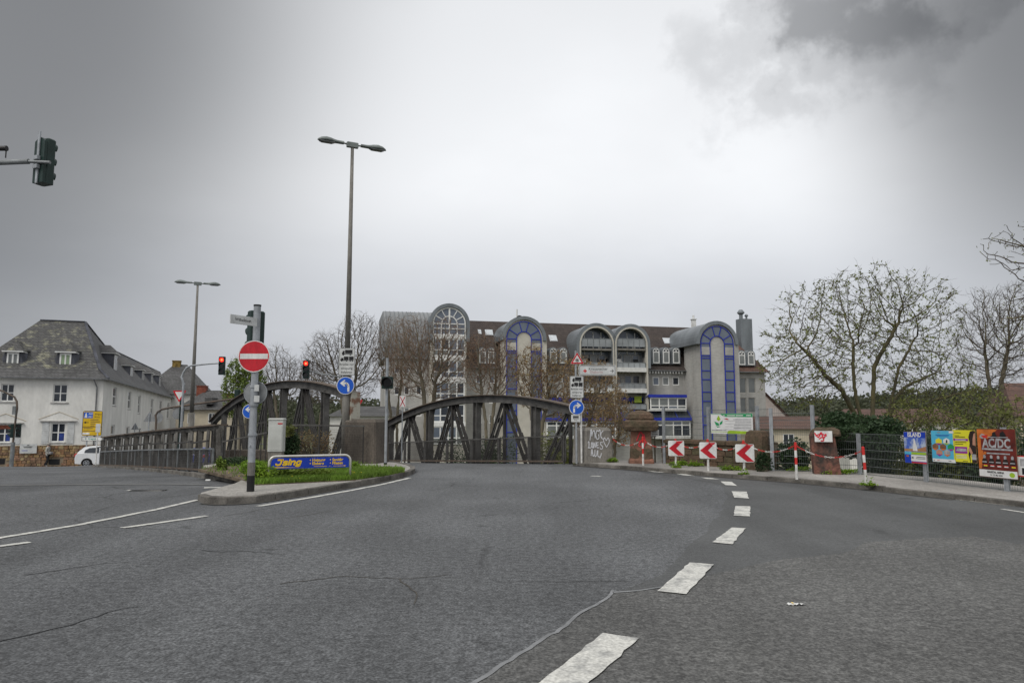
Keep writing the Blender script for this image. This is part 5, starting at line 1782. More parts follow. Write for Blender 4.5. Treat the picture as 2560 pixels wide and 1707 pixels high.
# side wing: local frame along the street side
WL = 74.0
sw = bpy.data.objects.new('street_side', None); sw.parent = house; sw.rotation_euler = (0, 0, RAD(90)); col.objects.link(sw)
Qs = Pl(CW.x, CW.y, FRZ + RAD(90))
def sr(u0, u1, v0, v1):
    (a, b), (c, d) = Qs.px(u0, v1), Qs.px(u1, v0)
    return a, c, b, d
suw = [sr(281, 293, 969, 1013), sr(319, 329, 979, 1022), sr(344, 352, 989, 1033), sr(375, 384, 998, 1040), sr(397, 405, 1003, 1043), sr(417, 424, 1007, 1046)]
slw = [sr(275, 287, 1062, 1110), sr(314, 324, 1066, 1110), sr(345, 353, 1070, 1110), sr(376, 384, 1073, 1110), sr(398, 405, 1075, 1110), sr(418, 424, 1077, 1110)]
q = MB(); wall_holes(q, .02, WL, ZG - 1.5, ZE + .15, suw + slw, 0, .16); q.build('side_wall', m_plaster, house).rotation_euler = (0, 0, RAD(90))
for h in suw + slw:
    window(sw, h[0], h[1], h[2], h[3], .09, 1, 2, fw=.1, sill=.1)
# far and rear walls
q = MB(); q.box(-7.0, -.02, WL - .1, WL, ZG - 1.5, ZE); q.box(-7.05, -6.95, 12, WL - .1, ZG - 1.5, ZE); q.box(LFT, LFT + .1, .02, 12, ZG, ZE); q.box(LFT + .1, -6.95, 11.9, 12, ZG, ZE)
q.build('rear_wall', m_plaster, house)
# roofs: bell-cast hip over the corner block, steep wing roof along the street
OV = .35
RA, RB, ZR = (-6.0, 6.0), (-2.67, 6.0), W(150, 804, 61.5).z
def quad(mb, *p): mb.add(p, [tuple(range(len(p)))])
e0, kz = ZE, 1.0
q = MB()
K = .9                                                     # bell-cast kick line
def kick(px_, py_):
    return
FLe, FRe = (LFT - OV, -OV), (OV, -OV)
kl, kr2 = (LFT + .45, .75), (-.45, .75)
quad(q, (FLe[0], FLe[1], ZE), (FRe[0], FRe[1], ZE), (kr2[0], kr2[1], ZE + .75), (kl[0], kl[1], ZE + .75))
o_ = q.build('roof_skirt', m_slate, house)
q = MB(); quad(q, (kl[0], kl[1], ZE + .75), (kr2[0], kr2[1], ZE + .75), (RB[0], RB[1], ZR), (RA[0], RA[1], ZR)); q.build('roof', m_lichen, house, label='front roof slope blotched with lichen')
q = MB()
R2 = (-3.5, 20.9, 9.05); R3 = (-3.5, WL, 9.5)
quad(q, (OV, -OV, ZE), (OV, WL, ZE), (-.45, WL, ZE + .75), (-.45, .75, ZE + .75))
quad(q, (-.45, .75, ZE + .75), (-.45, 20.9, ZE + .75), R2, (RB[0], RB[1], ZR))
quad(q, (-.45, 20.9, ZE + .75), (-.45, WL, ZE + .75), R3, R2)
quad(q, (-7.3, WL, ZE), (-7.3, 12, ZE), (-3.5, 12, 9.2), R2, R3)
quad(q, R3, (-.45, WL, ZE + .75), (OV, WL, ZE), (-7.3, WL, ZE))
quad(q, (LFT - OV, -OV, ZE), (kl[0], kl[1], ZE + .75), (RA[0], RA[1], ZR), (LFT - OV, 12.3, ZE))
quad(q, (LFT - OV, 12.3, ZE), (RA[0], RA[1], ZR), (RB[0], RB[1], ZR), (-7.3, 12.3, ZE))
quad(q, (RB[0], RB[1], ZR), R2, (-3.5, 12, 9.2), (-7.3, 12.3, ZE))
q.build('side_roof', m_slate, house)
q = MB(); q.box(LFT - OV, OV, -OV - .1, -OV + .02, ZE - .10, ZE + .0); q.box(OV - .02, OV + .10, -OV, WL, ZE - .10, ZE + .0); q.build('gutter', m_gutter, house)
q = MB(); q.box(LFT - OV + .05, OV - .05, -OV + .03, 0.0, ZE - .06, ZE - .02); q.box(0, OV - .05, -OV + .1, WL, ZE - .06, ZE - .02); q.build('eaves_soffit', m_plaster, house)
dp = Qf.px(241, 1000)[0]
q = MB(); q.tube([(dp - .2, -.35, ZE - .1), (dp, -.08, ZE - .7), (dp, -.08, ZB)], .05, 8); q.build('downpipe', m_gutter, house)
# ridge and hip cappings
q = MB(); q.beam((RA[0], RA[1], ZR + .02), (RB[0], RB[1], ZR + .02), .25, .08); q.beam((RB[0], RB[1], ZR), (-.45, .75, ZE + .77), .22, .07); q.beam((-.45, .75, ZE + .77), (OV, -OV, ZE + .02), .22, .07); q.beam(Vector(R2), Vector(R3), .22, .07); q.beam((RB[0], RB[1], ZR), Vector(R2), .2, .07)
q.build('ridge_capping', m_slate2, house)
def roof_y(z, k0=(.75, .75), k1=None):
    k1 = k1 or (6.0, ZR - ZE)
    f = (z - ZE - k0[1]) / (k1[1] - k0[1])
    return k0[0] + (k1[0] - k0[0]) * f
# front dormers
for k, (u0, u1, v0, v1) in enumerate(((148, 179, 884, 915), (16, 48, 882, 911))):
    Qd = Qf.shift(-1.25)
    (a, b), (c, d) = Qd.px(u0, v1), Qd.px(u1, v0)
    yd = 1.25
    dm = bpy.data.objects.new('dormer', None); dm.parent = house; col.objects.link(dm)
    yb = roof_y(d + .2) + .3
    q = MB(); q.add([(a - .16, yd + .02, d + .05), (c + .16, yd + .02, d + .05), (c + .30, yd + .02, b - .25), (a - .30, yd + .02, b - .25), (a - .5, yb, d + .05), (c + .5, yb, d + .05), (c + .9, yb - .4, b - .25), (a - .9, yb - .4, b - .25)], [(3, 2, 1, 0), (1, 2, 6, 5), (0, 4, 7, 3), (0, 1, 5, 4), (3, 7, 6, 2)]); q.build('cheeks', m_slate2, dm)
    window(dm, a, c, b, d, yd - .04, 2, 1, fw=.11, gm=m_glassg if k == 0 else m_glass2)
    q = MB(); q.box(a - .32, c + .32, yd - .22, yb, d + .05, d + .16); q.build('cornice', m_frame, dm)
    q = MB(); cx = (a + c) / 2
    q.add([(a - .36, yd - .24, d + .165), (c + .36, yd - .24, d + .165), (cx, yd + .55, d + 1.05), (cx, roof_y(d + 1.05) + .2, d + 1.05), (a - .5, yb + .3, d + .3), (c + .5, yb + .3, d + .3)],
          [(0, 1, 2), (1, 5, 3, 2), (0, 2, 3, 4)]); q.build('dormer_roof', m_lichen, dm)
# side dormers
for u0, u1, v0, v1 in ((284, 303, 895, 927), (325, 334, 920, 949), (354, 361, 930, 957), (377, 384, 938, 964), (397, 404, 943, 969)):
    Qd = Qs.shift(-1.0)
    (a, b), (c, d) = Qd.px(u0, v1), Qd.px(u1, v0)
    c = min(c, a + 1.5)
    dm = bpy.data.objects.new('dormer', None); dm.parent = sw; col.objects.link(dm)
    q = MB(); q.box(a - .3, c + .3, 1.02, 3.2, b - .3, d + .08); q.build('cheeks', m_slate2, dm)
    window(dm, a, c, b, d, .96, 2, 1, fw=.10, gm=m_glass)
    q = MB(); q.box(a - .45, c + .45, .8, 3.3, d + .08, d + .18); q.build('cornice', m_frame, dm)
    q = MB(); cx = (a + c) / 2
    q.add([(a - .5, .78, d + .185), (c + .5, .78, d + .185), (cx, 1.5, d + .95), (cx, 3.4, d + .95), (a - .5, 3.3, d + .19), (c + .5, 3.3, d + .19)], [(0, 1, 2), (1, 5, 3, 2), (0, 2, 3, 4)]); q.build('dormer_roof', m_slate, dm)

# ------------------------------------------------------------------ smaller houses farther along the left street
def simple_house(label, x, y, rz, w_, d_, zb, ze, zr, mw, mr, wins, group=None, chims=(), inset=2.5):
    t = thing('house', label, 'house', (x, y, 0), rz, group)
    q = MB(); q.box(-w_ / 2, w_ / 2, 0, d_, zb, ze); q.build('wall', mw, t)
    q = MB()
    ov = .4
    a, b, c, e = (-w_ / 2 - ov, -ov, ze), (w_ / 2 + ov, -ov, ze), (w_ / 2 + ov, d_ + ov, ze), (-w_ / 2 - ov, d_ + ov, ze)
    r1, r2_ = (-w_ / 2 + inset, d_ / 2, zr), (w_ / 2 - inset, d_ / 2, zr)
    q.add([a, b, c, e, r1, r2_], [(0, 1, 5, 4), (1, 2, 5), (2, 3, 4, 5), (3, 0, 4), (3, 2, 1, 0)])
    rf = q.build('roof', mr, t)
    for cx, cy, cw, ch, cm in chims:
        q = MB(); q.cbox(cx - cw / 2, cx + cw / 2, cy - cw / 2, cy + cw / 2, ze, ch, .04); q.box(cx - cw / 2 - .06, cx + cw / 2 + .06, cy - cw / 2 - .06, cy + cw / 2 + .06, ch + .002, ch + .12); q.build('chimney', cm, rf)
    for wx, wz, ww, wh in wins:
        window(t, wx - ww / 2, wx + ww / 2, wz, wz + wh, -.03, 2, 1, fw=.08)
    return t
Yh = 110
xc = W(435, 1000, Yh).x
zz_ = lambda v, Y_: W(0, v, Y_).z
simple_house('grey slate hipped house with moss-yellow chimney beyond the white house', xc, Yh, RAD(18), 9.5, 12, -5, zz_(985, Yh), zz_(914, Yh) + .6, m_plaster, m_slate, [(-2, 1.2, 1.1, 1.5), (1.5, 1.2, 1.1, 1.5)], 'houses along the far left street', [(-.6, 6.0, 1.2, zz_(904, Yh + 6), m_chim_y)], 3.8)
Yh = 95
xc = W(512, 1000, Yh).x
yh = simple_house('pale yellow house with grey roof and red chimneys behind the low truss', xc, Yh, RAD(8), 7.0, 9, -5, zz_(1024, Yh), zz_(980, Yh) + .4, m_yplaster, m_slate, [(-1.6, .9, .9, 1.3), (1.0, .9, .9, 1.3)], 'houses along the far left street', [(-1.6, 4.5, 1.2, zz_(966, Yh + 4), m_brickred), (2.2, 4.5, 1.4, zz_(985, Yh + 4), m_brickred)], 2.5)
q = MB(); q.cbox(.0, 1.0, -.1, 2.5, zz_(1010, Yh), zz_(993, Yh), .05); d_ = q.build('dormer', m_slate, yh)

# ------------------------------------------------------------------ long apartment building behind the bridge
AX, AY = W(965, 1000, 88).x, 88.0
BX, BY = W(1914, 1000, 100).x, 100.0
ARZ = math.atan2(BY - AY, BX - AX)
F0 = Pl(AX, AY, ARZ)
ap = thing('apartment_building', 'long grey brick apartment building with arched zinc roofs and blue window frames', 'apartment building', (AX, AY, 0), ARZ)
ZBASE = -4.6
DEP = 13.0
def R0(pl, u0, u1, v0, v1):
    (a, b), (c, d) = pl.px(u0, v1), pl.px(u1, v0)
    return a, c, b, d
# main body walls with window openings
xr = F0.px(1914, 1000)[0]
zeave = F0.px(1650, 926)[1]
W1 = [R0(F0, u - 8, u + 8.5, 942, 963) for u in (1640, 1664.5, 1689.5)]
W2 = [R0(F0, 1850 + dx, 1866 + dx, v0, v1) for dx in (-1, 22) for v0, v1 in ((945, 982), (994, 1031))]
W3 = [R0(F0, u0, u0 + 14, v0, v0 + 22) for u0 in (985, 1010, 1040, 1054) for v0 in (912, 965, 1018)]
W3 = [w for k, w in enumerate(W3) if k not in (9, 10, 11)]
W4 = [R0(F0, u0, u0 + 15, v0, v0 + 22) for u0 in (1190, 1222, 1380, 1405) for v0 in (936, 986, 1036)]
q = MB(); wall_holes(q, 0, xr, ZBASE, zeave, W1 + W2 + W3 + W4, 0, .15)
q.add([(xr, 0, ZBASE), (xr, DEP, ZBASE), (xr, DEP, zeave), (xr, 0, zeave)], [(0, 1, 2, 3)])
q.add([(0, 0, ZBASE), (0, DEP, ZBASE), (0, DEP, zeave), (0, 0, zeave)], [(3, 2, 1, 0)])
q.add([(0, DEP, ZBASE), (xr, DEP, ZBASE), (xr, DEP, zeave), (0, DEP, zeave)], [(3, 2, 1, 0)])
q.build('wall', m_brickg, ap)
for k, w_ in enumerate(W1): window(ap, *w_, .06, 1, 1, fw=.13, gm=[m_glassb, m_glass2, m_glass][k])
for w_ in W2: window(ap, *w_, .08, 1, 1, fw=.06, fm=m_cream, gm=m_glass2)
for k, w_ in enumerate(W3 + W4): window(ap, *w_, .06, 1, 1, fw=.11, gm=[m_glassb, m_glass, m_glass2][k % 3])
# main tiled roof: front slope, ridge, rear slope, right gable end
zrL, zrR = F0.shift(-6).px(1175, 803)[1], F0.shift(-6).px(1836, 821)[1]
zr_ = (zrL + zrR) / 2
x7 = F0.px(1170, 900)[0]
ey = -.5
xg = F0.px(1876, 900)[0]
q = MB()
xe0, xe1 = F0.px(1450, 900)[0], F0.px(1620, 900)[0]
for xa_, xb_, f_ in ((x7, xe0, 0.0), (xe0, xe1, .25), (xe1, F0.px(1846, 900)[0], 0.0)):
    q.add([(xa_, ey + (6 - ey) * f_, zeave + (zr_ - zeave) * f_), (xb_, ey + (6 - ey) * f_, zeave + (zr_ - zeave) * f_), (xb_, 6, zr_), (xa_, 6, zr_)], [(0, 1, 2, 3)])
q.add([(x7, 6, zr_), (xg - 1.2, 6, zr_), (xg - 1.2, DEP + .5, zeave), (x7, DEP + .5, zeave)], [(0, 1, 2, 3)])
q.add([(x7, ey, zeave), (x7, 6, zr_), (x7, DEP + .5, zeave)], [(0, 1, 2)])
q.build('roof', m_tile, ap)
q = MB()
q.add([(F0.px(1846, 900)[0], ey - .02, zeave), (xr + .5, ey - .02, zeave), (xg - 1.2, 6, zr_), (F0.px(1846, 900)[0], 6, zr_), (xr + .5, DEP + .5, zeave), (xg - 1.2, DEP + .5, zeave)], [(0, 1, 2, 3), (1, 4, 2), (4, 5, 2)])
q.build('right_roof', m_tiler, ap)
q = MB(); q.box(x7, xr + .45, ey - .12, ey, zeave - .12, zeave + .02); q.build('gutter', m_gutter, ap)
q = MB()
for k in range(36):
    x = F0.px(1700, 900)[0] - k * .42
    q.box(x - .08, x + .08, ey + .02, -.003, zeave - .42, zeave - .13)
q.build('eaves_brackets', m_bwhite, ap)
# roof windows
def on_roof(z):
    return ey + (6 - ey) * (z - zeave) / (zr_ - zeave)
for u0, u1, v0, v1 in ((1214, 1231, 823, 837), (1374, 1391, 838, 853), (1659, 1677, 845, 859), (1196, 1202, 823, 834)):
    z1_, z0_ = F0.shift(-4).px(u0, v0)[1], F0.shift(-4).px(u0, v1)[1]
    a, c = F0.shift(-on_roof((z0_ + z1_) / 2)).px(u0, v0)[0], F0.shift(-on_roof((z0_ + z1_) / 2)).px(u1, v0)[0]
    q = MB(); q.add([(a, on_roof(z0_) - .08, z0_), (c, on_roof(z0_) - .08, z0_), (c, on_roof(z1_) - .08, z1_), (a, on_roof(z1_) - .08, z1_)], [(0, 1, 2, 3)])
    q.add([(a - .06, on_roof(z0_) - .05, z0_ - .05), (c + .06, on_roof(z0_) - .05, z0_ - .05), (c + .06, on_roof(z1_) - .05, z1_ + .05), (a - .06, on_roof(z1_) - .05, z1_ + .05)], [(0, 1, 2, 3)])
    q.build('roof_window', mat('roof light %d' % u0, (.55, .58, .6), .12, .1, 2), ap)
# left block under a curved zinc roof
xl0, xl1 = F0.px(963, 900)[0] - .2, F0.px(1090, 900)[0]
zt_, ze2 = F0.shift(-3).px(1000, 778)[1], F0.px(1000, 897)[1]
prof = []
for k in range(11):
    a = RAD(90 * k / 10)
    prof.append((-.5 + 4.2 * (1 - math.cos(a)), ze2 + (zt_ - ze2) * math.sin(a) ** .8))
prof = [(-.5, ze2)] + prof[1:] + [(DEP, zt_), (DEP, ze2)]
q = MB(); q.xprism(prof, xl0, xl1); q.build('zinc_roof', mat('dull zinc', (.27, .28, .285), .5, .22, .5, metal=.2, stretch=(1, 1, .3)), ap, label='curved standing-seam zinc roof over the left end')
q = MB()
for k in range(12):
    x = xl0 + .3 + (xl1 - xl0 - .6) * k / 11
    for (ya, za), (yb, zb) in zip(prof[:11], prof[1:12]):
        q.beam((x, ya - .02, za + .02), (x, yb - .02, zb + .02), .05, .06)
q.build('roof_seam', m_zinc, ap)
q = MB(); wall_holes(q, xl0 + .05, xl1, zeave - .2, ze2, [], -.06); q.build('upper_wall', m_brickg, ap)
# vault helper: zinc barrel over an arched front
def vault(pl, uc, vs, r_out, depth, y0, legs=0.0, mtl=None, thick=.5, nm='zinc_vault', hollow=0.0):
    cx, zs_ = pl.px(uc, vs)
    q = MB()
    n = 20
    pts_o = [(cx + r_out * math.cos(RAD(180 - 180 * k / n)), zs_ + r_out * math.sin(RAD(180 - 180 * k / n))) for k in range(n + 1)]
    pts_i = [(cx + (r_out - thick) * math.cos(RAD(180 * k / n)), zs_ + (r_out - thick) * math.sin(RAD(180 * k / n))) for k in range(n + 1)]
    if legs:
        pts_o = [(cx - r_out, zs_ - legs)] + pts_o + [(cx + r_out, zs_ - legs)]
        pts_i = [(cx + r_out - thick, zs_ - legs)] + pts_i + [(cx - r_out + thick, zs_ - legs)]
    q.prism(pts_o + pts_i, y0, y0 + .5 + hollow)
    o = q.build(nm, mtl or m_zinc, ap)
    q = MB()
    q.prism([(cx + (r_out - .08) * math.cos(RAD(180 * k / n)), zs_ + (r_out - .08) * math.sin(RAD(180 * k / n))) for k in range(n + 1)] + ([(cx - r_out + .08, zs_ - legs), (cx + r_out - .08, zs_ - legs)] if legs else []), y0 + .5 + hollow, y0 + depth)
    q.build('barrel', m_zinc, o)
    return cx, zs_
mpp = 1 / 18.0                                             # metres per photo pixel at this distance (nearly)
# --- glazed white arch tower
T1 = F0.shift(2.5); y1 = -2.5
k1 = (T1.px(1175, 820)[0] - T1.px(1073, 820)[0]) / 102
cx, zs_ = vault(T1, 1124, 809, 51 * k1, 9, y1, legs=44 * k1, thick=8.5 * k1)
ztw = zs_
q = MB(); q.box(cx - 44 * k1, cx + 44 * k1, y1 + .3, 0, ZBASE, zs_); q.prism([(cx + 43 * k1 * math.cos(RAD(180 * k / 16)), zs_ + .001 + 43 * k1 * math.sin(RAD(180 * k / 16))) for k in range(17)], y1 + .3, y1 + 2); q.build('bay_wall', m_cream, ap)
# arched window: outer arch, spokes, inner arch
aw = MB()
aw.ring(cx, zs_, 38.5 * k1, 41.5 * k1, y1 + .16, y1 + .26, 0, 180, 22)
aw.ring(cx, zs_, 18 * k1, 20.5 * k1, y1 + .18, y1 + .26, 0, 180, 16)
for a in (30, 60, 90, 120, 150):
    aw.beam((cx + 20 * k1 * math.cos(RAD(a)), y1 + .22, zs_ + 20 * k1 * math.sin(RAD(a))), (cx + 39 * k1 * math.cos(RAD(a)), y1 + .22, zs_ + 39 * k1 * math.sin(RAD(a))), 2.2 * k1, .08, up=(0, 1, 0))
aw.box(cx - 2 * k1, cx + 2 * k1, y1 + .17, y1 + .26, zs_, zs_ + 38 * k1)
for z in (0, -12, -27):
    aw.box(cx - 41 * k1, cx + 41 * k1, y1 + .165, y1 + .26, zs_ + (z - 1.2) * k1, zs_ + (z + 1.2) * k1)
for x in (-40, -20, 0, 20, 40):
    aw.box(cx + (x - 1.2) * k1, cx + (x + 1.2) * k1, y1 + .17, y1 + .262, zs_ - 27 * k1, zs_)
awo = aw.build('arched_window', m_frame, ap)
q = MB(); q.prism([(cx + 38.5 * k1 * math.cos(RAD(180 * k / 20)), zs_ + 38.5 * k1 * math.sin(RAD(180 * k / 20))) for k in range(21)] + [(cx - 38.5 * k1, zs_ - 27 * k1), (cx + 38.5 * k1, zs_ - 27 * k1)], y1 + .235, y1 + .25); q.build('pane', m_glassb, awo)
z = zs_ - 31 * k1
for fl in range(5):
    q = MB(); q.box(cx - 42 * k1, cx + 42 * k1, y1 + .12, y1 + .3, z - 6 * k1, z + 4 * k1); q.build('white_band', m_frame, ap)
    window(ap, cx - 40 * k1, cx + 40 * k1, z - 50 * k1, z - 6 * k1, y1 + .2, 4, 2, fw=.15, split=[.36], gm=[m_glassb, m_glass2, m_glass], big=True)
    z -= 54 * k1
# --- stair towers with blue glazing
def stair_tower(pl, y0, uc, vs, ro, ri_, rp, u0, u1, blue_v, depth, legs, deep, mw):
    k_ = (pl.px(uc + 50, vs)[0] - pl.px(uc - 50, vs)[0]) / 100
    cx, zs_ = vault(pl, uc, vs, ro * k_, depth, y0 - .25, legs=legs * k_, thick=8 * k_)
    a, b = pl.px(u0, vs)[0], pl.px(u1, vs)[0]
    rin = (ro - 8) * k_
    q = MB(); q.box(a, b, y0, deep, ZBASE, zs_)
    q.prism([(cx + rin * math.cos(RAD(180 * k / 18)), zs_ + .001 + rin * math.sin(RAD(180 * k / 18))) for k in range(19)], y0, y0 + 2.0)
    q.build('tower_wall', mw, ap)
    # inverted-U of glass with blue bars
    zb = ZBASE + .4
    g_ = MB(); g_.ring(cx, zs_, rp * k_, ri_ * k_, y0 - .05, y0 + .02, 0, 180, 22)
    g_.box(cx - ri_ * k_, cx - rp * k_, y0 - .05, y0 + .02, zb, zs_); g_.box(cx + rp * k_, cx + ri_ * k_, y0 - .05, y0 + .02, zb, zs_)
    go = g_.build('stair_window', m_glassb, ap)
    b_ = MB()
    for r_ in (rp, ri_):
        b_.ring(cx, zs_, (r_ - .9) * k_, (r_ + .9) * k_, y0 - .12, y0 - .03, 0, 180, 22)
        for sg in (-1, 1):
            b_.box(cx + sg * r_ * k_ - .9 * k_, cx + sg * r_ * k_ + .9 * k_, y0 - .12, y0 - .03, zb, zs_)
    b_.build('frame', m_bluef, go)
    for an in (32, 74, 106, 148):
        c_, s_ = math.cos(RAD(an)), math.sin(RAD(an))
        q = MB(); q.beam((cx + rp * k_ * c_, y0 - .08, zs_ + rp * k_ * s_), (cx + ri_ * k_ * c_, y0 - .08, zs_ + ri_ * k_ * s_), 1.6 * k_, .08, up=(0, 1, 0)); q.build('glazing_bar', m_bluef, go)
    for v in blue_v:
        z_ = pl.px(uc, v)[1]
        for sg in (-1, 1):
            xa, xb = sorted((cx + sg * rp * k_, cx + sg * ri_ * k_))
            q = MB(); q.box(xa, xb, y0 - .115, y0 - .035, z_ - 1.0 * k_, z_ + 1.0 * k_); q.build('glazing_bar', m_bluef, go)
    for v0, v1 in ((blue_v[0] + 9, blue_v[0] + 28),):
        za, zb_ = pl.px(uc, v1)[1], pl.px(uc, v0)[1]
        for sg in (-1, 1):
            xa, xb = sorted((cx + sg * rp * k_, cx + sg * ri_ * k_))
            q = MB(); q.box(xa + .05, xb - .05, y0 - .07, y0 - .052, za, zb_); q.build('spandrel_panel', mw, go)
    return cx, zs_, k_
TD = F0.shift(1.8)
stair_tower(TD, -1.8, 1309.5, 848, 56, 43, 18.5, 1258, 1367, [848, 878, 883, 917, 940, 972, 993, 1026, 1048, 1080], 8.5, 3, 0.0, m_cream)
TG = F0.shift(4.6)
stair_tower(TG, -4.6, 1792, 860, 52.5, 40.5, 18, 1751, 1846, [859, 890, 896, 927, 949, 980, 1003, 1040, 1062], 9.5, 1, 0.0, m_brickg)
# --- twin arched balcony stacks
TE = F0.shift(1.4); ye = -1.4
k_ = (TE.px(1640, 860)[0] - TE.px(1440, 860)[0]) / 200
for uc, ro, op in ((1491, 50, 39), (1577, 48.5, 37.5)):
    cx, zs_ = vault(TE, uc, 861, ro * k_, 8.5, ye - .2, legs=56 * k_ if uc > 1500 else 30 * k_, thick=8 * k_, hollow=1.15)
    lim = zs_ - 8.6
    # cream arch lining and dark loggia behind
    q = MB(); q.ring(cx, zs_, op * k_, (op + 3.5) * k_, ye - .24, ye + .4, 0, 180, 20)
    for sg in (-1, 1):
        xa, xb = sorted((cx + sg * op * k_, cx + sg * (op + 3.5) * k_))
        q.box(xa, xb, ye - .24, ye + .4, ZBASE + 3.2, zs_)
    q.build('arch_lining', m_cream, ap)
    q = MB(); q.prism([(cx + op * k_ * math.cos(RAD(180 * k / 16)), zs_ + op * k_ * math.sin(RAD(180 * k / 16))) for k in range(17)] + [(cx - op * k_, zs_ - 1.2), (cx + op * k_, zs_ - 1.2)], -.10, -.06); lg = q.build('attic_glazing', m_glassb, ap)
    q = MB()
    q.ring(cx - .2, zs_ - .4, .95, 1.1, -.16, -.11, 0, 180, 14)
    for x in (-1.2, 0.0, 1.1): q.box(cx + x - .06, cx + x + .06, -.17, -.105, zs_ - 1.2, zs_ + op * k_ * .8)
    q.beam((cx, -.14, zs_ - .2), (cx + 1.6, -.14, zs_ + 1.1), .1, .06, up=(0, 1, 0)); q.beam((cx, -.14, zs_ - .2), (cx - 1.6, -.14, zs_ + 1.1), .1, .06, up=(0, 1, 0))
    q.build('frame', m_frame, lg)
    for k, v in enumerate((871, 923, 975, 1027)):
        zf = TE.px(uc, v)[1]
        q = MB(); q.box(cx - (op - .5) * k_, cx + (op - .5) * k_, ye - .1, -.02, zf - .25, zf - .02); sl = q.build('balcony', m_conc_g, ap)
        if k in (1, 2):
            q = MB(); q.box(cx - (op - .5) * k_, cx + (op - .5) * k_, ye - .2, ye - .105, zf - .35, zf + .22); q.build('fascia', m_bwhite, sl)
        q = MB(); q.box(cx - (op - 1) * k_, cx + (op - 1) * k_, ye - .06, ye - .03, zf + .23, zf + (1.25 if k == 0 else .85)); q.build('railing_glass', m_bglass, sl)
        q = MB()
        zt2 = zf + (1.28 if k == 0 else .88)
        q.box(cx - (op - 1) * k_, cx + (op - 1) * k_, ye - .09, ye - .02, zt2 - .03, zt2 + .03)
        for j_ in range(6):
            x = cx - (op - 2) * k_ + j_ * (op - 2) * 2 * k_ / 5
            q.box(x - .025, x + .025, ye - .1, ye - .065, zf, zt2 - .03)
        q.build('railing', m_galv_d, sl)
        if k > 0:
            for j_, x in enumerate((-1.25, .1, 1.25)):
                window(ap, cx + x - .5, cx + x + .5, zf + (.25 if j_ == 2 else .75), zf + 2.0, -.04, 1, 1, fw=.1, fm=m_sill, gm=[m_glassb, m_glass, m_glass2][(j_ + k) % 3])
    # a little balcony furniture
    for k, (x, m_) in enumerate(((-1.3, m_bwhite), (1.1, m_black))):
        zf = TE.px(uc, 923)[1]
        q = MB(); q.cbox(cx + x - .3, cx + x + .3, -.9, -.4, zf, zf + 1.05, .04); q.box(cx + x - .32, cx + x + .32, -.42, -.36, zf + .9, zf + 1.4); q.build('balcony_chair', m_, ap)
    for sg in (-1, 1):
        q = MB(); q.box(cx + sg * (op + 3.6) * k_ - .18, cx + sg * (op + 3.6) * k_ + .18, ye + .42, -.01, ZBASE + 3.2, zs_ - 30 * k_); q.build('pilaster', m_brickg, ap)
# green awning on the lowest loggia
a_ = R0(TE, 1590, 1608, 990, 1006); q = MB(); q.box(a_[0], a_[1], -.9, -.86, a_[2], a_[3]); q.build('green_awning', mat('lime cloth', (.28, .36, .05), .8, .15, 3), ap)
# --- zinc dormers
def zdormer(uc, v0, v1, hw, roofm=m_zinc):
    pl = F0.shift(.1)
    cx, zt3 = pl.px(uc, v0 + hw)
    zb = pl.px(uc, v1)[1]
    k_ = (pl.px(uc + 10, v0)[0] - pl.px(uc - 10, v0)[0]) / 20
    r_ = (hw + 3) * k_
    dm = bpy.data.objects.new('dormer', None); dm.parent = ap; col.objects.link(dm)
    q = MB(); q.prism([(cx + r_ * math.cos(RAD(180 * k / 12)), zt3 + r_ * math.sin(RAD(180 * k / 12))) for k in range(13)] + [(cx - r_, zb), (cx + r_, zb)], -.10, 5.0)
    q.build('dormer_shell', m_zinc, dm)
    window(dm, cx - hw * k_, cx + hw * k_, zb + .1, zt3, -.20, 1, 1, fw=.13, gm=m_glass2)
    q = MB(); q.ring(cx, zt3, hw * k_ * .82, hw * k_, -.2, -.13, 0, 180, 12)
    for a in (60, 120): q.beam((cx, -.165, zt3 + .05), (cx + hw * k_ * math.cos(RAD(a)), -.165, zt3 + hw * k_ * math.sin(RAD(a))), .08, .06, up=(0, 1, 0))
    fo = q.build('fanlight', m_frame, dm)
    q = MB(); q.prism([(cx + hw * k_ * .8 * math.cos(RAD(180 * k / 10)), zt3 + hw * k_ * .8 * math.sin(RAD(180 * k / 10))) for k in range(11)], -.125, -.105); q.build('pane', m_glass, fo)
for uc in (1639.7, 1664.5, 1689.5, 1853.7, 1877, 1383, 1408, 1206, 1228): zdormer(uc, 871 if uc < 1800 else 879, 910 if uc < 1800 else 914, 8)
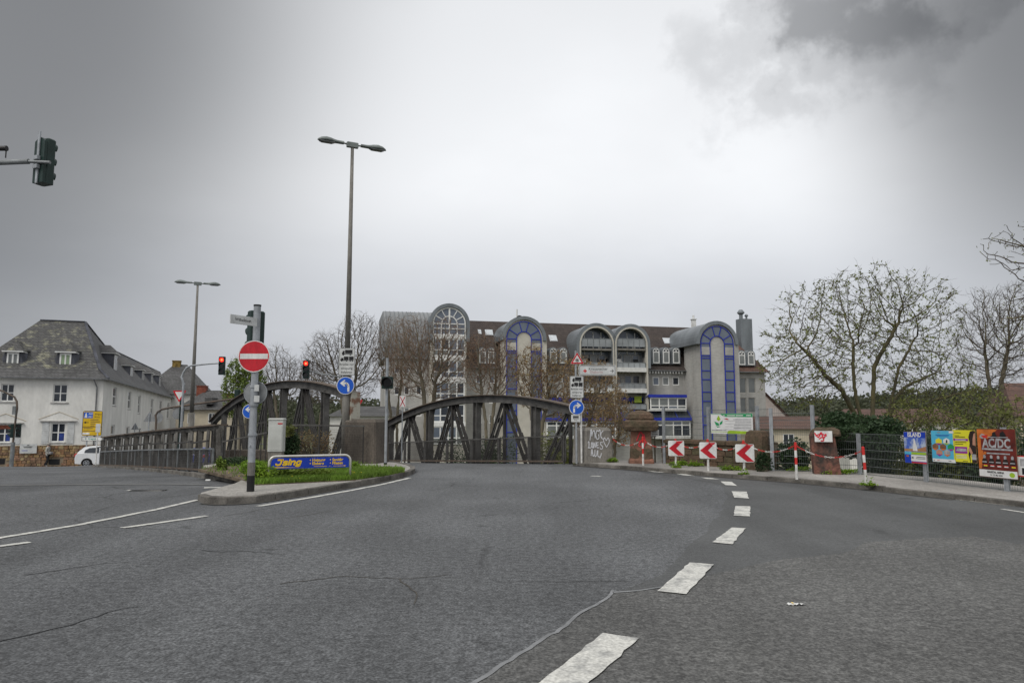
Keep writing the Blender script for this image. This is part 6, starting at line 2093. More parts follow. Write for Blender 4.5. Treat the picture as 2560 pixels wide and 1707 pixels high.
# --- blue conservatories
for (u0, u1, va, vb, vw, ub0, ub1) in ((1620, 1716, 968, 988, 1023, 1625, 1716), (1555, 1727, 1024, 1046, 1093, 1640, 1726), (1360, 1545, 1037, 1047, 1093, 1366, 1540)):
    pl = F0.shift(2.2); yq = -2.2
    a, c, _, zt3 = R0(pl, u0, u1, 1000, va)
    zb = pl.px(u0, vb)[1]; zw = pl.px(u0, vw)[1]
    cs = bpy.data.objects.new('conservatory', None); cs.parent = ap; col.objects.link(cs)
    q = MB(); q.add([(a, yq - .1, zb), (c, yq - .1, zb), (c - .3, -.01, zt3), (a + .3, -.01, zt3), (a, yq - .1, zb - .1), (c, yq - .1, zb - .1)], [(0, 1, 2, 3), (4, 5, 1, 0)]); q.build('glass_roof', m_glass, cs)
    q = MB(); q.box(a, c, yq - .18, yq - .08, zb - .25, zb + .12); q.box(a + .3, c - .3, -.2, -.02, zt3 - .1, zt3 + .35)
    n = 5
    for k in range(n + 1):
        f = k / n
        q.beam((a + (c - a) * f, yq - .12, zb + .04), (a + .3 + (c - a - .6) * f, -.06, zt3 + .04), .09, .07)
    q.build('blue_beam', m_bluef, cs)
    a2, c2 = pl.px(ub0, vb)[0], pl.px(ub1, vb)[0]
    window(cs, a2, c2, zw, zb - .26, yq, max(4, int((c2 - a2) / 1.25)), 2, fw=.16, split=[.3] if va < 1000 else [.72], gm=[m_glass, m_glassb, m_glass2], big=True)
    q = MB(); q.box(a2, c2, yq + .06, -.02, zw - .2, zw - .01); q.box(c2 - .12, c2 - .02, yq + .06, -.02, zw, zb - .3); q.build('base', m_frame, cs)
# --- chimneys and roof gear
pl = F0.shift(-5)
a, c, b, d = R0(pl, 1850, 1880, 855, 796)
d2 = pl.px(1860, 797)[1]; b2 = pl.px(1860, 862)[1]
q = MB(); q.box(a, c, 4.8, 6.2, b2 - 1.5, d2); ch = q.build('chimney_stack', m_zinc, ap, label='tall zinc-clad chimney stack with two round cowls')
for uc, v0, v1, rr in ((1853.5, 774, 796, 9.2), (1867.5, 785, 796, 4.8)):
    cx, zt3 = pl.px(uc, v0); k_ = 1 / 17.5
    hh = pl.px(uc, v0)[1] - d2
    q = MB(); q.lathe([(rr * .5 * k_, 0), (rr * .5 * k_, hh * .45), (rr * k_, hh * .62), (rr * k_, hh * .72), (rr * .45 * k_, hh)], (cx, 5.2, d2), 16); q.build('cowl', m_zinc, ch)
a, c, b, d = R0(F0.shift(-5.5), 1730, 1739, 850, 806)
q = MB(); q.box(a, c, 5.2, 5.8, zr_ - 1.2, zr_ + 1.1); q.box(a - .1, c + .1, 5.1, 5.9, zr_ + 1.102, zr_ + 1.2); q.lathe([(.14, 0), (.14, .5), (.05, .6)], ((a + c) / 2, 5.5, zr_ + 1.2), 10); q.build('chimney', m_bwhite, ap)
x, z = F0.shift(-5).px(1288, 800)
q = MB(); q.tube([(x, 4, z - 1.2), (x, 4, F0.shift(-4).px(1288, 773)[1])], .10, 8); an = q.build('vent_pipe', m_bwhite, ap)
q = MB(); q.lathe([(.02, 0), (.45, .12), (.47, .14), (.02, .05)], (0, 0, 0), 14); o_ = q.build('satellite_dish', m_black, an); o_.location = (x + .3, 3.8, z); o_.rotation_euler = (RAD(80), 0, 0)

# ------------------------------------------------------------------ houses at the right behind the wall
Yg = 112
Qg = Pl(W(1950, 1000, Yg).x, Yg, RAD(10))
t = thing('gable_house', 'pale pink gable-end house right of the apartment building', 'house', (Qg.x, Yg, 0), RAD(10))
pg = [Qg.px(1900, 1110), Qg.px(2010, 1110), Qg.px(2010, 1083), Qg.px(1912, 984), Qg.px(1905, 984)]
pg = [(a, b) for a, b in pg]; pg[0] = (pg[0][0], -4.5); pg[1] = (pg[1][0], -4.5)
pg[4] = (pg[3][0] - 6, pg[2][1]); pg[0] = (pg[4][0], -4.5)
q = MB(); q.prism(pg, 0, 9); q.build('wall', m_pink, t)
q = MB(); q.beam((pg[3][0], -.05, pg[3][1] + .1), (pg[2][0] + .35, -.05, pg[2][1] - .25), .35, .16, up=(0, 1, 0)); q.build('verge', m_tiler, t)
q = MB(); q.add([(pg[3][0], -.3, pg[3][1] + .15), (pg[2][0] + .4, -.3, pg[2][1] - .15), (pg[2][0] + .4, 9.3, pg[2][1] - .15), (pg[3][0], 9.3, pg[3][1] + .15), (pg[4][0] - .4, -.3, pg[4][1] - .15), (pg[4][0] - .4, 9.3, pg[4][1] - .15)], [(0, 1, 2, 3), (0, 3, 5, 4)]); rf = q.build('roof', m_tiler, t)
x, z = Qg.px(1917, 980)
q = MB(); q.cbox(x - .3, x + .3, 2, 2.6, pg[3][1] - 1.2, pg[3][1] + .9, .03); q.build('chimney', m_brickred, rf)
x, z = Qg.px(1905, 1068)
window(t, *R0(Qg, 1918, 1932, 1060, 1078)[:2], *R0(Qg, 1918, 1932, 1060, 1078)[2:], -.04, 1, 2, fw=.12)
simple_house('low cream house with brown roof seen below the hill through the tall fence', W(2060, 1000, 80).x, 80, RAD(-4), 14, 9, -4.6, zz_(1072, 80), zz_(1040, 84), m_yplaster, m_tiler, [(-4, -1.4, 1.2, 1.2), (-1, -1.4, 1.2, 1.2), (3, -1.4, 1.2, 1.2)], 'houses in the valley on the right', [], .4)
simple_house('white house glimpsed behind the walnut tree stems', W(2260, 1000, 62).x, 62, RAD(-14), 9, 8, -4.6, zz_(1055, 62), zz_(1022, 66), m_plaster, m_tiler, [(-2.5, -.6, 1.2, 1.3), (.5, -.6, 1.2, 1.3), (3, -.6, 1.2, 1.3)], 'houses in the valley on the right', [], .4)
simple_house('red-brown roofed house at the right edge behind bare branches', W(2760, 1000, 45).x, 45, RAD(-20), 9, 9, -4.6, zz_(1040, 45), zz_(955, 49), m_yplaster, m_tiler, [(-3, .3, 1.1, 1.2), (-.5, .3, 1.1, 1.2)], 'houses in the valley on the right', [], .4)
simple_house('small white house seen between the two arch trusses', W(925, 1000, 75).x, 75, RAD(10), 8, 8, -4.6, zz_(1040, 75), zz_(1015, 78), m_plaster, m_slate, [(-2, -.8, 1.1, 1.2), (1.5, -.8, 1.1, 1.2)], None, [], 1.5)

# ------------------------------------------------------------------ trees
def gbase(u, Y, dz=0.0):
    x = W(u, 1100, Y).x
    return Vector((x, Y, ground_z(x, Y) + dz))
from mathutils import kdtree
def colony(name, label, base, stems, ell, n, step, tip, mats, seed, leaf=None, leaf_n=0, leaf_s=.05, group=None, infl=None, kill=None, trop=.12, jit=.25, pipe=2.25, split=.03, every=1, bare=0.0, cat='tree', haze=0):
    """branches grow towards points scattered through the crown volume (ell = [(centre, radii)]), stems are given polylines"""
    rnd = random.Random(seed)
    base = Vector(base)
    infl = infl or step * 7
    kill = kill or step * 1.6
    att = []
    while len(att) < n:
        c, r = ell[rnd.randrange(len(ell))]
        d = Vector((rnd.gauss(0, 1), rnd.gauss(0, 1), rnd.gauss(0, 1))).normalized() * rnd.random() ** (1 / 2.6)
        att.append(Vector((c[0] + d.x * r[0], c[1] + d.y * r[1], c[2] + d.z * r[2])))
    P_, par = [], []
    for st in stems:
        prev = -1
        st = [Vector(p) for p in st]
        for a, b in zip(st, st[1:]):
            m_ = max(1, int((b - a).length / step))
            for k in range(m_ + (1 if b is st[-1] else 0)):
                p = a.lerp(b, k / m_) + Vector((rnd.gauss(0, 1), rnd.gauss(0, 1), 0)) * step * .10
                P_.append(p); par.append(prev); prev = len(P_) - 1
    made = set()
    for it in range(110):
        kd = kdtree.KDTree(len(P_))
        for i_, p in enumerate(P_):
            kd.insert(p, i_)
        kd.balance()
        acc = {}
        keep = []
        for a in att:
            co, ix, dist = kd.find(a)
            if dist < kill:
                continue
            keep.append(a)
            if dist < infl or it < 12:
                acc.setdefault(ix, Vector()).__iadd__((a - co).normalized())
        att = keep
        if not acc or not att:
            break
        grown = 0
        for ix, d in acc.items():
            d = d.normalized() + Vector((rnd.gauss(0, jit), rnd.gauss(0, jit), rnd.gauss(0, jit) + trop))
            q = P_[ix] + d.normalized() * step
            key = (ix, round(q.x / step * 2), round(q.y / step * 2), round(q.z / step * 2))
            if key in made:
                continue
            made.add(key)
            P_.append(q); par.append(ix); grown += 1
        if not grown or len(P_) > 9000:
            break
    N = len(P_)
    kids = [[] for _ in range(N)]
    for i_, p in enumerate(par):
        if p >= 0:
            kids[p].append(i_)
    rad = [0.0] * N
    for i_ in range(N - 1, -1, -1):
        rad[i_] = tip if not kids[i_] else max(tip, sum(rad[k] ** pipe for k in kids[i_]) ** (1 / pipe))
    wood, twigs, lf = MB(), MB(), MB()
    starts = [i_ for i_ in range(N) if par[i_] < 0]
    while starts:
        s_ = starts.pop()
        ch = [par[s_], s_] if par[s_] >= 0 else [s_]
        k = s_
        while kids[k]:
            o_ = sorted(kids[k], key=lambda q: -rad[q])
            starts += o_[1:]
            k = o_[0]
            ch.append(k)
        if len(ch) < 2:
            continue
        r0 = rad[ch[1]]
        rr_ = [min(rad[c], r0) for c in ch]
        sides = 8 if r0 > .09 else (6 if r0 > .04 else (4 if r0 > .018 else 3))
        (wood if r0 > split else twigs).tube([P_[c] - base for c in ch], rr_, sides, cap=False)
    for i_ in range(N):
        if haze and rad[i_] <= tip * 1.8:                 # the finest twigs
            d0 = (P_[i_] - P_[par[i_]]).normalized() if par[i_] >= 0 else Vector((0, 0, 1))
            for _ in range(haze):
                d = (d0 + Vector((rnd.gauss(0, .55), rnd.gauss(0, .55), rnd.gauss(0, .5) + .15))).normalized()
                p0 = P_[i_] - base
                l_ = step * rnd.uniform(1.2, 2.6)
                p1 = p0 + d * l_ * .5
                p2 = p1 + (d + Vector((rnd.gauss(0, .25), rnd.gauss(0, .25), .12))).normalized() * l_ * .5
                twigs.tube([p0, p1, p2], [tip * .62, tip * .5, tip * .3], 3, cap=False)
    t = thing(name, label, cat, base, 0, group)
    wood.build('trunk' if cat == 'tree' else 'stem', mats[0], t, smooth=True)
    twigs.build('crown', mats[1], t)
    if leaf_n:
        ends = [i_ for i_ in range(N) if rad[i_] <= tip * 1.45]
        for i_ in ends:
            if rnd.random() < bare:
                continue
            for _ in range(leaf_n):
                c = P_[i_] - base + Vector((rnd.gauss(0, 1), rnd.gauss(0, 1), rnd.gauss(0, 1))) * leaf_s * .9
                a = Vector((rnd.gauss(0, 1), rnd.gauss(0, 1), rnd.gauss(0, 1))).normalized()
                b = a.cross(Vector((rnd.gauss(0, 1), rnd.gauss(0, 1), rnd.gauss(0, 1)))).normalized()
                z_ = leaf_s * rnd.uniform(.6, 1.35)
                lf.add([c - a * z_, c + b * z_ * .42, c + a * z_, c - b * z_ * .42], [(0, 1, 2, 3)])
        lf.build('foliage', leaf, t)
    return t
def stem(Y, pts, gx=None):
    """polyline through photo points at about distance Y, starting on the ground below the first one"""
    o = [W(u, v, Y + dy) for u, v, dy in pts]
    f = Vector((o[0].x + .05, o[0].y, ground_z(o[0].x, o[0].y) - .05))
    return [f] + o
def crown_px(u0, u1, v0, v1, Y, ry=None):
    c = W((u0 + u1) / 2, (v0 + v1) / 2, Y)
    k = Y / FPX
    rx_, rz_ = (u1 - u0) / 2 * k, (v1 - v0) / 2 * k
    return (c, (rx_, ry or rx_ * .8, rz_))
# big walnut: its stems follow the photograph's
Y = 25.5
wst = [stem(Y, [(2161, 1069, 0), (2142, 1007, 0), (2133, 940, -.1), (2132, 859, -.2)]), stem(Y, [(2156, 1075, .1), (2108, 978, -.3), (2060, 935, -.5), (2030, 893, -.6), (1998, 864, -.7)]),
       stem(Y, [(2180, 1065, .2), (2183, 980, .3), (2185, 916, .4), (2204, 883, .3), (2247, 806, .2)]), stem(Y, [(2216, 1069, .1), (2230, 993, -.1), (2247, 921, -.3), (2281, 854, -.5)]),
       stem(Y, [(2222, 1072, .3), (2234, 1000, .4), (2266, 964, .7), (2352, 926, 1.0)]), stem(Y, [(2290, 1069, .2), (2328, 1002, .0), (2400, 983, -.2), (2450, 975, -.3)])]
B = Vector((W(2190, 1069, Y).x, Y, ground_z(W(2190, 1069, Y).x, Y)))
colony('walnut_tree', 'many-stemmed mossy walnut tree with sparse spring leaves behind the posters', B, wst,
       [crown_px(1905, 2200, 690, 1000, Y - .3, 2.2), crown_px(2020, 2300, 655, 900, Y, 2.4), crown_px(2140, 2400, 665, 960, Y + .2, 2.3), crown_px(1890, 2120, 800, 1040, Y - .4, 1.8), crown_px(2180, 2430, 850, 1060, Y + .2, 2.0)],
       4300, .135, .0062, (m_barkm, m_twig), 3, m_l_olive, 3, .05, infl=1.3, kill=.185, trop=.10, jit=.20, split=.018, bare=.2, haze=1)
Y = 30
colony('bare_tree', 'bare upright tree behind the right-hand posters', gbase(2490, Y), [stem(Y, [(2478, 1050, 0), (2474, 960, 0), (2462, 880, 0)]), stem(Y, [(2500, 1050, .3), (2504, 950, .3), (2520, 870, .3)])],
       [crown_px(2390, 2540, 720, 1000, Y, 1.6), crown_px(2440, 2620, 700, 960, Y, 1.6)], 2600, .15, .0075, (m_bark, m_twig), 5, m_l_olive, 1, .04, infl=1.4, kill=.19, trop=.35, jit=.2, bare=.5, haze=2)
Y = 15.5
tb = Vector((13.8, Y, ground_z(13.8, Y)))
colony('bare_tree', 'close bare branches reaching in from beyond the right edge', tb, [[tb, Vector((13.75, Y, 2.0)), Vector((13.6, Y, 4.5)), Vector((13.5, Y, 6.0))], [Vector((13.68, Y, 3.0)), Vector((12.9, Y - .1, 3.5)), Vector((12.0, Y - .2, 3.75))], [Vector((13.6, Y, 4.2)), Vector((12.8, Y, 4.5)), Vector((11.9, Y, 4.75))]],
       [crown_px(2450, 2700, 540, 700, Y, 1.0), crown_px(2480, 2700, 700, 890, Y, 1.0), ((13.4, Y, 5.6), (1.6, 1.4, 1.2))], 1500, .13, .0065, (m_bark, m_twig), 8, m_l_olive, 1, .028, infl=2.2, kill=.20, trop=.10, jit=.12, pipe=2.0)
GT = 'trees between bridge and apartment building'
def city_tree(label, u, Y, vf, ell, n, seed, mats, leaf, ln_, ls, step=.19, tip=.0095, trop=.25, stems=2, kill=None, bare=.2, jit=.2):
    ss = []
    for k in range(stems):
        o_ = (k - (stems - 1) / 2)
        ss.append(stem(Y, [(u + o_ * 14, 1120, .2 * o_), (u + o_ * 16, (vf + 1120) / 2, .2 * o_), (u + o_ * 34, vf, .3 * o_)]))
    return colony('street_tree', label, gbase(u, Y), ss, [crown_px(*e, Y) for e in ell], n, step, tip, mats, seed, leaf, ln_, ls, GT, infl=step * 9, kill=kill or step * 1.02, trop=trop, jit=jit, split=.035, bare=bare, haze=2)
city_tree('reddish budding tree in front of the white glazed arch', 1072, 48, 950, [(965, 1105, 785, 1000), (1040, 1180, 790, 1010)], 4400, 21, (m_bark, m_twigr), m_l_red, 1, .06)
city_tree('reddish budding tree between glazed arch and first blue stair tower', 1222, 46, 985, [(1150, 1250, 830, 990), (1200, 1300, 840, 1000)], 4000, 22, (m_bark, m_twigr), m_l_red, 2, .06)
city_tree('copper-leaved tree in front of the balconies', 1345, 38, 1030, [(1280, 1380, 860, 1030), (1330, 1450, 870, 1060)], 2200, 23, (m_bark, m_twigr), m_l_brown, 4, .065, .17, .010, .1)
city_tree('low copper-leaved tree behind the graffiti pier', 1455, 33, 1060, [(1400, 1500, 880, 1080), (1440, 1560, 900, 1100)], 2200, 24, (m_bark, m_twigr), m_l_brown, 4, .06, .16, .009, .05)
city_tree('copper-leaved shrub tree right of the graffiti pier', 1530, 31, 1090, [(1480, 1590, 970, 1120)], 1000, 29, (m_bark, m_twigr), m_l_brown, 4, .055, .15, .008, .05)
city_tree('bare tree behind the blue left-turn sign', 868, 50, 960, [(748, 880, 825, 1020), (825, 965, 775, 1010)], 4400, 25, (m_bark, m_twig), None, 0, .05)
city_tree('bare tree left of the apartment building behind the single signal', 985, 54, 960, [(925, 1045, 785, 990)], 1800, 31, (m_bark, m_twigr), m_l_red, 1, .05)
city_tree('bare spreading tree between no-entry sign and red light', 702, 58, 980, [(635, 745, 865, 1010), (690, 770, 890, 1010)], 2200, 26, (m_bark, m_twig), None, 0, .05, .22, .011)
city_tree('fresh green tree behind the no-entry sign', 606, 50, 1000, [(555, 625, 895, 1050), (590, 665, 890, 1040)], 1800, 27, (m_bark, m_twig), m_l_green, 10, .095, .20, .011, .15, bare=.0)
city_tree('bare tree farther behind the arch truss', 790, 66, 1000, [(745, 830, 890, 1020)], 1300, 28, (m_bark, m_twig), None, 0, .05, .24, .012)

# ------------------------------------------------------------------ shrubs, ivy, undergrowth
def bush(name, label, cat, base, size, n, leafm, ls, seed, group=None, stemm=None, flat_=.0, stems=10, zr=(.35, 1.35)):
    """leafy mass of single leaves over a few real stems; size = half extents"""
    rnd = random.Random(seed)
    t = thing(name, label, cat, base, 0, group)
    q = MB()
    lob = [(Vector((rnd.uniform(-.6, .6) * size[0], rnd.uniform(-.6, .6) * size[1], rnd.uniform(*zr) * size[2])), rnd.uniform(.35, .6)) for _ in range(9)]
    for k in range(stems):
        c = lob[k % len(lob)][0]
        p0 = Vector((c.x * .4, c.y * .4, -.02))
        q.tube([p0, p0.lerp(c, .5) + Vector((rnd.uniform(-.08, .08), 0, 0)), c, c + Vector((rnd.gauss(0, .2) * size[0], rnd.gauss(0, .2) * size[1], .4 * size[2]))], [.022, .016, .011, .004], 5)
    q.build('stem', stemm or m_bark, t)
    lf = MB()
    for _ in range(n):
        c, r = rnd.choice(lob)
        dvec = Vector((rnd.gauss(0, 1), rnd.gauss(0, 1), rnd.gauss(0, 1))).normalized() * (rnd.random() ** .45)
        p = c + Vector((dvec.x * size[0] * r * 1.3, dvec.y * size[1] * r * 1.3, dvec.z * size[2] * r * 1.3))
        if p.z < .01:
            p.z = rnd.uniform(.01, .2)
        a = Vector((rnd.gauss(0, 1), rnd.gauss(0, 1), rnd.gauss(0, .6))).normalized()
        b = a.cross(Vector((rnd.gauss(0, 1), rnd.gauss(0, 1), rnd.gauss(0, 1)))).normalized()
        s = ls * rnd.uniform(.6, 1.35)
        lf.add([p - a * s, p - a * s * .2 + b * s * .55, p + a * s, p - a * s * .2 - b * s * .55], [(0, 1, 2, 3)])
    lf.build('foliage', leafm, t)
    return t
def gb(u, v, z=.12):
    return G(u, v, z)
bush('shrub', 'bright green shrub beside the advert frame leg on the island', 'shrub', gb(652, 1203), (.42, .30, .26), 2600, m_l_bright, .035, 1)
bush('shrub', 'small bright green plant right of the advert frame', 'shrub', gb(880, 1170), (.22, .18, .10), 500, m_l_bright, .03, 2)
bush('shrub', 'low leafy growth under the advert panel', 'shrub', gb(740, 1196), (.9, .3, .16), 2200, m_l_green, .035, 3)
bush('ivy_bush', 'dark ivy climbing the railing right of the grey cabinet', 'ivy', Vector((*W(722, 1140, 22.2).xy, .1)), (.32, .25, .62), 2600, m_l_dark, .04, 4)
bush('ivy_bush', 'pale creeper topping the railing beside the cabinet', 'ivy', Vector((*W(716, 1140, 22.0).xy, .95)), (.28, .18, .2), 700, m_l_brush, .03, 5, stems=3)
bush('shrub', 'brownish twiggy shrub behind the advert panel', 'shrub', Vector((*W(790, 1140, 23.0).xy, .1)), (.7, .4, .62), 1100, m_l_brown, .035, 6, stems=22)
bush('ivy_bush', 'dark creeper on the earth left of the no-entry post', 'ivy', Vector((*W(590, 1170, 21.6).xy, .1)), (.55, .4, .18), 1400, m_l_dark, .03, 7)
bush('weed_clump', 'tall grass clump at the near end of the low truss', 'weeds', Vector((*G(555, 1186).xy, .1)), (.14, .14, .22), 700, m_l_green, .04, 8)
bush('ivy_bush', 'large dark green ivy mass behind the low fence right of the pillar', 'ivy', gbase(2170, 20.0, .2) + Vector((0, 0, .4)), (1.35, .8, .75), 14000, m_l_dark, .055, 9)
bush('ivy_bush', 'ivy crown hanging over the leaning pillar', 'ivy', Vector((*W(2095, 1100, 18.9).xy, .95)), (.55, .4, .22), 2600, m_l_dark, .04, 10, stems=5)
bush('ivy_bush', 'ivy shrub between block wall end and leaning pillar', 'ivy', Vector((*W(1990, 1170, 20.0).xy, .05)), (.65, .45, .50), 4200, m_l_dark, .045, 11)
bush('ivy_bush', 'small ivy patch at the right end of the block wall', 'ivy', Vector((*W(1912, 1170, 19.4).xy, .1)), (.22, .12, .36), 900, m_l_dark, .035, 12)
for k, (u, v, sx_) in enumerate(((1700, 1168, .5), (1745, 1170, .3), (1830, 1180, .35), (1530, 1160, .3), (2110, 1190, .7), (2002, 1182, .4))):
    bush('weed_clump', ['grass weeds at the foot of the wall by the left chevron board', 'yellow flowering weeds between left and middle chevron boards', 'weeds at the wall foot by the right chevron board', 'weeds at the foot of the graffiti pier', 'weed strip at the foot of the leaning pillar', 'short weeds left of the leaning pillar'][k], 'weeds', gb(u, v - 4, PAVZ) + Vector((0, .12, 0)), (sx_ * .8, .10, .07), 420, m_l_bright, .03, 30 + k, 'weeds along the pavement', stems=4)
for k, (u, v) in enumerate(((2168, 1214), (1860, 1186), (1690, 1169))):
    bush('weed_clump', ['grass tuft around the nearest barrier post', 'small grass tuft at the foot of the right chevron post', 'small grass tuft at the foot of the left chevron post'][k], 'weeds', gb(u, v, PAVZ), (.16, .09, .035), 160, m_l_bright, .03, 40 + k, 'weeds along the pavement', stems=3)
# thicket below the fence on the right: separate brush plants, then a ground mass
TH = [(2215, 21.5), (2300, 20.2), (2370, 19.5), (2440, 18.6), (2520, 17.6)]
for k, (u, Y) in enumerate(TH):
    b = gbase(u, Y)
    hz = (1.30 - b.z) / 2
    bush('brush', ['dark brush behind the island poster', 'dark brush behind the low fence post', 'dark brush below the blue poster', 'dark brush below the yellow poster', 'dark green brush below the red poster'][k], 'shrub', b, (.85, .55, hz), 5500, m_l_dark if k % 2 == 0 else m_l_brush, .05, 60 + k, 'thicket on the slope behind the fence', stems=26, zr=(.6, 1.5))
TK = [(2215, 2330, 985, 1120, 24.5, 'olive thicket among the walnut stems'), (2290, 2430, 1000, 1120, 23.5, 'yellow-green thicket above the blue poster'), (2390, 2520, 955, 1120, 22.5, 'yellow-green thicket above the yellow poster'), (2470, 2610, 985, 1120, 21.5, 'olive thicket above the red poster')]
for k, (u0, u1, v0, v1, Y, lb) in enumerate(TK):
    ss = [stem(Y, [(u0 + (u1 - u0) * f, 1110, .4 * (q_ % 2)), (u0 + (u1 - u0) * (f + .06 * (-1) ** q_), 1070, .3 * (q_ % 2))]) for q_, f in enumerate((.12, .32, .5, .68, .88))]
    colony('brush', lb, gbase((u0 + u1) / 2, Y), ss, [crown_px(u0, u1, v0, v1 + 20, Y, 1.0)], 1100, .12, .006, (m_bark, m_twig), 90 + k, m_l_brush, 5, .048, 'thicket on the slope behind the fence', infl=1.2, kill=.17, trop=.12, jit=.3, bare=.15, cat='shrub')
# brushwood behind the bridge railing
for k, (u, Y, hgt) in enumerate(((1240, 37, 1.3), (1400, 30, 1.1), (1150, 42, 1.2))):
    b = gbase(u, Y)
    bush('brush', ['dark evergreen shrub behind the middle of the far arch truss', 'scrub behind the right end of the far railing', 'dark scrub behind the left half of the far railing'][k], 'shrub', b, (1.2, .8, (1.0 + hgt * .5 - b.z) / 2 * .8), 3600, m_l_dark if k != 1 else m_l_brush, .06, 80 + k, 'scrub behind the far railing', stems=14)
# yellow flowers in the island grass
q = MB()
rnd = random.Random(5)
for k in range(34):
    x, y = rnd.choice([(p.x, p.y) for p in (G(884, 1192, .12), G(616, 1196, .12), G(735, 1204, .12), G(885, 1194, .12))])
    x += rnd.gauss(0, .12); y += rnd.gauss(0, .06)
    q.lathe([(.002, 0), (.014, .010), (.003, .016)], (x, y, .2 + rnd.uniform(-.03, .05)), 6)
q.build('dandelion_flowers', m_yflower, kind='stuff')['label'] = 'small yellow flowers scattered in the island grass'

# ------------------------------------------------------------------ wooded hill on the right and far tree line
def hill(name, u0, u1, Y, vtop, seed, leafm, n, ls, lab):
    rnd = random.Random(seed)
    xa, xb = W(u0, 1000, Y).x, W(u1, 1000, Y).x
    nseg = 40
    mb = MB()
    hs = []
    for k in range(nseg + 1):
        f = k / nseg
        e = math.sin(math.pi * min(1, max(0, f))) ** .6
        hs.append(max(0.0, (W(0, vtop, Y).z + 4.4) * e * (1 + .12 * math.sin(f * 9 + seed) + .06 * math.sin(f * 23))))
    rowsn = 8
    for j_ in range(rowsn + 1):
        g_ = j_ / rowsn
        for k in range(nseg + 1):
            mb.v.append((xa + (xb - xa) * k / nseg, Y - 90 * (1 - g_) + (90 if j_ == rowsn else 0) * 0, -4.4 + hs[k] * (g_ * g_ * (3 - 2 * g_)) - .1))
    for j_ in range(rowsn):
        for k in range(nseg):
            a = j_ * (nseg + 1) + k
            mb.f.append((a, a + 1, a + nseg + 2, a + nseg + 1))
    base = len(mb.v)
    for k in range(nseg + 1):
        mb.v.append((xa + (xb - xa) * k / nseg, Y + 120, -4.5))
    for k in range(nseg):
        a = rowsn * (nseg + 1) + k
        mb.f.append((a, a + 1, base + k + 1, base + k))
    h_ = struct(mb.build(name, m_grass_g, smooth=True))
    lf = MB()
    for _ in range(n):
        f, g_ = rnd.random(), rnd.random() ** .6
        k = min(nseg - 1, int(f * nseg))
        hh = hs[k] + (hs[k + 1] - hs[k]) * (f * nseg - k)
        if hh < 1.5: continue
        p = Vector((xa + (xb - xa) * f, Y - 90 * (1 - g_), -4.4 + hh * (g_ * g_ * (3 - 2 * g_))))
        hgt = rnd.uniform(1.5, 4.0) * ls
        for _ in range(26):
            c = p + Vector((rnd.gauss(0, .9) * ls, rnd.gauss(0, .9) * ls, rnd.random() * hgt))
            a = Vector((rnd.gauss(0, 1), rnd.gauss(0, 1), rnd.gauss(0, 1))).normalized()
            b = a.cross(Vector((rnd.gauss(0, 1), rnd.gauss(0, 1), rnd.gauss(0, 1)))).normalized()
            s = .34 * ls
            lf.add([c - a * s, c + b * s * .7, c + a * s, c - b * s * .7], [(0, 1, 2, 3)])
    w_ = lf.build('distant_wood', leafm, kind='stuff')
    w_['label'] = lab
hill('hill', 1780, 3300, 330, 1005, 2, m_l_far, 3000, 2.2, 'wooded hillside in the distance on the right')
hill('far_hill', 300, 1500, 300, 1042, 5, m_l_far, 1500, 2.2, 'low wooded ridge behind the bridge')

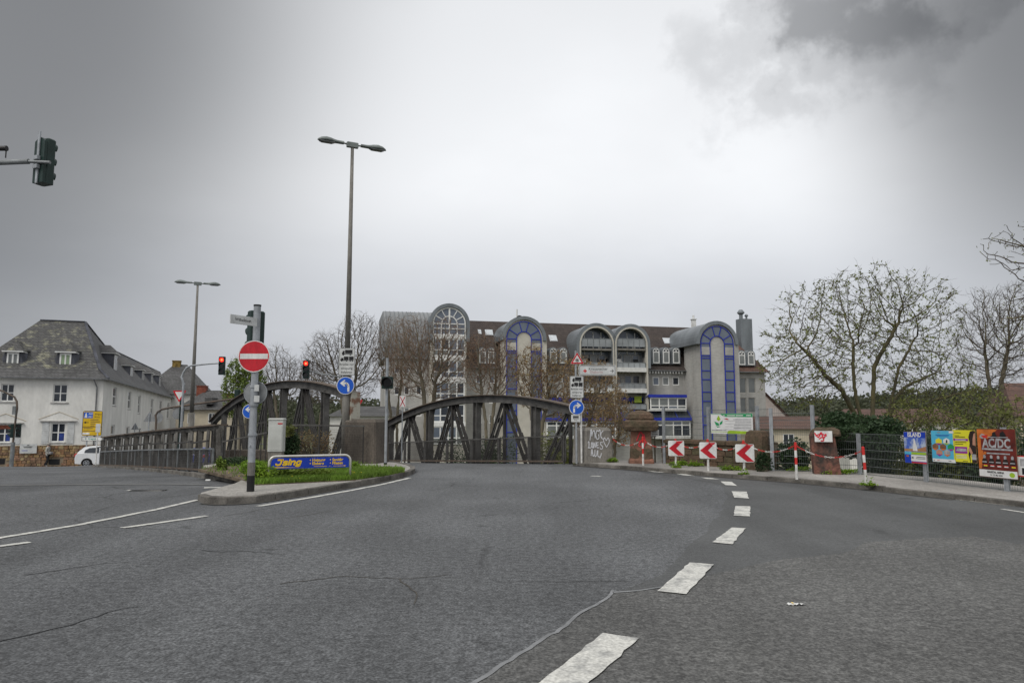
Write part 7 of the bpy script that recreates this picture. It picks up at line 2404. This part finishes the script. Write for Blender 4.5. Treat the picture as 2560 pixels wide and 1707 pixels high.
# ------------------------------------------------------------------ cars
def car(label, loc, rz, paint, group=None):
    t = thing('parked_car', label, 'car', loc, rz, group)
    # x forward (nose at +x), y left; side outline with wheel arches
    n = 12
    def arch(cx, r=.36):
        return [(cx + r * math.cos(RAD(180 - 180 * k / n)), .30 + r * math.sin(RAD(180 - 180 * k / n)) * 1.0) for k in range(n + 1)]
    low = [(-1.98, .42), (-1.96, .26), (-1.62, .22)] + [(x, max(.22, z)) for x, z in arch(-1.24)] + [(-.8, .20), (.8, .20)] + [(x, max(.22, z)) for x, z in arch(1.26)] + [(1.66, .22), (1.96, .28), (2.0, .50)]
    up = [(1.97, .62), (1.86, .74), (1.2, .88), (.95, .93)]
    belt = [(-1.75, 1.02), (-1.95, .92), (-2.0, .62)]
    body = low + up + belt
    q = MB()
    W2 = .86
    secs = [(-1.0, .965, 0.0), (-.9, 1.0, 0.0), (0, 1.0, .0), (.9, 1.0, 0.0), (1.0, .965, 0.0)]
    vs, fs = [], []
    m_ = len(body)
    for fy, sc_, _ in secs:
        for x, z in body:
            vs.append((x * (1 if abs(fy) < .95 else .985), fy * W2, z if abs(fy) < .95 else .56 + (z - .56) * .965))
    for s in range(len(secs) - 1):
        for k in range(m_):
            k2 = (k + 1) % m_
            fs.append((s * m_ + k, s * m_ + k2, (s + 1) * m_ + k2, (s + 1) * m_ + k))
    fs += [tuple(range(m_)), tuple((len(secs) - 1) * m_ + k for k in range(m_ - 1, -1, -1))]
    q.add(vs, fs); q.build('body', paint, t)
    # cabin: painted shell with tumblehome, panes let in
    cab = [(-1.90, .93, .80), (-1.78, 1.12, .76), (-1.50, 1.38, .66), (-1.15, 1.455, .63), (-.5, 1.49, .62), (.0, 1.465, .62), (.32, 1.39, .63), (.75, 1.14, .74), (1.12, .90, .80)]
    q = MB()
    vs = [(x, -w_, z) for x, z, w_ in cab] + [(x, 0, z + (.03 if 1.3 < z else .01)) for x, z, w_ in cab] + [(x, w_, z) for x, z, w_ in cab]
    nn = len(cab)
    fs = [tuple(range(nn)), tuple(range(3 * nn - 1, 2 * nn - 1, -1))]
    for r in (0, nn):
        fs += [(r + k, r + nn + k, r + nn + k + 1, r + k + 1) for k in range(nn - 1)]
    q.add(vs, fs); q.build('roof', paint, t, smooth=False)
    def side_y(z):
        return .80 - (z - .93) / .53 * .175
    for sg in (-1, 1):
        for pane in ([(-1.42, 1.04), (-.50, 1.00), (-.50, 1.40), (-1.10, 1.37), (-1.36, 1.22)], [(-.42, 1.00), (.78, .97), (.62, 1.13), (.24, 1.35), (.0, 1.40), (-.42, 1.41)]):
            q = MB(); q.add([(x, sg * (side_y(z) + .045), z) for x, z in pane], [tuple(range(len(pane)))]); q.build('side_window', m_glass, t)
    q = MB(); q.add([(-1.86, -.60, 1.07), (-1.86, .60, 1.07), (-1.57, .52, 1.37), (-1.57, -.52, 1.37)], [(0, 1, 2, 3)]); q.build('rear_window', m_glass, t)
    q = MB(); q.add([(1.08, -.64, .96), (1.08, .64, .96), (.40, .54, 1.375), (.40, -.54, 1.375)], [(0, 1, 2, 3)]); q.build('windscreen', m_glass, t)
    for cx in (-1.24, 1.26):
        for sg in (-1, 1):
            q = MB(); n2 = 20
            q.prism([(cx + .31 * math.cos(math.tau * k / n2), .31 + .31 * math.sin(math.tau * k / n2)) for k in range(n2)], sg * .70, sg * .885); wh = q.build('wheel', m_black, t)
            q = MB()
            q.ring(cx, .31, .16, .20, sg * .888, sg * .872)
            q.disc(cx, .31, .05, sg * .895, sg * .88, 12)
            for k in range(6):
                a = math.tau * k / 6
                q.beam((cx + .04 * math.cos(a), sg * .886, .31 + .04 * math.sin(a)), (cx + .17 * math.cos(a), sg * .886, .31 + .17 * math.sin(a)), .055, .01, up=(0, 1, 0))
            q.build('rim', m_galv, wh)
    for sg in (-1, 1):
        q = MB(); q.cbox(-2.015, -1.80, sg * .60 - .22, sg * .60 + .22, .78, .98, .03); q.build('tail_light', m_red, t)
        q = MB(); q.cbox(1.70, 1.97, sg * .58 - .2, sg * .58 + .2, .58, .74, .03); q.build('headlight', m_glass2, t)
        q = MB(); q.box(-.35, -.15, sg * .875 - .015, sg * .875 + .015, .84, .87); q.box(.65 - .1, .75, sg * .875 - .015, sg * .875 + .015, .84, .87); q.build('door_handle', paint, t)
        q = MB(); q.cbox(.78, .98, sg * .90 - .09, sg * .90 + .09, .93, 1.06, .03); q.build('wing_mirror', paint, t)
    q = MB(); q.box(-2.03, -2.01, -.26, .26, .50, .61); q.build('number_plate', m_white, t)
    return t
m_carw = mat('white car paint', (.74, .75, .76), .25, .05, 2, spec=.5)
m_carb = mat('blue car paint', (.02, .04, .32), .25, .1, 2, spec=.5)
P = W(197, 1160, 53)
car('white hatchback parked in front of the white house, half hidden by the low truss', (P.x + 1.95 * math.cos(RAD(24)), 53 + .5, -RL(53)), RAD(24), m_carw)
P = W(512, 1090, 60)
car('blue car seen through the right end of the low truss', (P.x, 60, SZ(P.x, 60)), RAD(100), m_carb)

# ------------------------------------------------------------------ person walking along the house base
PY = 55.6
PX = W(119, 1140, PY).x
me = bpy.data.meshes.new('figure')
J = [(0, 0, .92), (0, 0, 1.10), (.01, -.01, 1.32), (.02, -.02, 1.46), (.03, -.03, 1.55), (.05, -.03, 1.66), (.05, -.02, 1.74),   # 0-6 pelvis..crown
     (-.02, -.10, .86), (.08, -.11, .48), (-.06, -.11, .09), (.08, -.13, .03),                                                  # 7-10 one leg
     (.02, .10, .86), (-.04, .11, .47), (-.24, .11, .13), (-.12, .12, .05),                                                     # 11-14 other leg
     (.0, -.19, 1.40), (-.04, -.25, 1.14), (.12, -.22, .98), (.19, -.20, .95),                                                  # 15-18 arm
     (.0, .19, 1.40), (.03, .25, 1.14), (.20, .20, 1.02), (.27, .17, 1.02)]
Eg = [(0, 1), (1, 2), (2, 3), (3, 4), (4, 5), (5, 6), (0, 7), (7, 8), (8, 9), (9, 10), (0, 11), (11, 12), (12, 13), (13, 14), (3, 15), (15, 16), (16, 17), (17, 18), (3, 19), (19, 20), (20, 21), (21, 22)]
RDS = [.15, .155, .17, .12, .055, .095, .07, .10, .075, .05, .045, .10, .075, .05, .045, .075, .058, .045, .035, .075, .058, .045, .035]
me.from_pydata(J, Eg, [])
fo = bpy.data.objects.new('figure', me)
col.objects.link(fo)
sk = fo.modifiers.new('skin', 'SKIN')
sv = me.skin_vertices[0].data
for v_, r_ in zip(sv, RDS):
    v_.radius = (r_, r_)
sv[0].use_root = True
sb = fo.modifiers.new('sub', 'SUBSURF'); sb.levels = 1; sb.render_levels = 1
bpy.context.view_layer.update()
dg = bpy.context.evaluated_depsgraph_get()
nm_ = bpy.data.meshes.new_from_object(fo.evaluated_get(dg))
bpy.data.objects.remove(fo)
m_jacket = mat('pale jacket', (.42, .41, .38), .9, .2, 6); m_trs = mat('black trousers', (.02, .02, .022), .9, .2, 6); m_skin = mat('skin', (.42, .26, .19), .6, .1, 6); m_shoe = mat('shoes', (.35, .33, .33), .7, .2, 6)
nm_.materials.clear()
for m_ in (m_jacket, m_trs, m_skin, m_shoe): nm_.materials.append(m_)
for p in nm_.polygons:
    z = p.center.z
    r_ = math.hypot(p.center.x, p.center.y)
    p.material_index = 3 if z < .10 else (1 if z < .92 and not (z > .8 and abs(p.center.y) > .165) else (2 if z > 1.52 or (z < 1.06 and p.center.x > .16) else 0))
    p.use_smooth = True
pt = thing('person', 'person in pale jacket and black trousers walking past the stone base', 'person', (PX, PY, -RL(PY)), RAD(10))
po = bpy.data.objects.new('body', nm_); col.objects.link(po); po.parent = pt
q = MB(); q.lathe([(.10, 1.60), (.115, 1.66), (.105, 1.74), (.05, 1.785)], (.035, -.02, 0), 14); q.build('hair', mat('grey hair', (.30, .28, .26), .9, .2, 8), pt, smooth=True)
q = MB(); q.add([(.155, -.05, 1.64), (.175, -.025, 1.625), (.155, 0, 1.64), (.148, -.025, 1.68)], [(0, 1, 3), (1, 2, 3), (0, 2, 1)]); q.build('nose', m_skin, pt)
q = MB(); q.cbox(.14, .30, -.22, .22, .95, 1.12, .04); q.build('carried_bag', mat('grey bag', (.30, .30, .31), .8, .2, 5), pt)

# ------------------------------------------------------------------ posters and banner on the fence
m_pw = mat('poster white', (.66, .66, .65), .6, .08, 5); m_pblue = mat('poster sky blue', (.05, .11, .42), .6, .35, 4, c2=(.36, .42, .52), lo=.42, hi=.56)
m_pcyan = mat('poster cyan', (.08, .42, .62), .6, .12, 3); m_pyel = mat('poster yellow', (.68, .64, .03), .6, .08, 3); m_pmag = mat('poster magenta', (.38, .02, .22), .6, .3, 3, c2=(.16, .03, .28))
m_porg = mat('poster orange', (.62, .17, .03), .6, .3, 4); m_pred = mat('poster dark red', (.20, .025, .015), .6, .4, 2.5, c2=(.06, .012, .01)); m_pgreen = mat('poster green', (.02, .28, .10), .6, .12, 4); m_plime = mat('poster lime', (.30, .46, .03), .6, .12, 4)
m_pgrey = mat('poster silver', (.42, .42, .43), .5, .3, 8); m_pbrown = mat('poster brown', (.25, .12, .06), .6, .3, 5); m_hair = mat('poster dark hair', (.03, .018, .015), .7, .3, 8); m_face = mat('poster skin', (.48, .24, .16), .6, .15, 5); m_pland = mat('poster landscape', (.30, .25, .10), .6, .5, 5, c2=(.35, .14, .07))
def fence_plane(i, off=.06):
    a, b = FP[i], FP[i + 1]
    return Pl(a.x, a.y, math.atan2(b.y - a.y, b.x - a.x), off)
def poster(label, i, u0, u1, v0, v1, face, group='posters on the low wire fence', name='poster', cat='poster', back_=None):
    Q = fence_plane(i)
    (a, b), (c, d) = Q.px(u0, v1), Q.px(u1, v0)
    w_, h_ = c - a, d - b
    o3 = Q.o + Q.t * ((a + c) / 2) + Q.n * .06
    t = thing(name, label, cat, (o3.x, o3.y, b), Q.rz, group)
    q = MB(); q.box(-w_ / 2, w_ / 2, 0, .008, 0, h_); q.build('backing_board', back_ or m_pbrown, t)
    flatrect(t, 'printed_sheet', -w_ / 2 + .004, w_ / 2 - .004, .004, h_ - .004, -.0015, face)
    def R_(fx0, fx1, fz0, fz1, m_, lay=1, nm='print'):
        flatrect(t, nm, (fx0 - .5) * w_, (fx1 - .5) * w_, fz0 * h_, fz1 * h_, -.0015 - .0012 * lay, m_)
    def P_(pts, m_, lay=1, nm='print'):
        flat(t, nm, [((x - .5) * w_, z * h_) for x, z in pts], -.0015 - .0012 * lay, m_)
    def T_(s, fx, fz, fs, m_, lay=3, bold=.0, sx=1.0):
        text(t, 'lettering', s, fs * h_, (fx - .5) * w_, -.0015 - .0012 * lay, fz * h_, m_, bold=bold, sx=sx)
    return R_, P_, T_
R_, P_, T_ = poster('blue travel poster reading ISLAND with a white geyser', 4, 2263, 2313, 1080, 1156, m_pblue)
R_(0.01, .99, .82, .99, m_dblue); T_('ISLAND', .5, .905, .20, m_white, 3, .005, .86)
R_(.01, .99, .38, .46, m_pland); P_([(.01, .46), (.6, .46), (.99, .55), (.99, .44), (.01, .42)], m_pland, 2)
P_([(.40, .40), (.44, .60), (.46, .78), (.50, .79), (.54, .66), (.58, .56), (.62, .40)], m_white, 3)
R_(.01, .99, .28, .36, m_plime, 2); R_(.01, .32, .28, .36, m_pcyan, 3)
R_(.01, .99, .01, .28, m_dblue, 1); R_(.30, .99, .07, .27, m_pw, 2); T_('20.', .38, .18, .09, m_black, 4, .002); R_(.55, .95, .20, .215, m_black, 4); R_(.52, .95, .155, .17, m_black, 4); R_(.32, .99, .01, .05, m_redp, 3); R_(.08, .2, .20, .25, m_porg, 3)
R_, P_, T_ = poster('light blue event poster with small hexagon pictures', 5, 2331.5, 2385, 1076.5, 1153.5, m_pcyan)
def hexa(cx, cz, r, m_, lay=2):
    P_([(cx + r * math.cos(RAD(90 + 60 * k)), cz + r * .72 * math.sin(RAD(90 + 60 * k))) for k in range(6)], m_, lay)
R_(.02, .98, .01, .11, m_pw); R_(.78, .97, .92, .99, m_pw); R_(.2, .8, .85, .865, m_dblue, 2); R_(.25, .75, .82, .83, m_dblue, 2); R_(.28, .42, .93, .945, m_porg, 2)
for cx, cz, m_, m2_ in ((.33, .65, m_pyel, m_pmag), (.66, .66, m_pw, m_plime), (.17, .48, m_pbrown, m_porg), (.5, .48, m_pbrown, m_porg), (.83, .48, m_pgreen, m_pmag), (.33, .30, m_face, m_pmag), (.66, .30, m_pgrey, m_porg)):
    hexa(cx, cz, .155, m_); P_([(cx - .13, cz - .05), (cx + .13, cz - .05), (cx, cz - .115)], m2_, 3)
P_([(.63, .62), (.66, .72), (.71, .70), (.70, .62)], m_black, 4); R_(.05, .12, .05, .065, m_black, 3); R_(.22, .32, .05, .065, m_red, 3); R_(.7, .82, .05, .065, m_black, 3)
R_, P_, T_ = poster('yellow poster with a dark-haired figure at its right edge', 5, 2385.5, 2437.5, 1075, 1153.5, m_pyel)
P_([(.72, .01), (.66, .25), (.70, .45), (.74, .60), (.70, .78), (.78, .96), (.92, .99), (.995, .97), (.995, .01)], m_hair, 2)
P_([(.86, .55), (.88, .72), (.93, .88), (.99, .92), (.99, .52)], m_face, 3); P_([(.66, .40), (.74, .50), (.80, .42), (.86, .30), (.78, .26)], m_face, 4); R_(.80, .99, .10, .27, m_pgrey, 4); R_(.76, .99, .20, .26, m_pyel, 3); R_(.74, .80, .01, .22, m_pyel, 3)
R_(.03, .68, .66, .73, m_pmag, 1); R_(.12, .58, .685, .705, m_white, 3); R_(.08, .62, .27, .48, m_pmag, 1)
for z, x1 in ((.90, .38), (.81, .3), (.77, .55), (.61, .6), (.55, .45)): R_(.1, x1, z, z + .018, m_black, 2)
T_('Sultan', .35, .37, .13, m_white, 3, .003) if False else P_([(.12, .34), (.2, .43), (.58, .42), (.6, .34), (.4, .33)], m_pgrey, 3)
for z in (.20, .16, .12): R_(.12, .58, z, z + .015, m_pw, 2)
R_(.4, .62, .03, .045, m_black, 2)
R_, P_, T_ = poster('large red and black concert poster with silver AC/DC lettering', 5, 2449, 2537, 1073, 1190, m_pred)
P_([(.01, .99), (.55, .99), (.42, .88), (.12, .70), (.16, .45), (.08, .17), (.01, .17)], m_porg, 1)
P_([(.40, .82), (.42, .92), (.48, .95), (.53, .86), (.53, .80)], m_black, 2); P_([(.60, .80), (.62, .92), (.70, .96), (.77, .88), (.76, .80)], m_black, 2)
P_([(.08, .86), (.14, .90), (.22, .88), (.22, .82), (.14, .79), (.08, .82)], m_pgrey, 2); P_([(.12, .86), (.30, .88), (.26, .80), (.16, .82)], m_redp, 3); R_(.30, .82, .825, .84, m_pgrey, 3)
R_(.10, .92, .555, .80, m_pred, 1); T_('AC/DC', .51, .70, .26, m_pgrey, 4, .009, .84)
R_(.12, .92, .565, .60, m_pgrey, 3); R_(.24, .84, .485, .51, m_pgrey, 3); P_([(.15, .47), (.18, .53), (.24, .52), (.22, .47)], m_porg, 4)
for k in range(5):
    x = .10 + k * .18
    P_([(x, .27), (x + .01, .36), (x + .05, .40), (x + .10, .40), (x + .14, .36), (x + .15, .27)], m_hair, 3); P_([(x + .045, .39), (x + .04, .44), (x + .075, .465), (x + .11, .44), (x + .105, .39)], m_pgrey, 4); R_(x + .01, x + .13, .305, .325, m_pgrey, 4)
    R_(x + .04, x + .14, .225, .245, [m_pyel, m_white, m_white, m_white, m_pyel][k], 4); R_(x + .04, x + .14, .245, .265, [m_redp, m_redp, m_redp, m_redp, m_redp][k], 4)
R_(.01, .99, .01, .155, m_pw, 2); T_('NAHETAL ARENA', .44, .11, .056, m_black, 4, .002, .92); T_('Fr. 15. Mai 2020', .46, .05, .045, m_black, 4, .001)
P_([(.86 + .07 * math.cos(math.tau * k / 14), .08 + .05 * math.sin(math.tau * k / 14)) for k in range(14)], m_plime, 3)
R_, P_, T_ = poster('white poster in a red frame cut by the right edge', 6, 2541, 2600, 1141, 1190, m_pw, back_=m_redp)
R_(.0, 1, .95, 1, m_redp); R_(.0, 1, 0, .05, m_redp); R_(.2, .5, .50, .85, m_pgrey); R_(.25, .45, .1, .42, m_black)
# banner on the tall fence
Q = fence_plane(1, .06)
R_, P_, T_ = poster('green and white banner with leaf logo tied to the tall fence', 1, 1778, 1881, 1033, 1083, m_pw, None, 'banner', 'banner', m_pw)
P_([(.25, .98), (.30, .88), (.40, .84), (1.0, .82), (1.0, .99), (.25, .995)], m_pgreen, 2); R_(.0, .26, .965, .985, m_pgreen, 2)
P_([(.40, .01), (.42, .14), (.48, .17), (.93, .15), (.93, .01)], m_plime, 2); R_(0, .42, .08, .105, m_plime, 2)
P_([(.15, .72), (.20, .92), (.25, .72), (.20, .62)], m_plime, 3); P_([(.09, .62), (.20, .52), (.21, .38), (.13, .42)], m_pgreen, 3); P_([(.30, .66), (.29, .50), (.22, .42), (.23, .56)], m_pgreen, 3); P_([(.12, .40), (.17, .30), (.25, .36), (.18, .35)], m_pgreen, 3)
P_([(.33, .74), (.40, .77), (.46, .70), (.42, .69)], m_red, 3)
for z, x0 in ((.69, .56), (.55, .60), (.41, .57), (.27, .56)): R_(x0, .97, z, z + .04, m_pgrey, 3); R_(.36, .97, z - .06, z - .045, m_pgrey, 3)
T_('baumgarten', .17, .17, .10, m_black, 3) if False else R_(.02, .38, .15, .20, m_pgrey, 3)
for x0, x1 in ((.31, .36), (.41, .60), (.62, .79), (.86, .97)): R_(x0, x1, .885, .925, m_pw, 4)
# small white plate behind the pillar and litter on the road
Y = 23.4
a, c = W(1627, 1090, Y), W(1647, 1074, Y)
t = thing('notice_plate', 'small white notice on a stake right of the mushroom-capped pillar', 'sign', (W(1637, 1090, Y).x, Y, .1))
q = MB(); q.box(a.x - t.location.x, c.x - t.location.x, -.01, .01, a.z - .1, c.z - .1); q.build('plate', m_white, t)
q = MB(); q.box(-.02, .02, .012, .05, 0, c.z - .2); q.build('stake', m_bark, t)
for k in range(2): flatrect(t, 'lettering', a.x - t.location.x + .04, c.x - t.location.x - .04, a.z - .1 + .05 + k * .07, a.z - .1 + .08 + k * .07, -.013, m_pgrey)
P = G(1990, 1511, .012)
t = thing('paper_scrap', 'crumpled white paper scrap with yellow print lying on the road', 'litter', P, RAD(4))
q = MB(); vs = []
rnd = random.Random(4)
for j_ in range(4):
    for i in range(9):
        vs.append((-.07 + i * .017 + rnd.uniform(-.004, .004), -.022 + j_ * .015 + rnd.uniform(-.004, .004), .002 + abs(rnd.gauss(0, .006)) + .004 * (i % 2)))
q.add(vs, [(j_ * 9 + i, j_ * 9 + i + 1, j_ * 9 + i + 10, j_ * 9 + i + 9) for j_ in range(3) for i in range(8)]); q.build('paper', m_white, t)
q = MB(); q.add([(-.035, -.018, .017), (-.022, -.018, .017), (-.026, .012, .019), (-.038, .012, .019)], [(0, 1, 2, 3)]); q.build('yellow_print', m_yell, t)
P = G(520, 1201, .01)
q = MB(); q.cbox(-.06, .06, -.025, .025, 0, .03, .01); o_ = q.build('plastic_scrap', m_white); o_.location = P; tag(o_, 'small white plastic scrap in the gutter by the low truss', 'litter')
P = G(371, 1226, .0); P.z = SZ(P.x, P.y)
t = thing('drain_cover', 'long dark slotted drain cover set in the left road surface', 'drain cover', P, RAD(6))
q = MB(); q.box(-.35, .35, -.09, .09, .004, .014); q.build('frame', m_steel_d, t)
for k in range(9):
    q = MB(); q.box(-.31 + k * .07, -.27 + k * .07, -.07, .07, .0145, .016); q.build('slot', m_black, t)
# lamp-like curved pole over the wall by the pillar
Y = 40
P = gbase(1575, Y)
t = thing('street_lamp', 'small curved white lamp pole in front of the blue conservatory', 'street lamp', P)
def lw(u, v): return W(u, v, Y) - P
q = MB(); q.tube([(lw(1578, 1100).x, 0, 0), (lw(1578, 1050).x, 0, lw(1578, 1050).z), (lw(1576, 1034).x, 0, lw(1576, 1034).z), (lw(1571, 1027).x, 0, lw(1571, 1027).z), (lw(1566, 1026).x, 0, lw(1566, 1026).z)], .045, 8); q.build('pole', m_galv, t)
q = MB(); q.cbox(lw(1566, 1026).x - .2, lw(1566, 1026).x + .02, -.06, .06, lw(1566, 1028).z, lw(1566, 1024).z, .02); q.build('lamp_head', m_lampshell, t)

# ------------------------------------------------------------------ tidy the hierarchy: thing > part > sub-part, no helper empties inside
def basis(o):
    return Matrix.LocRotScale(o.location, o.rotation_euler, o.scale)
def world(o):
    return basis(o) if o.parent is None else world(o.parent) @ basis(o)
def reparent(o, p):
    m_ = world(p).inverted() @ world(o)
    l_, r_, s_ = m_.decompose()
    o.parent = p
    o.location, o.rotation_euler, o.scale = l_, r_.to_euler(), s_
for o in [o for o in sc.objects if o.type == 'EMPTY' and o.parent is not None]:
    for ch in list(o.children):
        reparent(ch, o.parent)
    bpy.data.objects.remove(o)
def depth(o):
    return 0 if o.parent is None else 1 + depth(o.parent)
for o in sorted([o for o in sc.objects if depth(o) > 2], key=depth):
    while depth(o) > 2:
        reparent(o, o.parent.parent)
